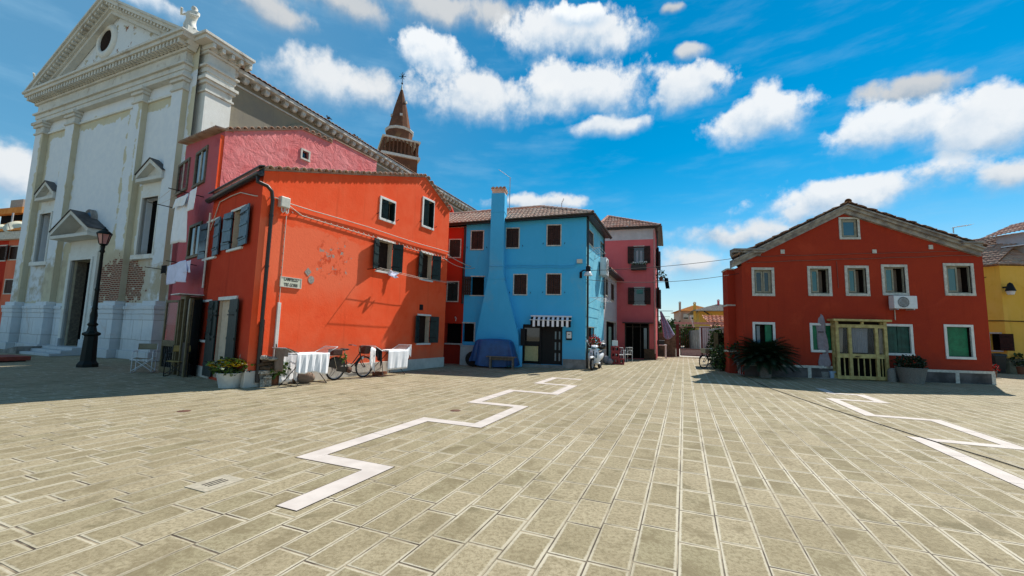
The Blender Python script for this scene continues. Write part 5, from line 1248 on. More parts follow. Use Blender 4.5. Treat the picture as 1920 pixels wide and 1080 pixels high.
mb = MB(); c_ = (r[0] + r[2]) / 2; mb.sheet(lambda u, v: WH.P(c_ - 0.5 + 1.0 * u, r[1] + (r[3] - r[1] - 0.3) * v, -0.08 + 0.02 * math.sin(u * 30)), 24, 1); mb.build('door_curtain', plain('curtain_green', (0.28, 0.42, 0.36), 0.9, 0.1), dw_)
mb = MB(); WH.poly(mb, [(0, 0), (WLEN, 0), (WLEN, ZW), (0, ZW)], WH.holes, 0, 0.2)
k = -WH.n * 4.5; e0, e1 = WH.P(0, 0), WH.P(WLEN, 0); mb.face([e0 + k, e1 + k, e1 + k + (0, 0, ZW), e0 + k + (0, 0, ZW)])
mb.build('wall', MAT['render_white_house'], white)
mb = MB(); tile_field(mb, [WH.P(-0.05, ZW + 0.05, 0.4), WH.P(WLEN + 0.1, ZW + 0.05, 0.4), WH.P(WLEN + 0.1, ZW + 0.9, -2.2), WH.P(-0.05, ZW + 0.9, -2.2)]); mb.face([WH.P(-0.05, ZW + 0.9, -2.2), WH.P(WLEN, ZW + 0.9, -2.2), WH.P(WLEN, ZW, -4.6), WH.P(-0.05, ZW, -4.6)]); mb.build('roof', MAT['tiles_red'], white)
mb = MB(); WH.slab(mb, -0.05, ZW - 0.06, WLEN + 0.1, ZW + 0.05, 0.36, 0.46); WH.slab(mb, -0.05, ZW - 0.02, WLEN + 0.1, ZW + 0.02, 0, 0.36); mb.build('gutter', MAT['pipe_brown'], white)

# ------------------------------------------------------------------ dark pink house at the lane corner
rose = rooted('dark_pink_house', 'dark pink house with a white band under its hipped roof', 'house', P2)
PLEN, PDEP = 3.6, 6.0
ZP2 = PW.at(1226, 428)[1]
pr = lambda a, b2: PW.rect(a, b2)
for i, (a, b2) in enumerate((((1188.3, 462.5), (1208, 494)), ((1189, 539.5), (1208.7, 571)))):
    r = pr(a, b2); hole(PW, r); mb = MB(); PW.slab(mb, r[0] - 0.02, r[3], r[2] + 0.02, r[3] + 0.05, -0.05, 0.03); PW.slab(mb, r[0] - 0.1, r[1] - 0.06, r[2] + 0.1, r[1], -0.05, 0.07); w = mb.build('window', MAT['old_white'], rose); pane(PW, r, -0.18, 'pane_dark', w)
    leaf(PW, w, r[0], r[1], r[3], (r[2] - r[0]) * 0.6, 8, -1, 'shutter_brown'); leaf(PW, w, r[2], r[1], r[3], (r[2] - r[0]) * 0.58, 8, 1, 'shutter_brown')
    mb = MB()
    if i == 0:
        for x_ in (0.22, 0.6): mb.sheet(lambda u, v: PW.P(r[0] + (r[2] - r[0]) * (x_ + 0.22 * u), r[1] + (r[3] - r[1]) * 0.78 * v, -0.16 + 0.02 * math.sin(u * 20)), 8, 1)
        mb.build('curtain', MAT['curtain_grey'], w)
    else:
        PW.slab(mb, r[0] + 0.15, r[3] - 0.4, r[2] - 0.1, r[3] - 0.12, -0.1, -0.09); mb.build('folded_curtain', plain('cloth_teal', (0.12, 0.3, 0.27), 0.9, 0.1), w)
dr2 = pr((1171.5, 606), (1218, 676)); dr2 = (dr2[0], 0.05, dr2[2], dr2[3]); hole(PW, dr2)
mb = MB(); PW.slab(mb, dr2[0] - 0.15, dr2[3], dr2[2] + 0.25, dr2[3] + 0.06, 0.0, 0.5); PW.slab(mb, dr2[0], 0.05, dr2[0] + 0.08, dr2[3], -0.1, 0.02); PW.slab(mb, dr2[2] - 0.08, 0.05, dr2[2], dr2[3], -0.1, 0.02); pd = mb.build('door', MAT['wood_dark'], rose); pane(PW, dr2, -0.3, 'dark_room', pd, 'doorway')
mb = MB(); wv_ = dr2[2] - dr2[0]
for f_ in (0.3, 0.62): PW.slab(mb, dr2[0] + wv_ * f_, 0.05, dr2[0] + wv_ * f_ + 0.07, dr2[3] - 0.05, -0.28, -0.22)
PW.slab(mb, dr2[0] + 0.1, dr2[3] - 0.25, dr2[2] - 0.1, dr2[3] - 0.2, -0.28, -0.22); mb.build('door_frame', MAT['wood_dark'], pd)
mb = MB(); PW.slab(mb, dr2[2] - 0.35, 0.2, dr2[2] - 0.16, dr2[3] - 0.3, -0.2, -0.17); mb.build('side_glass', MAT['pane_blue'], pd)
mb = MB(); PW.poly(mb, [(0, 0), (PLEN, 0), (PLEN, ZP2 - 0.75), (0, ZP2 - 0.75)], PW.holes, 0, 0.2)
SDR = 69.0
PS = Wall(P2, SDR); sw = PS
for a in ((0.6, 1.4, 7.2, 8.0), (0.6, 1.4, 4.0, 5.4)): pass
mb.m = 1; PW.poly(mb, [(0, ZP2 - 0.75), (PLEN, ZP2 - 0.75), (PLEN, ZP2), (0, ZP2)], [], 0.0); mb.m = 0
PS.poly(mb, [(0, 0), (PDEP, 0), (PDEP, ZP2), (0, ZP2)], [], 0)
e = PS.P(PDEP, 0); f = PW.P(0, 0) - PW.n * PDEP; mb.face([e, f, f + (0, 0, ZP2), e + (0, 0, ZP2)]); mb.face([f, PW.P(0, 0), PW.P(0, ZP2), f + (0, 0, ZP2)])
mb.build('wall', [MAT['stucco_rose'], MAT['render_white']], rose)
for z_ in (4.2, 7.0):
    mb = MB(); PS.slab(mb, 1.2, z_ - 0.7, 2.0, z_ + 0.7, 0.0, 0.04); wv = mb.build('window', MAT['white_paint'], rose); pane(PS, (1.28, z_ - 0.62, 1.92, z_ + 0.62), 0.06, 'pane_dark', wv)
    leaf(PS, wv, 1.2, z_ - 0.7, z_ + 0.7, 0.5, 20, -1, 'shutter_brown'); leaf(PS, wv, 2.0, z_ - 0.7, z_ + 0.7, 0.5, 30, 1, 'shutter_brown')
er = PW.P(PLEN + 0.35, ZP2 + 0.08, 0.35); el_ = PW.P(-0.4, ZP2 + 0.08, 0.35); s_, z_ = PW.at(1138.5, 400, -2.8); z_ = min(z_, ZP2 + 1.75); pk = PW.P(max(0.3, min(s_, 1.2)), z_, -2.8); ebk = PS.P(PDEP + 0.3, ZP2 + 0.08, 0.35); elb = PW.P(-0.4, ZP2 + 0.08, -PDEP - 0.3)
mb = MB(); tile_field(mb, [el_, er, pk], 0.22, 0.36); tile_field(mb, [er, ebk, pk], 0.22, 0.36); tile_field(mb, [elb, el_, pk], 0.22, 0.36); mb.face([ebk, elb, pk]); ridge_tiles(mb, er + (0, 0, 0.05), pk + (0, 0, 0.06)); ridge_tiles(mb, el_ + (0, 0, 0.05), pk + (0, 0, 0.06)); mb.build('roof', MAT['tiles_red'], rose)
mb = MB(); gutter(mb, el_ + PW.n * 0.05, er + PW.n * 0.05, 0.07); gutter(mb, er + PS.n * 0.04, ebk + PS.n * 0.04, 0.07); mb.face([el_ - (0, 0, .05), er - (0, 0, .05), PW.P(PLEN, ZP2 - .02, -.2), PW.P(0, ZP2 - .02, -.2)]); mb.face([er - (0, 0, .05), ebk - (0, 0, .05), PS.P(PDEP, ZP2 - .02, -.2), PS.P(0, ZP2 - .02, -.2)])
mb.tube([PS.P(1.0, ZP2, 0.12), PS.P(1.0, 0.2, 0.12)], 0.05, 8); mb.build('gutter', MAT['pipe_brown'], rose)
mb = MB(); mb.tube([PW.P(PLEN - 0.05, ZP2 - 0.1, 0.02), PW.P(PLEN - 0.05, 0.4, 0.02)], 0.05, 8); mb.build('downpipe', plain('pipe_rose', (0.6, 0.3, 0.26), 0.6), rose)
r = pr((1183, 496), (1212, 507)); wb = rooted('window_box', 'dark planter box with white flowers below the upper pink house window', 'planter', PW.P((r[0] + r[2]) / 2, r[1], 0.2))
mb = MB(); PW.slab(mb, r[0], r[1], r[2], r[3] - 0.08, 0.08, 0.34); mb.build('trough', MAT['wood_dark'], wb, bevel=0.01)
WBOX = (r, wb)
mb = MB(); PW.slab(mb, PLEN - 0.75, 0, PLEN - 0.02, 0.7, 0.003, 0.03); mb.build('plinth', MAT['bark'], rose)
# ------------------------------------------------------------------ dark red house on the right
red = rooted('dark_red_house', 'broad dark red house with white framed windows and a low gable, in shade', 'house', (HL + HR) / 2)
def hr(a, b2): return HW.rect(a, b2)
def casement(r, w, kind, par):
    # two timber sashes behind the opening; the left one closed and glazed, the right one folded inwards
    s0, z0, s1, z1 = r; m_ = s0 + (s1 - s0) * (0.5 if kind != 'both' else 0.52)
    mb = MB(); frame_bars(HW, mb, (s0 + 0.04, z0 + 0.04, s1 - 0.04, z1 - 0.04), 0.04, -0.12, -0.06); cs_ = mb.build('casement', MAT['wood_pale'], w)
    for k, (a, b2) in enumerate(((s0 + 0.05, m_ - 0.01), (m_ + 0.01, s1 - 0.05))):
        if k == 1 and kind == 'open':
            mb = MB(); HW.slab(mb, a + (b2 - a) * 0.45, z0 + 0.06, b2, z1 - 0.06, -0.42, -0.38); mb.build('drawn_curtain', MAT['cloth_taupe'], w); continue
        mb = MB(); e = 0.06; frame_bars(HW, mb, (a + e, z0 + 0.05 + e, b2 - e, z1 - 0.05 - e), e, -0.1, -0.05); sh = mb.build('sash', MAT['wood_pale'], w)
        pane(HW, (a + e, z0 + 0.05 + e, b2 - e, z1 - 0.05 - e), -0.07, 'pane_dark' if kind == 'both' else 'pane_teal', sh, 'glass')
for i, (a, b2, kind) in enumerate((((1408.5, 501.5), (1453, 555.5), 'both'), ((1512.7, 499), (1560.5, 555.5), 'open'), ((1582.5, 498), (1631.5, 555.5), 'open'), ((1651, 496), (1704.5, 554.5), 'open'), ((1767, 493.5), (1829.5, 555), 'open'))):
    r = hr(a, b2); w, r = window(HW, red, r, 0.11, 'old_white', 0.03, 0.45, 'dark_brown_room', sill=0.01); casement(r, w, kind, red)
r = hr((1571.5, 407.5), (1613, 449)); w, r = window(HW, red, r, 0.09, 'old_white', 0.03, 0.12, None); mb = MB(); frame_bars(HW, mb, (r[0] + 0.12, r[1] + 0.1, r[2] - 0.1, r[3] - 0.12), 0.12, -0.1, -0.04); cs_ = mb.build('casement', MAT['wood_pale'], w); pane(HW, (r[0] + 0.12, r[1] + 0.1, r[2] - 0.1, r[3] - 0.12), -0.06, 'pane_blue', cs_, 'glass')
for i, (a, b2) in enumerate((((1410.5, 603.5), (1455, 661)), ((1517.5, 605.5), (1566, 661.5)), ((1655, 607), (1714.5, 667.5)), ((1768.5, 608), (1829.5, 674.5)))):
    r = hr(a, b2); w, r = window(HW, red, r, 0.1, 'white_paint', 0.03, 0.25, 'dark_brown_room', sill=0.02)
    s0, z0, s1, z1 = r; m_ = (s0 + s1) / 2
    if i == 0:
        pane(HW, (s0 + 0.12, z0, m_ - 0.1, z1 - 0.06), -0.14, 'pane_blue', w, 'glass')
        mb = MB(); HW.slab(mb, m_ + 0.08, z0, s1 - 0.02, z1 - 0.02, -0.1, -0.06); mb.build('shutter', MAT['shutter_emerald'], w)
    elif i == 3:
        mb = MB(); HW.slab(mb, s0 + 0.01, z0 + 0.01, s1 - 0.05, z1 - 0.01, -0.13, -0.1)
        for k in range(20): HW.slab(mb, s0 + 0.01, z0 + 0.02 + k * (z1 - z0) / 20, s1 - 0.05, z0 + 0.045 + k * (z1 - z0) / 20, -0.1, -0.092)
        mb.build('roller_blind', MAT['shutter_emerald'], w)
    else:
        for k in (0, 1):
            mb = MB(); a_ = s0 + 0.01 + k * (s1 - s0) / 2; b_ = a_ + (s1 - s0) / 2 - 0.02; nb = 3
            for j in range(nb): HW.slab(mb, a_ + j * (b_ - a_) / nb + 0.003, z0 + 0.01, a_ + (j + 1) * (b_ - a_) / nb - 0.003, z1 - 0.01, -0.1, -0.06)
            for zz in (0.2, 0.75): HW.slab(mb, a_, z0 + (z1 - z0) * zz, b_, z0 + (z1 - z0) * zz + 0.06, -0.06, -0.045)
            mb.build('shutter', MAT['shutter_emerald' if (i == 1) else 'shutter_emerald_dim'], w)
eL, eR = HW.at(1383, 492)[1], HW.at(1840, 470)[1]
ap = HW.at(1590, 396)
mb = MB(); HW.poly(mb, [(0, 0), (HLEN, 0), (HLEN, eR), ap, (0, eL)], HW.holes, 0, 0.5, 1)  # window reveals coloured dark, inside shade put into the material
HD = 7.5; bkv = un(57) * HD
mb.m = 0
mb.face([HR, HR + bkv, HR + bkv + (0, 0, eR), HR + (0, 0, eR)]); mb.face([HL + bkv, HR + bkv, HR + bkv + (0, 0, eR), HL + bkv + (0, 0, eL)])
mb.build('wall', [MAT['stucco_oxblood'], MAT['dark_brown_room']], red)
# stepped side along the lane with white bands
w75 = Wall(HL, 80); lane = un(76); a0 = w75.P(w75.at(1381, 650)[0], 0); wf_ = Wall(a0, HANG); b0 = a0; b1 = wf_.P(wf_.at(1367, 650)[0], 0); w72 = Wall(b1, 76); b2_ = w72.P(w72.at(1358, 650)[0], 0)
mb = MB()
for p_, q_ in ((HL, a0), (b0, b1), (b1, b2_), (b2_, b2_ + un(50) * 6), (b2_ + un(50) * 6, b2_ + un(50) * 6 + HW.t * 5)): mb.face([p_, q_, q_ + (0, 0, eL - 0.15), p_ + (0, 0, eL - 0.15)])
an = mb.build('side_wall', MAT['stucco_oxblood'], red)
mb = MB()
for z_ in (eL - 0.2, 3.05, 0.95):
    mb.prism([b0 + (0, 0, z_), b1 + (0, 0, z_) - lane * 0.02, b1 + (0, 0, z_ + 0.07) - lane * 0.02, b0 + (0, 0, z_ + 0.07)], -lane * 0.03)
    mb.prism([b1 + (0, 0, z_), b2_ + (0, 0, z_), b2_ + (0, 0, z_ + 0.07), b1 + (0, 0, z_ + 0.07)], -HW.t * 0.04)
mb.build('string_course', MAT['old_white'], an)
# roof with pale stone verge cornice
OVH = 0.38
rl_, rr_, ra_ = HW.at(1371, 486, OVH), HW.at(1853, 462, OVH), HW.at(1590.5, 379, OVH)
mb = MB(); dep = bkv * 1.05
lp_, rp_, ap_ = HW.P(rl_[0], rl_[1] + 0.07, OVH), HW.P(rr_[0], rr_[1], OVH), HW.P(*ra_, OVH)
for a, b2 in ((lp_, ap_), (rp_, ap_)):
    tile_field(mb, [a + dep, a, b2, b2 + dep] if np.allclose(a, lp_) else [a, a + dep, b2 + dep, b2], 0.22, 0.36)
ridge_tiles(mb, ap_ + (0, 0, 0.05), ap_ + dep, 0.13)
mb.build('roof', MAT['tiles_weathered'], red)
mb = MB()
for (e_, z_e, sgn) in ((rl_[0] + 0.12, rl_[1] + 0.0, 1), (rr_[0] - 0.05, rr_[1] - 0.03, -1)):
    aa = np.array([e_, z_e]); bb_ = np.array([ra_[0], ra_[1] - 0.05])
    for (h0, h1, d_) in ((-0.34, -0.17, 0.14), (-0.17, -0.06, 0.26), (-0.06, 0.0, OVH - 0.03)):
        mb.prism([HW.P(aa[0], aa[1] + h0, d_), HW.P(bb_[0], bb_[1] + h0 * 1.05, d_), HW.P(bb_[0], bb_[1] + h1, d_), HW.P(aa[0], aa[1] + h1, d_)], -HW.n * (d_ + 0.1))
for (s0, s1, z_, w_) in ((rl_[0] + 0.12, HW.at(1429, 475)[0], HW.at(1400, 480)[1], 1), (HW.at(1790, 460)[0], rr_[0] - 0.12, HW.at(1820, 468)[1], -1)):
    for (k, h0, h1, d_) in ((0, 0.0, 0.1, 0.1), (1, 0.1, 0.2, OVH - 0.06), (2, 0.2, 0.27, OVH + 0.02)):
        x0, x1 = (s0, s1 - 0.1 + 0.05 * k) if w_ > 0 else (s0 + 0.1 - 0.05 * k, s1)
        HW.slab(mb, x0, z_ + h0, x1, z_ + h1, -0.08, d_)
mb.build('verge_cornice', MAT['grey_stone_trim'], red, bevel=0.012)
mb = MB(); HW.slab(mb, -0.02, 0, HLEN + 0.02, 0.42, 0.003, 0.03); mb.m = 1
HW.slab(mb, -0.03, 0.42, HLEN + 0.03, 0.52, 0.003, 0.05)
for px in (1517, 1793): s = HW.at(px, 700)[0]; HW.slab(mb, s - 0.07, 0, s + 0.07, 0.419, 0.031, 0.05)
HW.slab(mb, HLEN - 0.1, 0, HLEN + 0.04, 0.419, 0.031, 0.05)
mb.build('plinth', [MAT['base_grey'], MAT['old_white']], red)
mb = MB()
for px, py in ((1467, 472), (1639, 472), (1744.5, 463.5)): s, z = HW.at(px, py); HW.slab(mb, s - 0.08, z - 0.09, s + 0.08, z + 0.09, 0.002, 0.03)
mb.build('anchor_plate', MAT['old_white'], red)
mb = MB()
za_, zb_ = HW.at(1400, 482)[1], HW.at(1838, 470)[1]; zc_, zd_ = HW.at(1402, 493)[1], HW.at(1838, 478)[1]
mb.tube([HW.P(HLEN * u, za_ + (zb_ - za_) * u + 0.01 * math.sin(u * 40), 0.03) for u in np.linspace(0.02, 1, 20)], 0.013, 5); mb.tube([HW.P(HLEN * u, zc_ + (zd_ - zc_) * u + 0.014 * math.sin(u * 30 + 1), 0.03) for u in np.linspace(0.02, 1, 20)], 0.016, 5)
s, z = HW.at(1568, 490); mb.tube([HW.P(s, z, 0.02), HW.P(s + 0.02, HW.at(1572, 540)[1], 0.02)], 0.012, 5)
mb.build('wall_cable', MAT['cable_red'], red)
mb = MB(); s, z = HW.at(1676, 580); mb.tube([HW.P(s, z, 0.04), HW.P(s, HW.at(1676, 600)[1], 0.04)], 0.02, 6); mb.build('drain_hose', MAT['cable_pale'], red)
r = hr((1661, 554.5), (1708, 581)); ac_unit(HW, r[0], r[1] + 0.02, r[2] - r[0] - 0.05, r[3] - r[1] - 0.05, 0.3, 'white air conditioner with round grille under the red house window', 0.12)
rp0 = HW.P(*HW.at(1788, 437, -1.5), -1.5); antenna(rp0, at_height(rp0, 1790.5, 426), HW.t * 0.75 + np.array([0, 0, 0.12]), 'slim antenna on the right slope of the dark red house roof', 5)
# yellow glazed porch
PD = 0.36
ps0, ps1 = HW.at(1572, 713, PD)[0], HW.at(1670, 716, PD)[0]; pz = HW.at(1620, 602, PD)[1]
porch2 = rooted('yellow_porch', 'yellow timber glazed porch around the door of the dark red house', 'porch', HW.P((ps0 + ps1) / 2, 0, PD / 2))
zr, zl2, zm0, zm1, zb2 = pz - 0.02, HW.at(1620, 615, PD)[1], HW.at(1620, 664, PD)[1], HW.at(1620, 672, PD)[1], HW.at(1620, 709, PD)[1]
bars = [ps0, HW.at(1597.5, 690, PD)[0], HW.at(1648, 690, PD)[0], ps1]
mb = MB(); pw = 0.12
for i, s in enumerate(bars): HW.slab(mb, s - (pw if i == 3 else 0 if i == 0 else pw / 2), 0.03, s + (pw if i == 0 else 0 if i == 3 else pw / 2), zr if i in (0, 3) else zl2, PD - 0.1, PD)
def rail(z0, z1, d0=PD - 0.09, d1=PD - 0.01):
    xs_ = [(bars[0] + pw, bars[1] - pw / 2), (bars[1] + pw / 2, bars[2] - pw / 2), (bars[2] + pw / 2, bars[3] - pw)]
    for a, b2 in xs_: HW.slab(mb, a, z0, b2, z1, d0, d1)
rail(zm1, zm0); rail(0.03, 0.17)
HW.slab(mb, bars[0] + pw, zl2, bars[3] - pw, zl2 + 0.14, PD - 0.1, PD - 0.002); c_ = (bars[1] + bars[2]) / 2; HW.slab(mb, c_ - 0.05, zl2 + 0.14, c_ + 0.05, zr - 0.002, PD - 0.09, PD - 0.01)
for a in (bars[0], bars[3] - 0.1): HW.slab(mb, a, 0.03, a + 0.1, zr, 0.03, 0.13); HW.slab(mb, a, zm1, a + 0.1, zm0, 0.13, PD - 0.1); HW.slab(mb, a, 0.03, a + 0.1, 0.17, 0.13, PD - 0.1); HW.slab(mb, a, zl2, a + 0.1, zl2 + 0.14, 0.13, PD - 0.1)
fr_ = mb.build('frame', MAT['porch_yellow'], porch2, bevel=0.008)
mb = MB()
for (a, b2, n_) in ((bars[0] + pw, bars[1] - pw / 2, 1), (bars[1] + pw / 2, bars[2] - pw / 2, 3), (bars[2] + pw / 2, bars[3] - pw, 1)):
    for k in range(n_): s = a + (b2 - a) * (k + 1) / (n_ + 1); HW.slab(mb, s - 0.018, 0.17, s + 0.018, zm1, PD - 0.07, PD - 0.035)
mb.build('glazing_bars', MAT['porch_yellow'], fr_)
mb = MB(); HW.slab(mb, bars[0] - 0.12, zr, bars[3] + 0.14, zr + 0.09, 0.0, PD + 0.1); mb.build('roof', MAT['porch_yellow'], porch2, bevel=0.01)
mb = MB(); HW.slab(mb, bars[0] + 0.05, 0.05, bars[3] - 0.05, zm0, PD - 0.2, PD - 0.19); mb.build('lower_panel', MAT['dark_room'], porch2)
mb = MB(); HW.slab(mb, bars[0] + pw, zm0, bars[3] - pw, zl2, PD - 0.06, PD - 0.055); mb.build('glass', MAT['pane_clear'], porch2)
mb = MB(); a, b2 = bars[1] + 0.1, bars[2] - 0.25; mb.sheet(lambda u, v: HW.P(a + (b2 - a) * (u * (1 - 0.06 * (1 - v))), zm0 + 0.05 + (zl2 - zm0 - 0.06) * v, PD - 0.16 + 0.02 * math.sin(u * 46)), 60, 3); mb.build('curtain', MAT['curtain_grey'], porch2)
for s_a in (bars[0] + 0.25, bars[2] + 0.22):
    mb = MB(); mb.sheet(lambda u, v: HW.P(s_a + 0.14 * (u - 0.5 * (1 - v)), zm0 + 0.05 + (zl2 - zm0 - 0.06) * v, PD - 0.18 + 0.02 * math.sin(u * 20)), 10, 3); mb.build('side_curtain', MAT['curtain_cream'], porch2)
mb = MB(); HW.slab(mb, bars[1] + 0.16, zm1 + 0.05, bars[1] + 0.28, zm1 + 0.08, PD - 0.01, PD + 0.05); mb.build('door_handle', MAT['iron_dark'], porch2)
pane(HW, (bars[0], 0.02, bars[3], zr), 0.06, 'dark_brown_room', porch2, 'doorway')

# ------------------------------------------------------------------ yellow house at the far right
YC = G(1893, 701)
yel = rooted('yellow_house', 'mustard yellow house with an old tiled roof at the far right', 'house', YC)
YL = Wall(YC - un(-72) * 9.0, -72); YR = Wall(YC, -3)
ye = at_height(YC, 1890, 497)
s, z = YL.at(1876, 642); r = YL.rect((1852, 623), (1882, 660)); w, r = window(YL, yel, r, 0.08, 'old_white', 0.02, 0.2, 'dark_room'); leaf(YL, w, r[2], r[1], r[3], 0.6, 12, 1, 'shutter_brown')
mb = MB(); YL.poly(mb, [(0, 0), (9, 0), (9, ye), (0, ye)], YL.holes, 0, 0.2); YR.poly(mb, [(0, 0), (10, 0), (10, ye), (0, ye)], [], 0)
e = YR.P(10, 0) - YR.n * 7; f = YL.P(0, 0) - YL.n * 7; mb.face([f, e, e + (0, 0, ye), f + (0, 0, ye)]); mb.face([f, YL.P(0, 0), YL.P(0, ye), f + (0, 0, ye)]); mb.face([e, YR.P(10, 0), YR.P(10, ye), e + (0, 0, ye)])
mb.build('wall', MAT['stucco_yellow'], yel)
mb = MB(); yt = at_height(YC - YL.n * 4.5, 1840, 445)
ev0, ev1, ev2 = YL.P(-0.2, ye + 0.05, 0.25), YL.P(9, ye + 0.05, 0.25), YR.P(10, ye + 0.05, 0.25)
t0, t1, t2 = YL.P(-0.2, yt, -4.5), YL.P(8.6, yt, -4.5), YR.P(10, yt, -4.5)
tile_field(mb, [ev0, ev1, t1, t0], 0.24, 0.4); tile_field(mb, [ev1, ev2, t2, t1], 0.24, 0.4); mb.face([t0, t2, e + (0, 0, ye), f + (0, 0, ye)]); ridge_tiles(mb, t0, t1, 0.13)
mb.build('roof', MAT['tiles_weathered'], yel)
mb = MB(); s, z = YR.at(1908, 465, -1.2); mb.obox(YR.P(s, ye + 0.2, -0.7), YR.t * 3, -YR.n * 1.6, (0, 0, 2.0)); dm = mb.build('dormer', MAT['render_white'], yel)
zt = ye + 2.2; mb = MB(); tile_field(mb, [YR.P(s - 0.4, zt, -0.3), YR.P(s - 0.4, zt, -2.8), YR.P(s + 1.5, zt + 0.9, -2.8), YR.P(s + 1.5, zt + 0.9, -0.3)], 0.24, 0.4); mb.prism([YR.P(s - 0.4, zt - 0.05, -0.3), YR.P(s + 1.5, zt + 0.85, -0.3), YR.P(s + 1.5, zt + 0.95, -0.3), YR.P(s - 0.4, zt + 0.05, -0.3)], -YR.n * 0.06); mb.build('dormer_roof', MAT['tiles_red'], dm)
mb = MB(); s, z = YL.at(1895, 464, -2.0); p = YL.P(8.3, ye + (yt - ye) * 0.5 + 0.12, -2.1); mb.obox(p, YL.t * 1.2, -YL.n * 0.6 + np.array([0, 0, 0.12]), np.array([0, 0, 0.05])); mb.build('skylight', MAT['alu_white'], yel)
mb = MB(); YL.slab(mb, 0, 0, 9.02, 0.85, 0.003, 0.04); YR.slab(mb, 0, 0, 10, 0.85, 0.003, 0.04); mb.build('plinth', MAT['concrete_mossy'], yel)
mb = MB(); z = YL.at(1870, 602)[1]; mb.tube([YL.P(s_, z + 0.02 * math.sin(s_), 0.03) for s_ in np.linspace(2, 9, 8)] + [YR.P(s_, z, 0.03) for s_ in np.linspace(0.05, 9, 6)], 0.025, 5)
z = YL.at(1850, 528)[1]; mb.tube([YL.P(5.0, z - 0.1, 0.03), YL.P(8.4, z + 0.25, 0.03), YR.P(2.5, z + 1.0, 0.03)], 0.02, 5); mb.build('wall_cable', MAT['iron_dark'], yel)
s, z = YR.at(1893, 546, 0.3); ylp = rooted('wall_lamp', 'black wall lantern with white glass on the yellow house', 'lamp', YR.P(s, z, 0.3))
mb = MB(); mb.lathe([(0.0, z + 0.5), (0.1, z + 0.42), (0.2, z + 0.08), (0.22, z + 0.0)], YR.P(s, 0, 0.35), 12); YR.slab(mb, s - 0.04, z + 0.2, s + 0.04, z + 0.28, 0.0, 0.35); mb.build('hood', MAT['iron_dark'], ylp)
mb = MB(); mb.lathe([(0.13, z - 0.2), (0.19, z)], YR.P(s, 0, 0.35), 12); mb.build('glass', MAT['enamel_white'], ylp)

# ------------------------------------------------------------------ salmon house at the far left
FD = 52.0
FL0 = at_dist(-60, 630, FD); FL0[2] = 0
fs = Wall(FL0, -16); sal = rooted('salmon_house', 'salmon and wine red house with an orange tiled roof at the far left', 'house', FL0)
def fr2(a, b2): return fs.rect(a, b2)
fe = fs.at(20, 450)[1]
for a, b2 in (((-8, 460), (11, 490)), ((19, 461), (32, 488)), ((10, 523), (25, 552)), ((-25, 527), (-10, 555))):
    w, r = window(fs, sal, fr2(a, b2), 0.08, 'old_white', 0.02, 0.2, 'dark_brown_room'); closed_pair(fs, w, r, 'shutter_brown') if a[0] > 0 else leaf(fs, w, r[2], r[1], r[3], 0.5, 15, 1, 'shutter_brown')
mid = fs.at(4, 540)[0]
mb = MB(); fl_ = fs.at(58, 560)[0] + 1.0; hs1 = [h for h in fs.holes if h[2] < mid]; hs2 = [h for h in fs.holes if h[0] >= mid]; hs1 = [h for h in fs.holes if h not in hs2 and h[2] < mid]
hx = [h for h in fs.holes if h not in hs1 and h not in hs2]
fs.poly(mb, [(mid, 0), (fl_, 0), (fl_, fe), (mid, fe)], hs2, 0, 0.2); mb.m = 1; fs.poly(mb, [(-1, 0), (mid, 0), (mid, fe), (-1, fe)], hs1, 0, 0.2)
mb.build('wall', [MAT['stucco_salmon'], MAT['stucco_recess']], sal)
mb = MB(); fs.slab(mb, -1, fe - 0.02, fl_, fe + 0.55, -0.2, 0.35); mb.build('cornice', MAT['old_white'], sal)
mb = MB(); zr1 = fs.at(20, 405, -3)[1]; tile_field(mb, [fs.P(-1, fe + 0.56, 0.4), fs.P(fl_, fe + 0.56, 0.4), fs.P(fl_, zr1, -3.4), fs.P(-1, zr1, -3.4)], 0.25, 0.4); rf_ = mb.build('roof', MAT['tiles_orange'], sal)
mb = MB(); a = fs.at(2, 410, -2)[0]; b2 = fs.at(42, 410, -2)[0] + 0.3; z0 = fe + 1.2; z1 = fs.at(30, 403, -2)[1]
fs.slab(mb, a, z0, b2, z1, -3.2, -2.0); mb.build('dormer', MAT['dark_room'], sal); mb = MB(); fs.slab(mb, a - 0.3, z1, b2 + 0.4, z1 + 0.5, -3.4, -1.6); mb.build('dormer_roof', MAT['tiles_orange'], sal)
mb = MB(); s, z = fs.at(30, 395, -2.6); mb.obox(fs.P(s - 0.9, z1 + 0.5, -2.6), fs.t * 1.7, -fs.n * 0.8, (0, 0, 1.1)); mb.build('chimney', MAT['mortar_grey'], sal)
def dish(px, py, label, rad=0.62):
    s, z = fs.at(px, py, 0.1); c = fs.P(s, z, 0.1); dq = rooted('satellite_dish', label, 'satellite dish', c, 'satellite dishes on the salmon house roof')
    d = np.array([0.25, -0.75, 0.5]); d /= np.linalg.norm(d); h = np.cross((0, 0, 1.0), d); h /= np.linalg.norm(h); u = np.cross(d, h); rot = np.stack([h, u, d], axis=1)
    mb = MB(); mb.lathe([(0.0, -0.14), (rad * 0.5, -0.1), (rad, 0.0), (rad, 0.03), (rad * 0.5, -0.07), (0.0, -0.11)], c, 24, True, rot); mb.build('reflector', MAT['dish_cream'], dq)
    mb = MB(); mb.tube([c - u * rad * 0.8, c + d * 0.6 - u * 0.2], 0.03, 5); mb.build('feed_arm', MAT['galvanised'], dq); mb = MB(); mb.tube([c - d * 0.12, c - d * 0.3 - np.array([0, 0, 1.0])], 0.05, 6); mb.build('mast', MAT['galvanised'], dq)
dish(27.5, 426, 'cream satellite dish on the orange roof next to the church'); dish(-3, 432, 'cream satellite dish cut by the left edge of the photo')
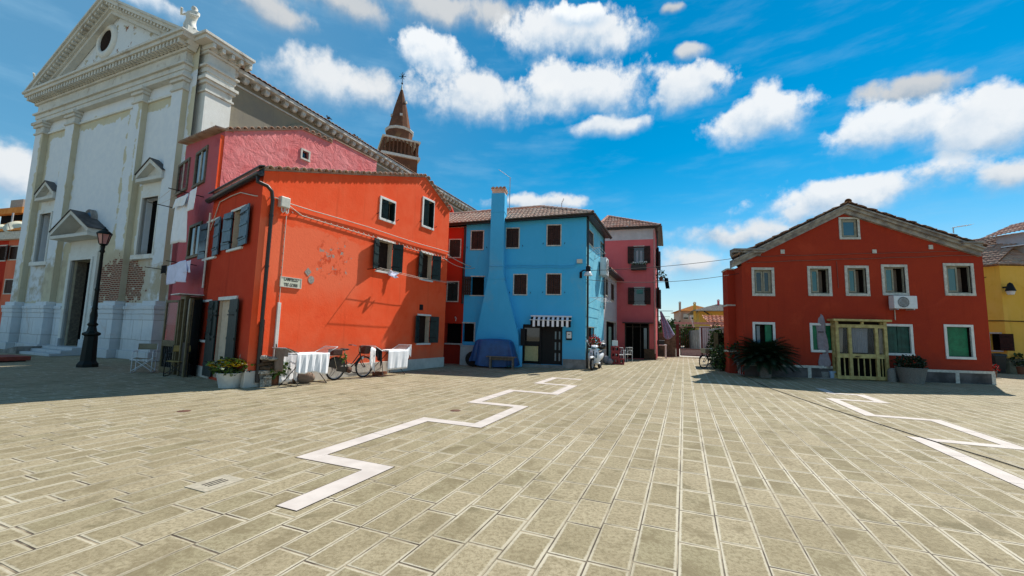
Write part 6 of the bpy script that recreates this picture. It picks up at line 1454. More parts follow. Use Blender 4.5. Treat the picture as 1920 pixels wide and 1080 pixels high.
mb = MB(); c = fs.P(fs.at(18, 400, -1)[0], 0, -1.2); mb.tube([c + (0, 0, fe + 0.6), c + (0, 0, fe + 2.6)], 0.06, 6); mb.build('vent_pipe', MAT['galvanised'], sal)
# red box or board on the ground at the left edge
c = G(6, 677); bx2 = rooted('red_board', 'low red board lying on the ground near the church steps', 'board', c); mb = MB(); mb.box(c + (0, 0, 0.12), (1.5, 0.9, 0.16), R(-20)); mb.build('panel', MAT['clay_red'], bx2, bevel=0.02); mb = MB(); mb.box(c + (0, 0, 0.02), (1.3, 0.7, 0.04), R(-20)); mb.build('feet', MAT['wood_dark'], bx2)

# ------------------------------------------------------------------ beyond the gate
LD = un(DIR_A); LB = un(DIR_B)
gl = at_dist(1273, 668, 35.5); gl[2] = 0
gr = gl + LB * 3.35
gate = rooted('iron_gate', 'red brown iron double gate of thin bars closing the lane', 'gate', gl)
gz = at_height(gl, 1275, 613)
for i in range(2):
    o = gl + LB * (0.12 + 1.56 * i); mb = MB()
    for p_, q_ in (((0, 0.12), (0, gz)), ((1.52, 0.12), (1.52, gz)), ((0, 0.62), (1.52, 0.62)), ((0, gz), (1.52, gz)), ((0, 0.12), (1.52, 0.12))): mb.tube([o + LB * p_[0] + (0, 0, p_[1]), o + LB * q_[0] + (0, 0, q_[1])], 0.035, 6)
    for k in range(9): mb.tube([o + LB * 0.152 * (k + 1) + (0, 0, 0.62), o + LB * 0.152 * (k + 1) + (0, 0, gz)], 0.011, 4)
    lf = mb.build('gate_leaf', MAT['iron_red'], gate); mb = MB(); mb.obox(o + (0, 0, 0.14), LB * 1.52, LD * 0.012, (0, 0, 0.46)); mb.build('kick_plate', plain('plate_pale', (0.5, 0.45, 0.42), 0.6), lf)
mb = MB(); mb.obox(gl - LB * 0.2 - LD * 0.12, LB * 0.24, LD * 0.24, (0, 0, gz + 0.2)); gp_ = mb.build('gate_post', MAT['iron_red'], gate, bevel=0.01)
zb_ = at_height(gl, 1290, 606); mb = MB(); mb.obox(gl - LB * 0.3 + (0, 0, zb_ - 0.07), LB * 5.0, LD * 0.1, (0, 0, 0.16)); mb.build('cross_beam', plain('beam_pink', (0.6, 0.38, 0.34), 0.6), gate)
mb = MB(); mb.obox(gr + LB * 0.02 - LD * 0.1, LB * 0.22, LD * 0.2, (0, 0, zb_)); mb.build('gate_post', MAT['iron_red'], gate)
mb = MB(); c = gl + LB * 0.95 + np.array([0, 0, zb_ + 0.05]); mb.tube([c - LB * 0.12 + (0, 0, 0.5), c + LB * 0.15 - (0, 0, 0.35)], 0.06, 6); mb.build('rod', MAT['pipe_white'], gate)
wl_ = rooted('low_wall', 'low mossy concrete wall left of the gate at the end of the square', 'wall', gl - LB * 2); mb = MB(); mb.obox(gl - LB * 4.6 - LD * 0.1, LB * 4.38, LD * 0.25, (0, 0, 1.75)); mb.obox(gl - LB * 4.65 - LD * 0.14 + (0, 0, 1.751), LB * 4.15, LD * 0.33, (0, 0, 0.1)); mb.build('masonry', MAT['concrete_mossy'], wl_)
cw = rooted('concrete_wall', 'grey board marked concrete garden wall along the path behind the gate', 'wall', gl + LD * 10)
mb = MB(); p0 = gl + LB * 3.3 + LD * 0.6; p1 = gl + LB * 0.9 + LD * 26; dv = p1 - p0; Lw = np.linalg.norm(dv); dv /= Lw; nv_ = np.array([dv[1], -dv[0], 0])
k = 0.0
while k < Lw: mb.obox(p0 + dv * (k + 0.01), dv * 0.98, nv_ * (0.18 + 0.02 * ((int(k) % 2))), (0, 0, 2.35 + 0.03 * (int(k * 3) % 3))); k += 1.0
mb.build('masonry', MAT['concrete'], cw)
gp2 = MB(); gp2.face([gl - LB * 1.0 + LD * 0.2 + (0, 0, .004), gl + LB * 3.4 + LD * 0.2 + (0, 0, .004), gl + LB * 3.4 + LD * 60 + (0, 0, .004), gl - LB * 3 + LD * 60 + (0, 0, .004)]); tag(gp2.build('gravel_path', MAT['gravel_path']), 'pale gravel path leading away behind the gate', 'path', kind='structure')
def simple_house(name, label, px0, px1, pyb, pye, pyr, dist, m, rm, deg=-20, hip=True, depth=8.0, roof_over=0.5):
    a = at_dist(px0, pyb, dist); a[2] = 0; Wl = Wall(a, deg); s1 = Wl.at(px1, pyb)[0]; ze = Wl.at((px0 + px1) / 2, pye)[1]; h = rooted(name, label, 'house', a); 
    zr = Wl.at((px0 + px1) / 2, pyr, -depth / 2)[1]
    mb = MB(); o, d_ = Wl.P(0, 0), Wl.P(0, 0) - Wl.n * depth; e, f = Wl.P(s1, 0), Wl.P(s1, 0) - Wl.n * depth
    for p_, q_ in ((o, e), (e, f), (f, d_), (d_, o)): mb.face([p_, q_, q_ + (0, 0, ze), p_ + (0, 0, ze)])
    mb.build('wall', MAT[m], h); mb = MB(); ro = roof_over
    c = [Wl.P(-ro, ze, ro), Wl.P(s1 + ro, ze, ro), Wl.P(s1 + ro, ze, -depth - ro), Wl.P(-ro, ze, -depth - ro)]; in_ = min(depth / 2, s1 / 2) if hip else 0
    r0, r1 = Wl.P(in_, zr, -depth / 2), Wl.P(s1 - in_, zr, -depth / 2)
    if s1 - 2 * in_ < 0.3: r1 = r0 + Wl.t * 0.3
    tile_field(mb, [c[0], c[1], r1, r0], 0.3, 0.45); tile_field(mb, [c[1], c[2], r1], 0.3, 0.45); tile_field(mb, [c[3], c[0], r0], 0.3, 0.45); mb.face([c[2], c[3], r0, r1]); mb.face(c); mb.build('roof', MAT[rm], h)
    return h, Wl, s1, ze, zr
def far_chimney(h, Wl, px0, px1, pyt, pyb, d, m):
    s0, z1 = Wl.at(px0, pyt, d); s1, z0 = Wl.at(px1, pyb, d); mb = MB(); w_ = (s1 - s0); Wl.slab(mb, s0, z0, s1, z1 - w_ * 0.5, d - w_, d); Wl.slab(mb, s0 - w_ * 0.12, z1 - w_ * 0.5, s1 + w_ * 0.12, z1 - w_ * 0.38, d - w_ * 1.1, d + w_ * 0.1)
    for a in (s0, s1 - w_ * 0.2): Wl.slab(mb, a, z1 - w_ * 0.38, a + w_ * 0.2, z1 - 0.1 * w_, d - w_, d)
    mb.prism([Wl.P(s0 - w_ * 0.15, z1 - 0.1 * w_, d + w_ * 0.1), Wl.P(s1 + w_ * 0.15, z1 - 0.1 * w_, d + w_ * 0.1), Wl.P((s0 + s1) / 2, z1 + w_ * 0.25, d + w_ * 0.1)], -Wl.n * w_ * 1.2); mb.build('chimney', MAT[m], h)
h1, w1_, s1, ze, zr = simple_house('beige_house', 'beige and brick house with an orange roof beyond the gate', 1276, 1345, 640, 584, 573, 78, 'stucco_beige_far', 'tiles_orange', -14)
far_chimney(h1, w1_, 1273, 1278, 566, 640, 0.4, 'stucco_beige_far')
for a, b2 in (((1281, 588.5), (1291, 599)), ((1293, 588.5), (1301, 599)), ((1284, 613), (1295, 625))):
    r = w1_.rect(a, b2, 0.02); mb = MB(); w1_.slab(mb, *r, 0.0, 0.12); wq = mb.build('window', MAT['old_white'], h1); pane(w1_, (r[0] + .1, r[1] + .1, r[2] - .1, r[1] + (r[3] - r[1]) * .35), 0.14, 'pane_dark', wq)
h2, w2_, s1, ze, zr = simple_house('yellow_villa', 'warm yellow house with a grey hipped roof beyond the gate', 1312, 1400, 640, 584, 571, 62, 'stucco_yellow_far', 'tiles_grey', -20, True, 10.0, 0.9)
far_chimney(h2, w2_, 1300, 1305.5, 567, 600, 0.2, 'stucco_yellow_far'); far_chimney(h2, w2_, 1345, 1349.5, 562, 580, -4, 'stucco_rose')
r = w2_.rect((1325, 593), (1329, 605), 0.02); mb = MB(); w2_.slab(mb, *r, 0.0, 0.1); wq = mb.build('window', MAT['shutter_brown'], h2)
mb = MB(); s, z = w2_.at(1310, 584); mb.tube([w2_.P(0.5, ze, 0.9), w2_.P(1.9, ze - 0.9, 0.15), w2_.P(1.9, 0, 0.15)], 0.08, 6); mb.build('downpipe', MAT['pipe_brown'], h2)
r = w2_.rect((1335, 592), (1352, 640), 0.02); mb = MB(); w2_.slab(mb, *r, 0.0, 0.12); wq = mb.build('window', MAT['shutter_brown'], h2)
sh = at_dist(1341, 650, 43.0); sh[2] = 0; shed = rooted('garden_shed', 'white garden shed with a bright orange tiled roof behind the gate', 'shed', sh); SW = Wall(sh, -22.5)
zs_ = SW.at(1345, 612)[1]; zt_ = SW.at(1345, 593, -2)[1]
mb = MB(); SW.slab(mb, -1.2, 0, 4.5, zs_, -4, 0); mb.build('wall', MAT['render_white_house'], shed); mb = MB(); tile_field(mb, [SW.P(-0.3, zs_ - 0.15, 0.6), SW.P(5, zs_ - 0.15, 0.6), SW.P(5, zt_, -1.9), SW.P(-1.0, zt_, -1.9)], 0.34, 0.5, 0.1); mb.build('roof', MAT['tiles_shed'], shed)
# ------------------------------------------------------------------ plants
def leaves(mb, c, rad, n, size, rng, shape=1.0, droop=0.0, m=0):
    mb.m = m
    for _ in range(n):
        while True:
            p = np.array([rng.uniform(-1, 1) for _ in range(3)])
            r_ = np.linalg.norm(p)
            if 0.25 < r_ < 1: break
        p = p / r_ * r_ ** 0.5; q_ = np.array(c) + p * np.array(rad) * (1 + 0.2 * math.sin(5 * p[0] + 7 * p[1] + 4 * p[2]))
        d = np.array([rng.gauss(0, 1), rng.gauss(0, 1), rng.gauss(0, 0.7) - droop]) + p * 1.0; d /= np.linalg.norm(d)
        h = np.cross(d, np.array([rng.gauss(0, 1), rng.gauss(0, 1), rng.gauss(0, 1)])); h /= max(np.linalg.norm(h), 1e-6); s = size * rng.uniform(0.6, 1.3)
        mb.face([q_, q_ + d * s * 0.5 + h * s * 0.28 * shape, q_ + d * s, q_ + d * s * 0.5 - h * s * 0.28 * shape])
def pot(par_name, label, c, r0, r1, h, m, soil=True, n=18, sq=False):
    p = rooted(par_name, label, 'pot', c); mb = MB(); st = math.pi / 4 if sq else 0
    mb.lathe([(r0, 0.0), (r1, h), (r1 * 1.05, h), (r1 * 1.05, h * 1.05), (r1 * 0.9, h * 1.05), (r1 * 0.86, h * 0.9), (0.0, h * 0.9)], c, 4 if sq else n, not sq, None, st + (R(DIR_A) if sq else 0)); mb.build('vessel', MAT[m], p, bevel=0.008)
    if soil: mb = MB(); mb.lathe([(0.0, h * 0.93), (r1 * 0.86, h * 0.92)], c, n); mb.build('soil', MAT['soil'], p)
    return p
def bush(name, label, c, rad, n, size, mats, seed, stems=5, group=None, flowers=None):
    # c: where the stems leave the soil; crown centred above
    o = rooted(name, label, 'plant', c, group); rng = random.Random(seed); mb = MB()
    cc = np.array(c) + np.array([0, 0, rad[2]])
    for i, m_ in enumerate(mats): leaves(mb, cc, rad, n // len(mats), size, rng, m=i)
    mb.build('foliage', [MAT[m_] for m_ in mats], o); mb = MB()
    for k in range(stems): a = rng.uniform(0, 6.28); e = cc + np.array([math.cos(a) * rad[0] * 0.6, math.sin(a) * rad[1] * 0.6, rad[2] * rng.uniform(0, 0.6)]); mb.tube([np.array(c), (np.array(c) + e) / 2 + np.array([0, 0, 0.05]), e], 0.012, 5, r2=0.004)
    mb.build('stems', MAT['bark'], o)
    if flowers:
        for fm, fn, fs_ in flowers:
            mb = MB()
            for _ in range(fn):
                a = rng.uniform(0, 6.28); t_ = rng.uniform(0.1, 1); p = cc + np.array([math.cos(a) * rad[0] * (1 - t_ * t_) ** 0.5, math.sin(a) * rad[1] * (1 - t_ * t_) ** 0.5, rad[2] * t_]) * 1.02
                for k in range(5): b_ = a + k * 1.257; d = np.array([math.cos(b_), math.sin(b_), 0.25]); e = np.array([-d[1], d[0], 0.1]); mb.face([p, p + d * fs_ * .5 + e * fs_ * .3, p + d * fs_, p + d * fs_ * .5 - e * fs_ * .3])
            mb.build('flowers', MAT[fm], o)
    return o
c = G(423, 727); c = c + np.array([0.02, 0.12, 0]); pot('flower_pot', 'white round tub of pansies at the orange house corner', c, 0.24, 0.32, 0.36, 'pot_white')
bush('pansies', 'yellow and white pansies filling the white tub at the house corner', c + (0, 0, 0.33), (0.5, 0.42, 0.19), 620, 0.1, ['leaf_green', 'leaf_bright', 'leaf_dark'], 5, 8, None, (('petal_yellow', 150, 0.075), ('petal_white', 60, 0.065), ('petal_purple', 40, 0.06)))
mb = MB(); st = rooted('bare_branch', 'bare twisted branch standing behind the tub of pansies', 'branch', c + (0.1, 0.2, 0.3)); b0 = c + np.array([0.12, 0.2, 0.35])
mb.tube([b0, b0 + (-0.06, 0.02, 0.4), b0 + (-0.02, 0.02, 0.65), b0 + (0.04, 0, 0.85)], 0.018, 6, r2=0.01); mb.build('limb', MAT['birch'], st)
mb = MB(); mb.tube([b0 + (0.15, 0, 0), b0 + (0.22, 0, 0.22), b0 + (0.14, 0, 0.36), b0 + (0.24, 0, 0.48)], 0.03, 6, r2=0.012); mb.tube([b0 + (0.2, 0, 0.2), b0 + (0.36, 0, 0.34)], 0.02, 6, r2=0.008); mb.tube([b0 + (0.15, 0, 0.12), b0 + (0.02, 0.0, 0.28)], 0.02, 6, r2=0.008); mb.build('root', MAT['bark'], st)
# bark planter figure (a stack of logs) by the corner
c = G(491, 726) + np.array([0.03, 0.16, 0]); lg = rooted('log_stand', 'rustic stand of cut logs and bark at the foot of the downpipe', 'garden ornament', c); u_, v_ = RW.t, RW.n
mb = MB()
for k in range(2): mb.box(c + u_ * (-0.1 + 0.16 * k) + (0, 0, 0.11), (0.11, 0.13, 0.22), R(20 * k))
mb.box(c + (0, 0, 0.245), (0.2, 0.17, 0.05), R(30)); mb.box(c + u_ * 0.02 + (0, 0, 0.305), (0.17, 0.12, 0.07), R(60)); mb.build('blocks', MAT['birch'], lg, bevel=0.008)
mb = MB(); mb.box(c + (0, 0, 0.385), (0.5, 0.22, 0.09), R(ANG_R)); mb.build('plank', MAT['birch'], lg, bevel=0.01)
mb = MB(); rg = random.Random(4)
for (o, r_, L_, a) in (((-0.12, 0, 0.47), 0.06, 0.3, 20), ((0.1, 0.04, 0.5), 0.075, 0.26, 75), ((-0.06, 0, 0.58), 0.05, 0.42, 50), ((0.0, 0.05, 0.68), 0.045, 0.4, 64)):
    d = un(a) * L_ / 2; p = c + u_ * o[0] + v_ * o[1] + np.array([0, 0, o[2]]); mb.tube([p - d, p + d * 0.2 + (0, 0, 0.02), p + d], r_, 9)
mb.build('logs', MAT['bark'], lg); mb = MB(); p = c + u_ * 0.02 + np.array([0, 0, 0.73]); mb.ell(p, (0.27, 0.15, 0.06), 10, 6); mb.ell(p + u_ * -0.15 + (0, 0, 0.03), (0.14, 0.12, 0.07), 8, 5); mb.build('pale_bark', MAT['birch'], lg)
mb = MB(); mb.tube([c + u_ * 0.2 + (0, 0, 0.45), c + u_ * 0.22 + (0, 0, 0.8), c + u_ * 0.17 + (0, 0, 1.12)], 0.05, 7, r2=0.015); mb.tube([c + u_ * 0.5 + (0, 0, 0.3), c + u_ * 0.72 + v_ * 0.05 + (0, 0, 0.1), c + u_ * 0.8 + v_ * 0.05 + (0, 0, 0.02)], 0.04, 7); mb.build('branch', MAT['bark'], lg)
c = G(516, 722) + np.array([-0.06, 0.0, 0]); pot('terracotta_pot', 'terracotta pot with a bright green plant beside the log stand', c, 0.11, 0.17, 0.3, 'terracotta_pot')
bush('potted_plant', 'bright green leafy plant in the terracotta pot beside the logs', c + (0, 0, 0.26), (0.27, 0.26, 0.2), 900, 0.12, ['leaf_bright', 'leaf_green', 'leaf_bright'], 9)
c = G(368, 703) + np.array([0, 0.1, 0]); pot('terracotta_pot', 'small terracotta pot in shade below the low green shutter', c, 0.12, 0.17, 0.26, 'terracotta_pot'); bush('potted_plant', 'dark leafy plant in shade below the low green shutter', c + (0, 0, 0.24), (0.38, 0.3, 0.22), 380, 0.1, ['leaf_dark', 'leaf_dark'], 12)
# plants along the dark red house
def cycad(c, n, L, label, seed):
    o = rooted('cycad_palm', label, 'palm', c); rng = random.Random(seed); mb = MB()
    for k in range(n):
        a = k * 2.39996; tier = (k + 0.5) / n; el_ = R(84 - 72 * tier); Lk = L * rng.uniform(0.85, 1.1); d = np.array([math.cos(a), math.sin(a), 0]); pts = []
        p = np.array([0, 0, 0.0]); e = el_
        for i in range(15): pts.append(p.copy()); p = p + (d * math.cos(e) + np.array([0, 0, math.sin(e)])) * Lk / 14; e -= R(5.2)
        side = np.array([-d[1], d[0], 0])
        for i in range(2, 15):
            q0 = pts[i]; tg = pts[i] - pts[i - 1]; tg /= np.linalg.norm(tg)
            for s in (-1, 1):
                for h_ in (0, 0.5):
                    q_ = q0 - tg * h_ * Lk / 14; ll = 0.24 * L / 1.2 * math.sin(math.pi * min(1, (i + 1.5) / 17)) + 0.03; w_ = tg * 0.026; tip = q_ + side * s * ll * 0.85 + tg * ll * 0.5 + np.array([0, 0, ll * 0.25])
                    mb.face([np.array(c) + q_ - w_, np.array(c) + q_ + w_, np.array(c) + tip])
        mb.tube([np.array(c) + q_ for q_ in pts], 0.012, 4, r2=0.004)
    mb.build('fronds', MAT['leaf_dark'], o); mb = MB(); mb.ell(np.array(c) + (0, 0, -0.02), (0.16, 0.16, 0.16), 10, 6); mb.build('trunk', MAT['bark'], o)
    return o
c = G(1440, 708.5) + np.array([0, 0.2, 0]); pot('stone_pot', 'square stone pot holding the big dark cycad', c, 0.27, 0.36, 0.5, 'pot_stone', True, 18, True); cycad(c + (0, 0, 0.62), 120, 1.35, 'large dark cycad palm in a stone pot in front of the red house', 2)
c2 = G(1397, 702) + np.array([0.15, 0.3, 0]); pot('stone_pot', 'pale concrete pot behind and left of the cycad', c2, 0.38, 0.45, 0.55, 'pot_white', True, 18, True); bush('potted_shrub', 'dark shrub in the pale pot left of the cycad', c2 + (0, 0, 0.5), (0.62, 0.5, 0.5), 900, 0.14, ['leaf_dark', 'leaf_green'], 21)
for i, (px, py, rx, rz, lab) in enumerate(((1352, 690, 0.5, 0.95, 'tall leafy shrub behind the parked bicycle at the lane corner'), (1364, 697, 0.55, 0.6, 'low dark shrub at the corner of the red house'), (1376, 697, 0.45, 0.42, 'small rounded shrub left of the concrete pot'), (1348, 684, 0.4, 1.15, 'upright flowering shrub against the lane post'))):
    c = G(px, py) + np.array([0.05, 0.25, 0]); bush('garden_shrub', lab, c, (rx, rx, rz), 1100, 0.14, ['leaf_dark', 'leaf_green'] if i != 3 else ['leaf_green', 'leaf_bright'], 30 + i, 7, 'shrubs at the lane corner', (('petal_white', 8, 0.07),) if i in (0, 3) else None)
c = G(1723, 720) + np.array([0, 0.28, 0]); pot('stone_planter', 'round grey pebbled planter under the last red house window', c, 0.36, 0.48, 0.58, 'pot_stone', True, 24); bush('potted_shrub', 'dark rounded shrub in the grey pebbled planter', c + (0, 0, 0.5), (0.46, 0.42, 0.27), 800, 0.11, ['leaf_dark', 'leaf_dark'], 41)
c = G(1677, 716.5) + np.array([0, 0.1, 0]); bo = rooted('stone_bollard', 'short grey stone bollard beside the yellow porch', 'bollard', c); mb = MB(); mb.lathe([(0.14, 0), (0.135, 0.42), (0.11, 0.5), (0.05, 0.54), (0, 0.545)], c, 14); mb.build('post', MAT['pot_stone'], bo)
# closed parasol and bucket
c = G(1548, 709.5) + np.array([0, 0.12, 0]); pz_ = at_height(c, 1545, 586); pa_ = rooted('closed_parasol', 'closed grey mauve parasol tied twice, standing in a pot', 'parasol', c)
mb = MB(); n = 28; prof = [(0.05, 1.0), (0.1, 0.985), (0.18, 0.87), (0.2, 0.8), (0.165, 0.655), (0.2, 0.55), (0.21, 0.4), (0.17, 0.30), (0.25, 0.14), (0.21, 0.05)]; vs = []; zb = 0.32
for (r_, f) in prof:
    for k in range(n): a = 2 * math.pi * k / n; rr = r_ * (1 + 0.24 * math.sin(4 * a + 1.3 * f) * min(1, (1 - f) * 4) + 0.1 * math.sin(9 * a + 5 * f)); vs.append(c + np.array([rr * math.cos(a) + 0.04 * math.sin(5 * f), rr * math.sin(a), zb + (pz_ - zb) * f + (0.06 * math.sin(3 * a) if f < 0.1 else 0)]))
mb.mesh(vs, [(i * n + k, i * n + (k + 1) % n, (i + 1) * n + (k + 1) % n, (i + 1) * n + k)[::-1] for i in range(len(prof) - 1) for k in range(n)], True); mb.build('canopy', MAT['cloth_grey'], pa_)
mb = MB()
for f in (0.655, 0.30): mb.lathe([(0.19, 0.0), (0.195, 0.015), (0.19, 0.03)], c + (0.04 * math.sin(5 * f), 0, zb + (pz_ - zb) * f), 18)
mb.build('strap', MAT['leather_black'], pa_); mb = MB(); mb.tube([c + (0, 0, 0.05), c + (0.04, 0, pz_ + 0.03)], 0.022, 8); mb.build('pole', MAT['wood_grey'], pa_); mb = MB(); mb.lathe([(0.19, 0.0), (0.22, 0.28), (0.19, 0.28), (0.17, 0.22), (0.0, 0.22)], c, 20); mb.build('base_pot', MAT['pot_stone'], pa_); mb = MB(); mb.box(c + (0.1, -0.15, 0.02), (1.3, 0.55, 0.03), R(HANG)); mb.build('base_slab', MAT['concrete'], pa_, bevel=0.005)
c = G(1565, 710.5) + np.array([0, 0.12, 0.036]); bk_ = rooted('bucket', 'pale blue square bucket with sticks beside the parasol', 'bucket', c); mb = MB(); mb.lathe([(0.17, 0), (0.22, 0.27), (0.23, 0.29), (0.2, 0.28), (0.17, 0.1), (0, 0.1)], c, 4, False, None, R(45 + HANG)); mb.build('body', MAT['bucket_blue'], bk_, bevel=0.01); mb = MB()
for dx_ in (-0.05, 0.03): mb.tube([c + (dx_, 0, 0.1), c + (dx_ * 2.2, 0.04, 0.85)], 0.016, 6)
mb.build('sticks', MAT['wood_pale'], bk_)
# low white bike rack by the cycad
c = G(1388, 703) ; rk_ = rooted('rack_frame', 'low white metal rack on the ground in front of the pale pot', 'rack', c); mb = MB()
for dx_ in (0.0, 0.1): mb.tube([c + (dx_, 0, 0.02), c + (dx_, 0, 0.36), c + (dx_ + 0.02, 0.02, 0.36), c + (dx_ + 0.02, 0.02, 0.02)], 0.013, 6)
mb.tube([c + (-0.1, 0, 0.02), c + (0.9, -0.1, 0.02)], 0.014, 6); mb.build('frame', MAT['galvanised'], rk_)
# flowers on the lane and the window box
rng = random.Random(77); r, wb = WBOX; mb = MB()
for k in range(8): leaves(mb, PW.P(r[0] + (r[2] - r[0]) * (k + 0.5) / 8, r[3] - 0.02, 0.22), (0.1, 0.1, 0.09), 24, 0.09, rng)
mb.m = 1
for k in range(60): p = PW.P(r[0] + (r[2] - r[0]) * rng.random(), r[3] + rng.uniform(-0.02, 0.12), 0.22 + rng.uniform(-0.12, 0.12)); a = rng.uniform(0, 6); mb.face([p, p + (0.05, 0, 0.03), p + (0.02, 0.0, 0.08)]); mb.face([p, p + (0.0, 0.05, 0.03), p + (-0.03, 0.02, 0.07)])
o = rooted('box_flowers', 'white flowers growing in the dark window box of the pink house', 'flowers', PW.P((r[0] + r[2]) / 2, r[3], 0.22)); mb.build('plants', [MAT['leaf_green'], MAT['petal_white']], o)
s, z = BS.at(1109, 641, 0.25); c = BS.P(max(0.75, s), 0, 0.3); fz = BS.at(1109, 650, 0.3)[1]
pt_ = rooted('flower_stand', 'red geraniums on a slim stand beside the scooter at the blue house', 'flowers', c); mb = MB(); mb.tube([c, c + (0, 0, fz - 0.2)], 0.02, 6); mb.lathe([(0.1, fz - 0.25), (0.14, fz), (0.12, fz)], c, 12); mb.lathe([(0.16, 0), (0.16, 0.03), (0.02, 0.05)], c, 10); mb.build('stand', MAT['iron_dark'], pt_); mb = MB(); leaves(mb, c + (0, 0, fz + 0.16), (0.2, 0.2, 0.24), 160, 0.11, rng); leaves(mb, c + (0, 0, fz + 0.2), (0.24, 0.24, 0.3), 260, 0.09, rng, m=1); mb.build('blooms', [MAT['leaf_green'], MAT['petal_red']], pt_)

# ------------------------------------------------------------------ trees and shrubs beyond the gate
def tree(label, c, h, rad, n, size, mats, seed, group=None):
    o = rooted('tree', label, 'tree', c, group); rng = random.Random(seed); mb = MB(); top = np.array(c) + (0, 0, h * 0.55); mb.tube([np.array(c), np.array(c) + (0.1, 0, h * 0.3), top], 0.2, 7, r2=0.09)
    cl_ = []
    for k in range(9): a = rng.uniform(0, 6.28); e = np.array(c) + np.array([math.cos(a) * rad * rng.uniform(.2, .7), math.sin(a) * rad * rng.uniform(.2, .7), h * rng.uniform(0.5, 0.88)]); cl_.append(e); mb.tube([np.array(c) + (0, 0, h * 0.35), e], 0.07, 5, r2=0.02)
    mb.build('trunk', MAT['bark'], o); mb = MB()
    for i, e in enumerate(cl_):
        r_ = rad * rng.uniform(0.35, 0.6); leaves(mb, e, (r_, r_, r_ * 0.8), n // 9, size, rng, m=i % len(mats))
    mb.build('crown', [MAT[m_] for m_ in mats], o); return o
for px, pb, pt_px, dist, lab, sd in ((1252, 650, 609, 70, 'dark green tree far behind the low wall', 3), (1264, 650, 606, 90, 'rounded dark tree beside the beige house', 4), (1243, 650, 622, 60, 'pale olive tree behind the hanging purple cloth', 5)):
    c = at_dist(px, pb, dist); c[2] = 0; tree(lab, c, at_height(c, px, pt_px), 2.6, 2200, 0.5, ['leaf_dark', 'leaf_green'] if sd != 5 else ['leaf_green', 'leaf_bright'], sd, 'trees beyond the gate')
c = at_dist(1308, 650, 58); c[2] = 0; bush('garden_shrub', 'bright green shrub rising over the concrete wall behind the gate', c + (0.2, 3, 0), (0.95, 0.9, at_height(c, 1308, 612) / 2), 900, 0.4, ['leaf_bright', 'leaf_green'], 8, 6)
c = gl - LB * 2.4 + LD * 0.7; bush('garden_shrub', 'leafy shrub growing over the low mossy wall', c, (1.3, 0.5, 1.15), 900, 0.3, ['leaf_green', 'leaf_bright'], 15, 6)

# ------------------------------------------------------------------ laundry
def drape(fn_top, fn_dir, drop, nu, nv, amp, freq, ph=0.0, out=None):
    # a cloth hanging straight down from a line; u along the line, v down
    def f(u, v):
        p = np.array(fn_top(u), float); d = drop(u) if callable(drop) else drop
        return p + np.array([0, 0, -d * v]) + np.array(fn_dir) * (amp * v ** 0.7 * (math.sin(freq * u + ph) + 0.5 * math.sin(freq * 2.3 * u + 1.7 + 3 * v)))
    return f
def drying_rack(origin, deg, L, Wd, h, label, wing=0.36):
    rk = thing('drying_rack', label, 'drying rack', origin, 'folding clothes racks by the orange wall'); x_, y_ = un(deg), un(deg + 90); Z = np.array([0, 0, 1.0]); loc = lambda a, b2, z: x_ * a + y_ * b2 + Z * z
    mb = MB()
    for s in (-1, 1):
        mb.tube([loc(-L / 2, s * Wd * 0.6, 0.02), loc(-L / 2 + 0.02, s * Wd * 0.6, 0.02), loc(-L * 0.1, -s * Wd * 0.3, h * 0.98)], 0.011, 6); mb.tube([loc(L / 2, s * Wd * 0.6, 0.02), loc(L * 0.1, -s * Wd * 0.3, h * 0.98)], 0.011, 6)
        mb.tube([loc(-L / 2, -Wd * 0.6, 0.02), loc(-L / 2, Wd * 0.6, 0.02)], 0.011, 6); mb.tube([loc(L / 2, -Wd * 0.6, 0.02), loc(L / 2, Wd * 0.6, 0.02)], 0.011, 6)
    mb.build('legs', MAT['iron_dark'], rk); mb = MB()
    fr_ = [(-L / 2, -Wd / 2), (L / 2, -Wd / 2), (L / 2, Wd / 2), (-L / 2, Wd / 2)]; mb.tube([loc(a, b2, h) for a, b2 in fr_], 0.012, 6, closed=True)
    for k in range(7): b2 = -Wd / 2 + Wd * (k + 1) / 8; mb.tube([loc(-L / 2, b2, h), loc(L / 2, b2, h)], 0.005, 4)
    mb.build('top_frame', MAT['alu_white'], rk)
    for s in (-1, 1):
        mb = MB(); a0, a1 = s * L / 2, s * (L / 2 + wing); zz = h + 0.17; q_ = [(a0, -Wd / 2, h), (a1, -Wd / 2, zz), (a1, Wd / 2, zz), (a0, Wd / 2, h)]; mb.tube([loc(*k) for k in q_], 0.011, 6, closed=True)
        for k in range(4): f = (k + 1) / 5; mb.tube([loc(a0 + (a1 - a0) * f, -Wd / 2, h + 0.17 * f), loc(a0 + (a1 - a0) * f, Wd / 2, h + 0.17 * f)], 0.005, 4)
        mb.build('wing', MAT['alu_white'], rk)
    return rk, (lambda a, b2, z: np.array(origin) + loc(a, b2, z))
def cloth(name, label, f, nu, nv, m, cat='cloth', group=None, parent_at=None):
    mb = MB(); mb.sheet(f, nu, nv); c = np.array(f(0.5, 0.0)); o = rooted(name, label, cat, c, group); mb.build('fabric', MAT[m], o, solid=0.004); return o
o1 = (RW.P(1.34, 0, 0.5)); H1 = 0.86
rk1, L1 = drying_rack(o1, ANG_R, 0.95, 0.55, H1, 'folding clothes rack with a white sheet, nearest the house corner')
zf = H1 + 0.012
cloth('white_sheet', 'white sheet hanging over the front of the near clothes rack', drape(lambda u: L1(-0.5 + 1.05 * u, -0.29, zf), RW.n, lambda u: 0.50 + 0.09 * u + 0.03 * math.sin(9 * u), 46, 14, 0.03, 30), 46, 14, 'cloth_white', 'sheet', 'white laundry on the racks')
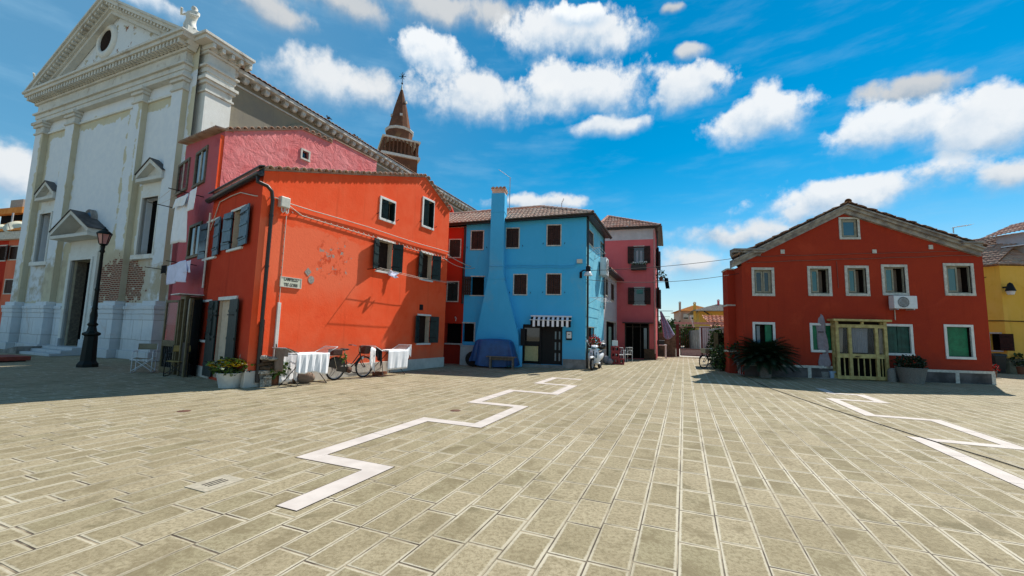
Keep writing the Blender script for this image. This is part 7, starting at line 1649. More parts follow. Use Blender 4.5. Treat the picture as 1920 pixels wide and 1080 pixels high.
cloth('white_sheet', 'long pale sheet hanging at the back of the near clothes rack', drape(lambda u: L1(-0.56 + 0.7 * u, 0.28, zf), RW.n, 0.80, 30, 10, 0.015, 18), 30, 10, 'cloth_white', 'sheet', 'white laundry on the racks')
cloth('taupe_towel', 'taupe towel hanging off the raised wing of the near clothes rack', drape(lambda u: L1(-0.78 + 0.04 * u, -0.3 + 0.6 * u, H1 + 0.15), RW.t * -1, lambda u: 0.2 if u < 0.3 else 0.6, 20, 10, 0.02, 9), 20, 10, 'cloth_taupe', 'towel')
mb = MB(); o = rooted('taupe_cloth', 'taupe cloth laid across the wing of the near clothes rack', 'cloth', L1(-0.9, 0, H1 + 0.2)); mb.sheet(lambda u, v: L1(-0.8 + 0.34 * u, -0.31 + 0.62 * v, H1 + 0.17 - 0.14 * max(0, u - 0.05) + 0.01 * math.sin(7 * v)), 10, 10); mb.build('fabric', MAT['cloth_taupe'], o, solid=0.006)
o2 = (RW.P(4.5, 0, 0.56)); rk2, L2 = drying_rack(o2, ANG_R, 1.1, 0.6, H1, 'folding clothes rack with white cloths, furthest from the house corner')
cloth('white_sheet', 'plain white cloth hanging in front of the far clothes rack', drape(lambda u: L2(-0.28 + 1.0 * u, -0.31, zf), RW.n, 0.66, 30, 10, 0.014, 16), 30, 10, 'cloth_white', 'cloth', 'white laundry on the racks')
mb = MB(); o = rooted('white_sheet', 'white cloth laid flat over the top of the far clothes rack', 'cloth', L2(0.2, 0, zf), 'white laundry on the racks'); mb.sheet(lambda u, v: L2(-0.28 + 1.0 * u, -0.31 + 0.4 * v, zf + 0.008 + 0.004 * math.sin(12 * u)), 14, 4); mb.build('fabric', MAT['cloth_white'], o, solid=0.004)
cloth('white_towel', 'pale cloth hanging on the left wing of the far clothes rack', drape(lambda u: L2(-0.9 + 0.34 * u, -0.1 + 0.1 * u, H1 + 0.16 - 0.1 * u), RW.n, lambda u: 0.6 + 0.2 * u, 16, 8, 0.02, 9), 16, 8, 'cloth_white', 'cloth', 'white laundry on the racks')
cloth('black_garment', 'black garment hanging on the left wing of the far clothes rack', drape(lambda u: L2(-0.84 + 0.3 * u, -0.28, H1 + 0.15 - 0.1 * u), RW.n, lambda u: 0.28 + 0.14 * math.sin(3.2 * u) + (0.22 if u > 0.72 else 0), 18, 8, 0.02, 10), 18, 8, 'cloth_black', 'garment')
cloth('white_towel', 'narrow white cloth on the right wing of the far clothes rack', drape(lambda u: L2(0.58 + 0.32 * u, -0.29, H1 + 0.02 + 0.13 * u), RW.n, lambda u: 0.36 + 0.06 * math.sin(14 * u), 18, 6, 0.02, 14), 18, 6, 'cloth_white', 'cloth', 'white laundry on the racks')
c = RW.P(4.3, 0, 0.3); br_ = rooted('brick', 'loose brick on the ground below the far clothes rack', 'brick', c); mb = MB(); mb.box(c + (0, 0, 0.06), (0.26, 0.13, 0.12), R(ANG_R)); mb.box(c + RW.t * 0.32 + (0, 0, 0.05), (0.3, 0.14, 0.1), R(ANG_R + 8)); mb.build('clay', MAT['terracotta_pot'], br_, bevel=0.008)
c = RW.P(1.5, 0, 0.3); br_ = rooted('stone', 'taupe cloth bundle on the ground under the near clothes rack', 'bundle', c); mb = MB(); mb.ell(c + (0, 0, 0.16), (0.3, 0.16, 0.17), 12, 8); mb.build('cloth', MAT['cloth_taupe'], br_)
# window clothes lines
def pole_line(Wl, s0, s1, z, d, label, tip=None):
    o = rooted('clothes_line', label, 'clothes line', Wl.P(s0, z, 0)); mb = MB()
    for s in (s0, s1): mb.tube([Wl.P(s, z - 0.02, 0.0), Wl.P(s, z, d)], 0.014, 6)
    mb.build('brackets', MAT['iron_dark'], o); mb = MB()
    for dd_ in (d * 0.55, d * 0.95): mb.tube([Wl.P(s0, z + 0.01, dd_), Wl.P((s0 + s1) / 2, z - 0.05, dd_), Wl.P(s1, z + 0.01, dd_)], 0.007, 4)
    mb.build('lines', MAT['cable_pale'], o); return o
a = RW.at(690, 501); b2 = RW.at(838, 533); zl_ = (a[1] + b2[1]) / 2 - 0.02; pole_line(RW, a[0] - 0.02, b2[0] - 0.12, zl_, 0.55, 'clothes line on iron brackets under the sunny orange house windows')
cs_, cz_ = RW.at(738, 515, 0.3); o = rooted('blue_white_garment', 'crumpled blue and white garment on the orange house clothes line', 'garment', RW.P(cs_, zl_, 0.3)); mb = MB()
mb.sheet(lambda u, v: RW.P(cs_ - 0.28 + 0.5 * u + 0.03 * math.sin(7 * v), zl_ + 0.05 - 0.24 * v * (0.6 + 0.4 * math.sin(3 * u)) - 0.06 * u, 0.31 + 0.05 * math.sin(9 * u + 4 * v)), 20, 10); mb.build('fabric', MAT['cloth_lilac'], o, solid=0.006)
def pink_line(px0, px1, py, label):
    s0, z = PL.at(*px0, 0.7); s1, z1 = PL.at(*px1, 0.3); return s0, s1, (z + z1) / 2
sA_, sB_, zA_ = PL.at(331, 367, 0.5)[0], PL.at(376, 352, 0.5)[0], PL.at(345, 364, 0.5)[1]
mb = MB(); o = rooted('clothes_line', 'upper clothes line below the pink house windows', 'clothes line', PL.P(sA_, zA_, 0)); 
for s in (0.15, 2.9): mb.tube([PL.P(s, zA_ - 0.02, 0.0), PL.P(s, zA_ + 0.02, 1.0)], 0.016, 6)
mb.build('brackets', MAT['iron_dark'], o); mb = MB()
for d_ in (0.4, 0.65, 0.9): mb.tube([PL.P(0.15, zA_ + 0.02, d_), PL.P(1.5, zA_ - 0.04, d_), PL.P(2.9, zA_ + 0.02, d_)], 0.006, 4)
mb.build('lines', MAT['cable_pale'], o)
def pl_cloth(name, label, tl, tr, bl, d, m, amp, freq, cat='cloth', taper=None, group=None):
    (s0, z0), (s1, z1), (s2, z2) = PL.at(*tl, d), PL.at(*tr, d), PL.at(*bl, d); drop = z0 - z2
    f = lambda u, v: PL.P(s0 + (s1 - s0) * u + (s2 - s0) * v * (taper(v) if taper else 1), z0 + (z1 - z0) * u - drop * v + 0.04 * math.sin(5 * u) * v, d + amp * math.sin(freq * u + 2 * v) * (0.4 + v))
    return cloth(name, label, f, 22, 14, m, cat, group)
pl_cloth('white_sheet', 'long white sheet hanging high on the pink house', (330, 375), (354, 362), (322, 459), 0.62, 'cloth_white', 0.035, 9, 'sheet', None, 'laundry on the pink house')
pl_cloth('white_cloth', 'folded white cloth over the front of the long hanging sheet', (329, 374), (352, 363), (325, 392), 0.72, 'cloth_white', 0.02, 6, 'cloth', None, 'laundry on the pink house')
pl_cloth('white_cloth', 'small white cloth hanging right of the long sheet', (356, 360), (369, 350), (353, 398), 0.68, 'cloth_white', 0.03, 6, 'cloth', None, 'laundry on the pink house')
zB_ = PL.at(330, 494, 0.5)[1]
mb = MB(); o = rooted('clothes_line', 'lower clothes line across the front of the pink house', 'clothes line', PL.P(1.0, zB_, 0))
for s in (0.1, 2.9): mb.tube([PL.P(s, zB_ - 0.02, 0.0), PL.P(s, zB_ + 0.02, 0.85)], 0.014, 6)
mb.build('brackets', MAT['iron_dark'], o); mb = MB()
for d_ in (0.4, 0.6, 0.8): mb.tube([PL.P(0.1, zB_ + 0.02, d_), PL.P(2.9, zB_ + 0.02, d_)], 0.006, 4)
mb.build('lines', MAT['cable_pale'], o)
pl_cloth('black_garment', 'small black garment at the left end of the lower pink house line', (303, 498), (313, 497), (303, 514), 0.6, 'cloth_black', 0.02, 6, 'garment')
pl_cloth('lilac_shirt', 'pale lilac shirt hanging on the lower pink house line', (314, 500), (347, 487), (316, 535), 0.6, 'cloth_lilac', 0.05, 11, 'shirt', None, 'laundry on the pink house')
pl_cloth('lilac_shirt', 'small lilac cloth right of the shirt on the lower line', (347, 491), (359, 487), (347, 512), 0.55, 'cloth_lilac', 0.04, 7, 'cloth', None, 'laundry on the pink house')
# purple cloth on the far corner pole
pc = P2 + un(SDR) * 1.6 + PS.n * 0.0; zf_ = at_height(pc, 1240, 583); o = rooted('wall_pole', 'iron pole bracket on the lane side of the dark pink house', 'bracket', pc + (0, 0, zf_)); mb = MB(); mb.tube([pc + (0, 0, zf_), pc + PS.n * 1.1 + (0, 0, zf_)], 0.02, 6); mb.tube([pc + (0, 0, zf_ - 0.4), pc + PS.n * 0.9 + (0, 0, zf_ - 0.4)], 0.016, 6); mb.build('bars', MAT['iron_dark'], o)
zb_ = at_height(pc, 1245, 634)
def fl(u, v): w_ = 0.12 + 0.62 * v; return pc + PS.n * (0.25 + 0.35 * v + w_ * (u - 0.2)) + un(SDR) * (0.07 * math.sin(17 * u + 3 * v) * (0.3 + v)) + np.array([0, 0, zf_ - 0.03 - (zf_ - zb_) * v * (0.93 + 0.1 * math.sin(4 * u))])
cloth('purple_cloth', 'long purple patterned cloth hanging from the pole at the lane corner', fl, 26, 18, 'cloth_indigo', 'cloth')
pc2 = P2 + un(SDR) * 1.2; zf2 = at_height(pc2, 1237, 520); o = rooted('balcony_plant', 'small green plant on a bracket high on the lane corner', 'plant', pc2 + (0, 0, zf2)); mb = MB(); leaves(mb, pc2 + PS.n * 0.35 + (0, 0, zf2 + 0.15), (0.3, 0.3, 0.28), 120, 0.16, random.Random(5)); mb.m = 1; mb.lathe([(0.12, zf2 - 0.2), (0.16, zf2)], pc2 + PS.n * 0.35, 10); mb.obox(pc2 + (0, 0, zf2 - 0.25), PS.n * 0.6, un(SDR) * 0.2, (0, 0, 0.04)); mb.build('leaves_and_pot', [MAT['leaf_green'], MAT['terracotta_pot']], o)
cloth('dark_garment', 'dark garment hanging below the plant at the lane corner', lambda u, v: pc2 + PS.n * (0.55 + 0.25 * u + 0.1 * v) + un(SDR) * 0.05 * math.sin(9 * u) + np.array([0, 0, zf2 - 0.05 - 0.75 * v]), 8, 8, 'cloth_black', 'garment')
# ------------------------------------------------------------------ wires over the lane
def wire(a, b2, sag, label, r_=0.012, m='cable_black'):
    a, b2 = np.array(a), np.array(b2); mb = MB(); mb.tube([a + (b2 - a) * u - np.array([0, 0, sag * 4 * u * (1 - u)]) for u in np.linspace(0, 1, 24)], r_, 5); tag(mb.build('overhead_wire', MAT[m]), label, 'wire')
s, z = BW.at(1088, 506); wire(BW.P(5.7, BW.at(1097, 508)[1], 0.1), HW.P(0.1, HW.at(1399, 482)[1], 0.05), 0.12, 'upper wire strung across the lane to the dark red house')
wire(BW.P(5.85, BW.at(1108, 523)[1] - 0.05, 0.15), HL + HW.t * 0.0 - HW.n * 0.3 + (0, 0, HW.at(1392, 511)[1]), 0.25, 'lower sagging wire strung across the lane to the dark red house')
wire(RW.P(8.5, 5.0, 0.05), BW.P(0.3, BW.at(880, 500)[1], 0.05), 0.05, 'thick pale cable from the orange house to the blue house', 0.02, 'cable_pale')
wire(RW.P(8.4, 4.75, 0.05), BW.P(0.5, BW.at(890, 503)[1], 0.05), 0.15, 'thin cable sagging from the orange house to the blue house', 0.012, 'cable_pale')

# ------------------------------------------------------------------ green lamp post in front of the church
c = G(163.5, 688); hl = at_height(c, 190, 426); lamp = rooted('lamp_post', 'dark green cast iron lamp post with a pink glass lantern', 'street lamp', c)
mb = MB(); mb.lathe([(0.3, 0), (0.3, 0.1), (0.25, 0.17), (0.225, 0.22), (0.19, 1.08), (0.26, 1.12), (0.26, 1.18), (0.15, 1.24), (0.11, 1.42)], c, 8, False, None, R(22)); bs_ = mb.build('base', MAT['iron_green'], lamp, bevel=0.012)
hp = hl - 0.68
mb = MB(); mb.lathe([(0.11, 1.42), (0.15, 1.48), (0.095, 1.56), (0.105, 1.8), (0.075, 2.0), (0.09, 2.05), (0.072, 2.1), (0.06, hp * 0.62), (0.078, hp * 0.63), (0.056, hp * 0.65), (0.045, hp - 0.25), (0.08, hp - 0.2), (0.055, hp - 0.12), (0.07, hp)], c, 16); mb.build('column', MAT['iron_green'], lamp)
mb = MB(); mb.lathe([(0.04, hp), (0.11, hp + 0.05), (0.12, hp + 0.08)], c, 6, False)
for k in range(6):
    a = k * math.pi / 3; p = lambda r_, z: c + np.array([r_ * math.cos(a), r_ * math.sin(a), z]); mb.tube([p(0.12, hp + 0.08), p(0.195, hp + 0.43)], 0.012, 5)
mb.lathe([(0.22, hp + 0.43), (0.225, hp + 0.47), (0.14, hp + 0.55), (0.08, hp + 0.58), (0.09, hp + 0.61), (0.025, hp + 0.65), (0.025, hp + 0.69), (0.0, hp + 0.72)], c, 12); ln = mb.build('lantern', MAT['iron_green'], lamp)
mb = MB(); mb.lathe([(0.108, hp + 0.08), (0.183, hp + 0.43)], c, 6, False); mb.build('glass', MAT['lamp_glass_pink'], ln)

# ------------------------------------------------------------------ chairs
def director_chair(loc, rz, fm, sm, label, back=True):
    o = thing('director_chair', label, 'chair', loc, None, rz); w, d, h = 0.5, 0.44, 0.46
    for s in (-1, 1):
        mb = MB(); x = s * w / 2
        mb.tube([(x, -d / 2, 0.015), (x, -d / 2, h + 0.2), (x, -d / 2 + 0.04, h + 0.22), (x, d / 2 - 0.02, h + 0.22), (x, d / 2, h + 0.2), (x, d / 2, 0.015), (x, d / 2 - 0.03, 0.012), (x, -d / 2 + 0.03, 0.012)], 0.013, 8, closed=True); mb.build('side_frame', MAT[fm], o)
        mb = MB(); mb.tube([(x, d / 2, h + 0.2), (x, d / 2 + 0.04, h + 0.46)], 0.012, 8); mb.build('back_post', MAT[fm], o)
    mb = MB()
    for y in (-d / 2, d / 2): mb.tube([(-w / 2, y, 0.06), (w / 2, y, h)], 0.011, 6); mb.tube([(w / 2, y, 0.06), (-w / 2, y, h)], 0.011, 6)
    mb.build('cross_bars', MAT[fm], o)
    mb = MB(); mb.sheet(lambda u, v: (-w / 2 + w * u, -d / 2 + d * v, h - 0.03 * math.sin(math.pi * u)), 10, 4); mb.build('seat', MAT[sm], o, solid=0.006)
    if back: mb = MB(); mb.sheet(lambda u, v: (-w / 2 + w * u, d / 2 + 0.02 + 0.04 * v + 0.03 * math.sin(math.pi * u), h + 0.26 + 0.19 * v), 10, 4); mb.build('backrest', MAT[sm], o, solid=0.006)
    return o
c = (G(246, 699) + G(289, 697)) / 2; director_chair(c, R(28), 'alu_white', 'canvas_olive', 'white framed folding chair with olive canvas in front of the church')
c = (G(313, 705) + G(348, 704)) / 2; director_chair(c, R(20), 'plastic_black', 'seat_ochre', 'black folding chair with an ochre seat at the pink house porch', True)
c = G(336, 699); st = rooted('door_step', 'pale stone step lying at the pink house porch', 'step', c); mb = MB(); mb.box(c + (0, 0, 0.09), (0.8, 0.3, 0.18), R(-25)); mb.build('block', MAT['plinth_cream'], st, bevel=0.012)
c = (RW.P(LR, 0) + BW.P(REC0 + 0.55, 0, 0.9)) / 2; c = G(846, 679); pc_ = thing('plastic_chair', 'white plastic armchair in the shady recess by the blue house', 'chair', c, None, R(205))
mb = MB()
for x, y in ((-.22, -.2), (.22, -.2), (-.2, .22), (.2, .22)): mb.tube([(x * 1.1, y * 1.12, 0.0), (x, y, 0.43)], 0.028, 6)
mb.build('legs', MAT['plastic_white'], pc_); mb = MB(); mb.box((0, 0, 0.44), (0.5, 0.48, 0.035)); mb.build('seat', MAT['plastic_white'], pc_, bevel=0.015)
mb = MB(); mb.sheet(lambda u, v: ((u - 0.5) * (0.46 - 0.12 * v * v), 0.22 + 0.14 * v - 0.1 * (2 * u - 1) ** 2, 0.46 + 0.42 * v * (1 - 0.12 * (2 * u - 1) ** 2)), 12, 8); mb.build('backrest', MAT['plastic_white'], pc_, solid=0.02)
for s in (-1, 1): mb = MB(); mb.tube([(s * .24, -.2, 0.44), (s * .27, -.2, 0.62), (s * .27, -.1, 0.66), (s * .26, .15, 0.67), (s * .22, .27, 0.68)], 0.024, 7); mb.build('armrest', MAT['plastic_white'], pc_)

# ------------------------------------------------------------------ by the blue house
c = BW.P(BW.at(868, 680, 0.5)[0] + 0.25, 0, 0.4); cb_ = rooted('cabinet', 'off white box cabinet in the shade left of the blue tarpaulin', 'cabinet', c); mb = MB(); mb.box(c + (0, 0, 0.44), (0.72, 0.55, 0.88), R(BANG)); bd = mb.build('body', MAT['cabinet_white'], cb_, bevel=0.012); mb = MB(); mb.box(c + (0, 0, 0.9), (0.76, 0.6, 0.035), R(BANG)); mb.build('lid', MAT['cabinet_white'], cb_, bevel=0.01); mb = MB(); mb.obox(c - BW.t * 0.34 + BW.n * 0.276 + (0, 0, 0.08), BW.t * 0.68, BW.n * 0.012, (0, 0, 0.7)); mb.build('door', MAT['cabinet_white'], cb_)
ts0, tz1 = BW.at(889, 634, 1.0); ts1, _ = BW.at(966, 634, 1.0); tz0 = 0.05; tc_ = (ts0 + ts1) / 2
tp = rooted('blue_tarpaulin', 'blue tarpaulin draped over a parked cart below the flared chimney', 'tarpaulin', BW.P(tc_, 0, 0.95))
mb = MB(); nn_ = 48; vs = []; lev = [(0.0, 1.0), (0.35, 1.0), (0.9, 0.985), (1.0, 0.94), (1.03, 0.7), (1.06, 0.4), (1.07, 0.16), (1.06, 0.07)]
for (r_, f) in lev:
    for k in range(nn_):
        a = 2 * math.pi * k / nn_; ex = 0.32; cx = math.copysign(abs(math.cos(a)) ** ex, math.cos(a)); cy = math.copysign(abs(math.sin(a)) ** ex, math.sin(a)); fo = (1 - f) * (0.09 * math.sin(7 * a + 1) + 0.06 * math.sin(13 * a) + 0.03 * math.sin(23 * a)); hw_ = (ts1 - ts0) / 2 * (0.86 + 0.16 * (1 - f)); zz = tz1 * f
        if f < 0.2: zz += 0.22 * max(0, -math.cos(a)) + 0.05 * math.sin(5 * a)
        if f > 0.93: zz -= 0.05 * (math.cos(a * 2) + 1) * r_ * 0.5
        vs.append(BW.P(tc_ + (r_ * hw_ + fo) * cx, zz, 0.98 + (r_ * 0.38 + fo * 0.8) * cy * -1))
mb.mesh(vs, [(i * nn_ + k, i * nn_ + (k + 1) % nn_, (i + 1) * nn_ + (k + 1) % nn_, (i + 1) * nn_ + k) for i in range(len(lev) - 1) for k in range(nn_)], True); mb.build('sheet', MAT['tarp_blue'], tp)
cs0 = ts0 - 0.02; ca = rooted('covered_cart', 'cart with a small wheel standing under the blue tarpaulin', 'cart', BW.P(cs0, 0, 1.0)); mb = MB(); rot = np.stack([BW.t, np.array([0, 0, 1.0]), BW.n], axis=1)
mb.lathe([(0.27, -0.05), (0.34, -0.035), (0.34, 0.035), (0.27, 0.05)], BW.P(cs0, 0.34, 1.05), 24, True, rot); mb.build('tyre', MAT['rubber'], ca); mb = MB(); mb.lathe([(0.0, 0.03), (0.05, 0.05), (0.06, 0.02), (0.22, 0.015), (0.27, 0.03), (0.27, -0.03)], BW.P(cs0, 0.34, 1.05), 20, True, rot); mb.build('rim', MAT['galvanised'], ca); mb = MB(); mb.tube([BW.P(cs0, 0.34, 1.0), BW.P(cs0 + 0.5, 0.5, 1.0), BW.P(cs0 + 1.4, 0.5, 1.0)], 0.03, 6); BW.slab(mb, cs0 + 0.2, 0.3, ts1 - 0.2, 0.7, 0.75, 1.2); mb.build('body', MAT['iron_dark'], ca)
bs0, bs1 = BW.at(917, 686, 1.45)[0], BW.at(966, 686, 1.45)[0]; bz = BW.at(940, 668, 1.45)[1]; be = rooted('wooden_bench', 'old grey wooden bench in front of the blue tarpaulin', 'bench', BW.P((bs0 + bs1) / 2, 0, 1.5))
mb = MB(); BW.slab(mb, bs0 - 0.1, bz - 0.04, bs1 + 0.05, bz, 1.4, 1.7); mb.build('seat', MAT['wood_grey'], be, bevel=0.01)
for s in (bs0 + 0.05, bs1 - 0.12):
    for d_ in (1.45, 1.62): mb = MB(); BW.slab(mb, s, 0, s + 0.07, bz - 0.041, d_, d_ + 0.06); mb.build('leg', MAT['wood_grey'], be)
mb = MB(); BW.slab(mb, bs0 + 0.12, bz - 0.16, bs1 - 0.12, bz - 0.06, 1.53, 1.56); mb.build('apron', MAT['wood_grey'], be)
c = BW.P(BW.at(974, 660, 0.35)[0], 0, 0.3); gp_ = rooted('gas_pipe', 'blue painted pipe box standing between the tarpaulin and the door', 'pipe', c); zz = BW.at(972, 614, 0.3)[1]; mb = MB(); mb.tube([c - BW.t * 0.12, c - BW.t * 0.12 + (0, 0, zz), c + BW.t * 0.1 + (0, 0, zz)], 0.03, 8); mb.build('riser', MAT['stucco_blue'], gp_); mb = MB(); mb.tube([c + (0, 0, 0.02), c + (0, 0, 0.95)], 0.13, 14); mb.build('drum', MAT['stucco_blue'], gp_); mb = MB(); mb.obox(c + BW.t * 0.02 - BW.n * 0.1 + (0, 0, 1.0), BW.t * 0.22, BW.n * 0.1, (0, 0, zz - 1.05)); mb.build('meter_case', MAT['iron_dark'], gp_)

# ------------------------------------------------------------------ wheels, bicycles, scooter
XR = np.array([[1, 0, 0], [0, 0, -1], [0, 1, 0]], float)
def wheel(par, x, r_, w_=0.03, spokes=18, rim='galvanised', fat=False):
    mb = MB(); ring = [(x + r_ * math.cos(a) - 0, 0, r_ + r_ * 0 + r_ * math.sin(a)) for a in np.linspace(0, 2 * math.pi, 33)[:-1]]
    rt = w_ / 2; mb.tube([((px - x) * (1 - rt / r_) + x, 0, (pz - r_) * (1 - rt / r_) + r_) for px, _, pz in ring], rt, 8, closed=True); wh = mb.build('wheel', MAT['rubber'], par)
    mb = MB(); k = 1 - 2.1 * rt / r_; mb.tube([((px - x) * k + x, 0, (pz - r_) * k + r_) for px, _, pz in ring], rt * 0.5, 6, closed=True)
    for i in range(spokes): a = 2 * math.pi * i / spokes; b_ = a + (0.35 if i % 2 else -0.35); mb.tube([(x + 0.025 * math.cos(b_), 0.02 * (1 if i % 2 else -1), r_ + 0.025 * math.sin(b_)), (x + r_ * k * math.cos(a), 0, r_ + r_ * k * math.sin(a))], 0.0022 if not fat else 0.014, 4)
    mb.tube([(x, -0.05, r_), (x, 0.05, r_)], 0.024, 8); mb.build('rim', MAT[rim], wh); return wh
def bicycle(loc, rz, lean, label, fm='plastic_black', basket='basket_wicker', bag=True, steer=0.0):
    o = thing('bicycle', label, 'bicycle', loc, 'parked bicycles'); o.rotation_euler = (lean, 0, rz); r_ = 0.345; wb_ = 1.1
    wheel(o, 0, r_, 0.052); wheel(o, wb_, r_, 0.048)
    bb = np.array([0.46, 0, 0.29]); st_ = np.array([0.3, 0, 0.78]); hd = np.array([0.87, 0, 0.84]); hb_ = np.array([0.93, 0, 0.62]); ra = np.array([0, 0, r_]); fa = np.array([wb_, 0, r_])
    mb = MB(); mb.tube([bb, st_ + (st_ - bb) * 0.02], 0.017, 8); mb.tube([hd, hb_], 0.02, 8); mb.tube([hb_ + (0, 0, 0.03), bb + (0.1, 0, 0.06), bb], 0.02, 8); mb.tube([hd - (0.01, 0, 0.06), np.array([0.6, 0, 0.46]), np.array([0.38, 0, 0.52])], 0.016, 8)
    for s in (-1, 1): mb.tube([bb + (0, 0.03 * s, 0), ra + (0, 0.055 * s, 0)], 0.011, 6); mb.tube([st_ - (0.0, -0.02 * s, 0.08), ra + (0, 0.055 * s, 0)], 0.009, 6)
    mb.build('frame', MAT[fm], o); mb = MB()
    for s in (-1, 1): mb.tube([hb_ + (0.01, 0.03 * s, -0.02), hb_ + (0.03, 0.05 * s, -0.1), fa + (0, 0.05 * s, 0)], 0.013, 6)
    mb.build('fork', MAT[fm], o); mb = MB(); mb.tube([hd, hd + (-0.03, 0, 0.13)], 0.014, 6); t_ = hd + np.array([-0.03, 0, 0.15]); mb.tube([t_ + (-0.2, -0.27, 0.05), t_ + (-0.06, -0.24, 0.05), t_ + (0.03, -0.1, 0.02), t_, t_ + (0.03, 0.1, 0.02), t_ + (-0.06, 0.24, 0.05), t_ + (-0.2, 0.27, 0.05)], 0.012, 7); hbar = mb.build('handlebar', MAT['chrome'], o)
    for s in (-1, 1): mb = MB(); mb.tube([t_ + (-0.21, 0.27 * s, 0.05), t_ + (-0.1, 0.255 * s, 0.05)], 0.018, 7); mb.build('grip', MAT['leather_black'], hbar)
    mb = MB(); mb.tube([st_, st_ + (-0.03, 0, 0.12)], 0.013, 6); mb.build('seat_post', MAT['chrome'], o); mb = MB(); p = st_ + np.array([-0.04, 0, 0.15]); mb.ell(p + (-0.06, 0, 0), (0.13, 0.1, 0.04), 12, 6); mb.ell(p + (0.07, 0, 0.0), (0.12, 0.04, 0.03), 10, 6); mb.build('saddle', MAT['leather_black'], o)
    for x, a0, a1, nm in ((0, 15, 190, 0), (wb_, 25, 175, 1)):
        mb = MB(); nn = 20; rr = r_ + 0.025; vs = []
        for i in range(nn + 1):
            a = R(a0 + (a1 - a0) * i / nn)
            for s in (-1, 0, 1): q_ = rr + (0.008 if s == 0 else 0); vs.append((x + q_ * math.cos(a), 0.03 * s, r_ + q_ * math.sin(a)))
        mb.mesh(vs, [(i * 3 + j, i * 3 + j + 1, i * 3 + j + 4, i * 3 + j + 3) for i in range(nn) for j in range(2)], True); mb.build('mudguard', MAT[fm], o, solid=0.004)
    for s in (-1, 1):
        mb = MB(); pts_ = [(0.36 * math.cos(R(a)), 0.042 * s, r_ + 0.36 * math.sin(R(a))) for a in range(25, 166, 14)]
        for q0, q1 in zip(pts_[:-1], pts_[1:]): mb.face([(0, 0.06 * s, r_ + 0.02), q0, q1])
        mb.build('coat_guard', MAT['plastic_black'], o, solid=0.004)
    mb = MB(); mb.tube([(-0.28, 0.05, 0.76), (0.2, 0.05, 0.76), (0.2, -0.05, 0.76), (-0.28, -0.05, 0.76)], 0.008, 5, closed=True); mb.tube([(-0.15, 0.06, 0.76), (0, 0.07, r_)], 0.007, 5); mb.tube([(-0.15, -0.06, 0.76), (0, -0.07, r_)], 0.007, 5); mb.build('rear_rack', MAT['chrome'], o)
    mb = MB(); mb.prism([(0.0, -0.05, 0.42), (0.0, -0.05, 0.28), (0.5, -0.05, 0.2), (0.57, -0.05, 0.29), (0.5, -0.05, 0.39)], (0, -0.012, 0)); mb.build('chain_guard', MAT['plastic_black'], o)
    mb = MB(); mb.lathe([(0.0, 0.0), (0.1, 0.0), (0.1, 0.01), (0.0, 0.01)], bb + (0, -0.07, 0), 18, True, XR); mb.build('chainring', MAT['rust_brown'], o)
    for s, a in ((-1, -0.5), (1, 2.64)): mb = MB(); e = bb + np.array([0.17 * math.cos(a), 0.1 * s, 0.17 * math.sin(a)]); mb.tube([bb + (0, 0.08 * s, 0), e], 0.01, 6); mb.box(e + (0, 0.05 * s, 0), (0.09, 0.09, 0.02)); mb.build('pedal', MAT['iron_dark'], o)
    mb = MB(); mb.ell(hd + (0.13, 0, -0.2), (0.05, 0.04, 0.06), 10, 6); mb.build('headlamp', MAT['enamel_white'], o)
    if basket:
        mb = MB(); a = hd + np.array([0.08, 0, -0.06]); b0 = [a + np.array([0, -0.13, 0]), a + np.array([0.2, -0.13, 0]), a + np.array([0.2, 0.13, 0]), a + np.array([0, 0.13, 0])]; b1 = [k + np.array([0.04 if i in (1, 2) else 0.0, -0.03 if i < 2 else 0.03, 0.24]) for i, k in enumerate(b0)]
        mb.mesh(b0 + b1, [(0, 1, 2, 3), (0, 1, 5, 4), (1, 2, 6, 5), (2, 3, 7, 6), (3, 0, 4, 7)], False); mb.build('basket', MAT[basket], o, solid=0.012)
    if bag:
        mb = MB(); mb.box((-0.06, 0.0, 0.86), (0.36, 0.24, 0.19)); mb.build('carrier_box', MAT['basket_wicker'], o, bevel=0.03); mb = MB(); leaves(mb, (0.16, -0.14, 0.7), (0.08, 0.04, 0.13), 40, 0.08, random.Random(2)); mb.build('green_bag', MAT['leaf_bright'], o)
    mb = MB(); mb.tube([(0.05, 0.05, 0.28), (-0.05, 0.2, 0.01)], 0.01, 5); mb.build('kickstand', MAT['galvanised'], o); return o
w0, w1 = G(626.5, 713), G(675, 708); az_ = math.atan2(w1[1] - w0[1], w1[0] - w0[0]); bicycle(w0, az_, R(3), 'black city bicycle with wicker basket leaning by the orange wall')
w0 = G(1327, 691); o = bicycle(G(1322, 691) - un(205) * 1.0, R(205), R(-3), 'old dark bicycle with a pale basket at the lane corner', 'plastic_black', 'wood_pale', False)
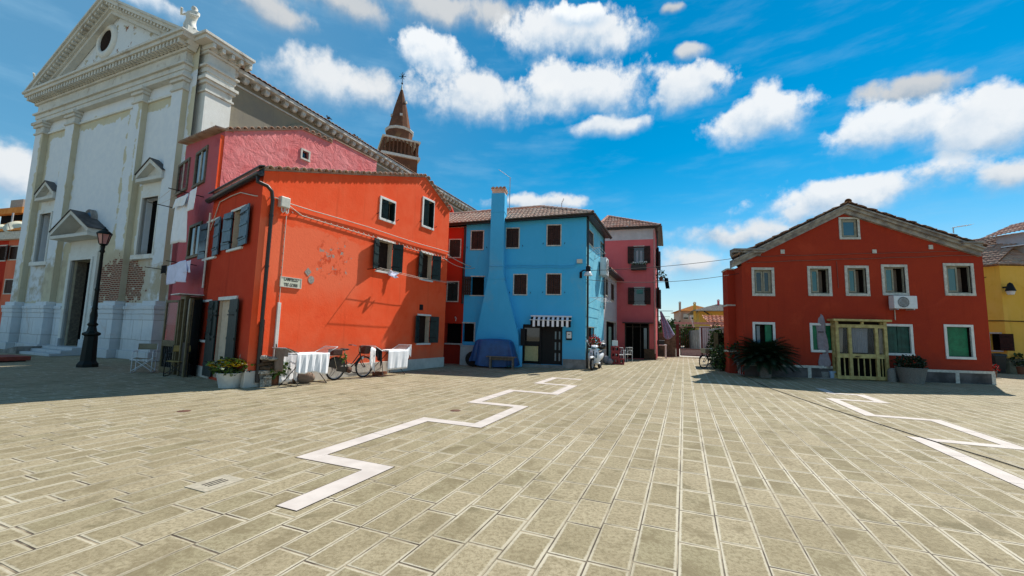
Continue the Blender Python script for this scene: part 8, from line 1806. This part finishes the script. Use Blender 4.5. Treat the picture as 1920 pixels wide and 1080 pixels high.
def scooter(loc, rz, label):
    o = thing('motor_scooter', label, 'scooter', loc, None, rz); o.rotation_euler = (0, R(0), rz); r_ = 0.275; wb_ = 1.3       # x forward, rear axle at 0
    wheel(o, 0, r_, 0.11, 5, 'galvanised', True); wheel(o, wb_, r_, 0.1, 5, 'galvanised', True)
    def loft(name, secs, m, par=o, sub=2):
        mb = MB(); n = 12; vs = []
        for (x, z, hw_, hh, tilt) in secs:
            for k in range(n): a = 2 * math.pi * k / n; yy = hw_ * math.copysign(abs(math.cos(a)) ** 0.75, math.cos(a)); zz = hh * math.copysign(abs(math.sin(a)) ** 0.75, math.sin(a)); vs.append((x + zz * math.sin(tilt), yy, z + zz * math.cos(tilt)))
        mb.mesh(vs, [(i * n + k, i * n + (k + 1) % n, (i + 1) * n + (k + 1) % n, (i + 1) * n + k) for i in range(len(secs) - 1) for k in range(n)], True); mb.mesh(vs[:n], [tuple(range(n))[::-1]], True); mb.mesh(vs[-n:], [tuple(range(n))], True); return mb.build(name, MAT[m], par)
    loft('rear_body', [(-0.36, 0.66, 0.08, 0.05, 0), (-0.25, 0.64, 0.15, 0.11, 0), (0.0, 0.6, 0.19, 0.16, 0), (0.25, 0.55, 0.18, 0.18, 0), (0.42, 0.5, 0.15, 0.2, -0.2), (0.5, 0.42, 0.12, 0.14, -0.3)], 'scooter_white')
    loft('seat', [(-0.3, 0.8, 0.1, 0.03, 0), (-0.15, 0.82, 0.15, 0.05, 0), (0.1, 0.8, 0.15, 0.05, 0), (0.35, 0.76, 0.13, 0.05, 0), (0.46, 0.74, 0.06, 0.03, 0)], 'leather_black')
    loft('footboard', [(0.4, 0.3, 0.14, 0.05, 0), (0.6, 0.27, 0.2, 0.035, 0), (0.85, 0.28, 0.2, 0.04, 0), (0.98, 0.36, 0.18, 0.06, -0.8)], 'scooter_white')
    loft('front_shield', [(0.93, 0.32, 0.2, 0.05, -1.2), (0.99, 0.5, 0.25, 0.045, -1.25), (1.0, 0.7, 0.25, 0.06, -1.25), (0.96, 0.88, 0.19, 0.07, -1.2), (0.92, 0.98, 0.1, 0.06, -1.2)], 'scooter_white')
    loft('front_mudguard', [(wb_ - 0.3, 0.42, 0.07, 0.03, -0.9), (wb_ - 0.15, 0.56, 0.085, 0.05, -0.4), (wb_ + 0.03, 0.6, 0.08, 0.04, 0), (wb_ + 0.2, 0.55, 0.06, 0.03, 0.5)], 'scooter_white')
    mb = MB()
    for s in (-1, 1): mb.tube([(0.97, 0.05 * s, 0.8), (wb_ - 0.02, 0.075 * s, r_ + 0.05), (wb_, 0.075 * s, r_)], 0.025, 7)
    mb.build('fork', MAT['galvanised'], o)
    hs = loft('headset', [(0.78, 1.02, 0.1, 0.04, 0), (0.88, 1.05, 0.17, 0.06, 0), (0.98, 1.02, 0.14, 0.06, 0), (1.05, 0.98, 0.07, 0.04, 0)], 'scooter_white')
    mb = MB(); mb.ell((1.05, 0, 0.97), (0.03, 0.1, 0.05), 12, 6); mb.build('headlight', MAT['pane_blue'], hs)
    mb = MB(); mb.tube([(0.78, -0.36, 1.03), (0.85, -0.18, 1.05), (0.85, 0.18, 1.05), (0.78, 0.36, 1.03)], 0.018, 7); mb.build('handlebar', MAT['plastic_black'], o)
    for s in (-1, 1): mb = MB(); mb.tube([(0.86, 0.24 * s, 1.05), (0.86, 0.36 * s, 1.24)], 0.008, 5); mb.ell((0.86, 0.38 * s, 1.28), (0.02, 0.07, 0.05), 10, 6); mb.build('mirror', MAT['plastic_white'], o)
    for s in (-1, 1): mb = MB(); mb.ell((1.03, 0.12 * s, 0.66), (0.025, 0.05, 0.14), 10, 6); mb.build('indicator', MAT['pane_blue'], o)
    mb = MB(); mb.prism([(1.055, -0.03, 0.55), (1.06, 0.03, 0.55), (1.055, 0.02, 0.85), (1.05, -0.02, 0.85)], (0.015, 0, 0)); mb.build('grille', MAT['plastic_black'], o)
    tc2 = loft('top_case', [(-0.58, 1.02, 0.14, 0.1, 0), (-0.5, 1.03, 0.2, 0.15, 0), (-0.3, 1.03, 0.21, 0.16, 0), (-0.18, 1.02, 0.18, 0.13, 0), (-0.14, 1.0, 0.1, 0.08, 0)], 'plastic_black'); mb = MB(); mb.ell((-0.36, 0, 1.15), (0.2, 0.19, 0.045), 14, 6); mb.build('lid', MAT['plastic_white'], tc2)
    loft('engine', [(-0.12, 0.28, 0.08, 0.08, 0), (0.1, 0.3, 0.12, 0.1, 0), (0.42, 0.32, 0.1, 0.08, 0)], 'iron_dark'); mb = MB(); mb.tube([(-0.38, -0.14, 0.32), (-0.05, -0.15, 0.28), (0.1, -0.14, 0.26)], 0.05, 8); mb.build('exhaust', MAT['galvanised'], o); mb = MB(); mb.tube([(0.42, 0.1, 0.26), (0.36, 0.22, 0.0)], 0.014, 5); mb.build('stand', MAT['iron_dark'], o)
    return o
wf, wr_ = G(1110, 694.5), G(1133, 688.5); fwd = math.degrees(math.atan2(wf[1] - wr_[1], wf[0] - wr_[0])); rear = wf - un(fwd) * 1.3; scooter(rear, R(fwd), 'white motor scooter with a black top case parked at the blue house corner')

# ------------------------------------------------------------------ lane clutter in front of the pink house
def crate(c, label, rz, hs=0.32):
    o = rooted('drinks_crate', label, 'crate', c, 'red drinks crates by the pink house door'); mb = MB(); w, d = 0.42, 0.32; a, b2 = un(rz), un(rz + 90)
    def bx(u0, v0, z0, du_, dv_, dz_): mb.obox(np.array(c) + a * u0 + b2 * v0 + (0, 0, z0), a * du_, b2 * dv_, (0, 0, dz_))
    for z0, dz_ in ((0.0, 0.1), (hs - 0.06, 0.06)):
        bx(-w / 2, -d / 2, z0, w, 0.02, dz_); bx(-w / 2, d / 2 - 0.02, z0, w, 0.02, dz_); bx(-w / 2, -d / 2 + 0.02, z0, 0.02, d - 0.04, dz_); bx(w / 2 - 0.02, -d / 2 + 0.02, z0, 0.02, d - 0.04, dz_)
    for u0 in (-w / 2, -0.06, w / 2 - 0.06): bx(u0, -d / 2 + 0.002, 0.1, 0.06, 0.016, hs - 0.16); bx(u0, d / 2 - 0.018, 0.1, 0.06, 0.016, hs - 0.16)
    bx(-w / 2 + 0.02, -d / 2 + 0.02, 0.01, w - 0.04, d - 0.04, 0.02); mb.build('shell', MAT['plastic_red'], o, bevel=0.006)
    mb = MB()
    for i in range(3):
        for j in range(2): mb.lathe([(0.035, 0.03), (0.035, 0.2), (0.014, 0.27), (0.014, hs + 0.01)], np.array(c) + a * (-0.13 + 0.13 * i) + b2 * (-0.07 + 0.14 * j), 8)
    mb.build('bottles', MAT['iron_green'], o); return o
cc = at_dist(1153, 684, np.hypot(*G(1153, 683)[:2]) ); cc[2] = 0
for k in range(3): crate(cc + (0, 0, 0.325 * k), ('red drinks crate at the bottom of the stack of three', 'red drinks crate in the middle of the stack of three', 'red drinks crate on top of the stack of three')[k], -12 + 3 * k)
crate(G(1163, 683.5), 'single red drinks crate beside the stack of three', -18)
mb = MB(); p = cc + (0, 0, 0.98); o = rooted('paper_carton', 'small pale carton on top of the red crates', 'carton', p); mb.box(p + (0, 0, 0.15), (0.3, 0.2, 0.29), R(-15)); mb.build('box', MAT['plastic_white'], o, bevel=0.01)
def small_chair(c, rz, label):
    o = thing('garden_chair', label, 'chair', c, 'white metal chairs by the pink house door', R(rz)); mb = MB()
    for s in (-1, 1): mb.tube([(s * .24, -.22, 0), (s * .24, -.2, 0.62), (s * .22, -.1, 0.68), (s * .22, .2, 0.68), (s * .24, .24, 0.6), (s * .24, .26, 0)], 0.016, 6)
    mb.build('frame', MAT['alu_white'], o); mb = MB(); mb.tube([(-.24, .24, 0.6), (-.22, .28, 0.86), (.22, .28, 0.86), (.24, .24, 0.6)], 0.016, 6)
    for k in range(3): mb.tube([(-.12 + .12 * k, .25, 0.45), (-.12 + .12 * k, .28, 0.86)], 0.01, 5)
    mb.build('backrest', MAT['alu_white'], o); mb = MB(); mb.box((0, 0, 0.44), (0.46, 0.44, 0.03)); mb.build('seat', MAT['alu_white'], o, bevel=0.01); return o
small_chair(G(1165, 680.5) + np.array([0, 0.4, 0]), 160, 'white metal garden chair right behind the red crates'); small_chair(G(1177, 679) + np.array([0, 0.3, 0]), 200, 'white metal garden chair nearest the dark doorway of the pink house')
c = G(1148, 684) + np.array([-0.25, 0.3, 0]); bg_ = rooted('shopping_bags', 'pale bags on the ground behind the scooter', 'bags', c); mb = MB(); mb.ell(c + (0, 0, 0.22), (0.2, 0.2, 0.24), 10, 7); mb.ell(c + (0.15, -0.2, 0.16), (0.16, 0.14, 0.17), 10, 7); mb.build('bags', MAT['cloth_grey'], bg_)
c = G(1239, 672) + np.array([0, 0.3, 0]); tb = rooted('white_table', 'small white metal table in front of the low wall', 'table', c); hz_ = at_height(c, 1240, 646); mb = MB(); mb.box(c + (0, 0, hz_ - 0.03), (1.0, 0.7, 0.06), R(-15)); mb.build('tabletop', MAT['plastic_white'], tb, bevel=0.01)
for sx, sy in ((-1, -1), (1, -1), (-1, 1), (1, 1)): mb = MB(); p = c + un(-15) * 0.44 * sx + un(75) * 0.3 * sy; mb.box(p + (0, 0, (hz_ - 0.06) / 2), (0.06, 0.06, hz_ - 0.062), R(-15)); mb.build('leg', MAT['plastic_white'], tb)
c3 = c + np.array([0, 0.0, hz_]); o = rooted('dark_box', 'dark box standing on the small white table', 'box', c3); mb = MB(); mb.box(c3 + (0, 0, 0.15), (0.7, 0.4, 0.3), R(-15)); mb.build('case', MAT['plastic_black'], o, bevel=0.03)
# lean-to by the lane corner of the dark red house
c = at_dist(1340, 682, 24.5); c[2] = 0; lt = rooted('lean_to', 'small lean-to with a grey sheet roof and olive post at the lane corner', 'shelter', c); zt3 = at_height(c, 1340, 617); mb = MB(); mb.box(c + (0.1, 0, zt3 / 2 - 0.1), (0.2, 0.2, zt3 - 0.2), R(DIR_A)); mb.build('post', MAT['wood_olive'], lt, bevel=0.01); mb = MB(); mb.prism([c - LB * 0.3 + (0, 0, zt3 - 0.12), c + LB * 1.2 + (0, 0, zt3 + 0.22), c + LB * 1.2 + (0, 0, zt3 + 0.28), c - LB * 0.3 + (0, 0, zt3 - 0.05)], LD * 2.2); mb.build('roof', MAT['galvanised'], lt); mb = MB(); mb.obox(c + LD * 2.0 + LB * 0.2, LB * 1.2, LD * 0.1, (0, 0, zt3 - 0.2)); mb.build('back_panel', MAT['wood_dark'], lt)
# bin and cycle things beside the yellow house
c = G(1873, 700); bn = rooted('black_bin', 'black wheeled bin standing by the yellow house corner', 'bin', c); hb2 = at_height(c, 1869, 663); mb = MB(); mb.lathe([(0.26, 0.06), (0.36, hb2 - 0.12), (0.38, hb2 - 0.12)], c, 4, False, None, R(45 - 20)); mb.build('body', MAT['plastic_black'], bn, bevel=0.03); mb = MB(); mb.lathe([(0.39, hb2 - 0.12), (0.37, hb2 - 0.02), (0.1, hb2 + 0.03), (0, hb2 + 0.03)], c, 4, False, None, R(45 - 20)); mb.build('lid', MAT['plastic_black'], bn, bevel=0.02)
c = G(1867, 709) + np.array([0.2, 0.3, 0]); pot('terracotta_pot', 'terracotta pot at the right end of the dark red house', c, 0.12, 0.17, 0.28, 'terracotta_pot'); bush('potted_plant', 'reddish potted plant at the right end of the dark red house', c + (0, 0, 0.26), (0.2, 0.2, 0.2), 160, 0.1, ['leaf_dark', 'petal_red'], 51)
c = G(1912, 701.5); pot('terracotta_pot', 'terracotta pot by the plinth of the yellow house', c, 0.18, 0.26, 0.4, 'terracotta_pot'); bush('potted_plant', 'dark plant in a pot by the plinth of the yellow house', c + (0, 0, 0.36), (0.45, 0.4, 0.4), 300, 0.16, ['leaf_dark', 'leaf_green'], 52)
bd_ = CH.P(0, 0); nn_ = NS.P(5.9, NZ + 0.3, 0.45); pg = rooted('pigeon', 'small dark pigeon perched on the church eave', 'bird', nn_); mb = MB(); mb.ell(nn_ + (0, 0, 0.12), (0.11, 0.08, 0.08), 10, 7, np.array([[0.9, 0, -0.43], [0, 1, 0], [0.43, 0, 0.9]])); mb.ell(nn_ + (-0.1, 0, 0.24), (0.045, 0.04, 0.05), 8, 6); mb.tube([nn_ + (-0.14, 0, 0.24), nn_ + (-0.18, 0, 0.23)], 0.012, 5, r2=0.003); mb.tube([nn_ + (0.08, 0, 0.09), nn_ + (0.22, 0, 0.03)], 0.04, 6, r2=0.02); mb.tube([nn_ + (0, 0.02, 0), nn_ + (0, 0.02, 0.06)], 0.006, 4); mb.tube([nn_ + (0, -0.02, 0), nn_ + (0, -0.02, 0.06)], 0.006, 4); mb.build('body', MAT['base_grey'], pg)
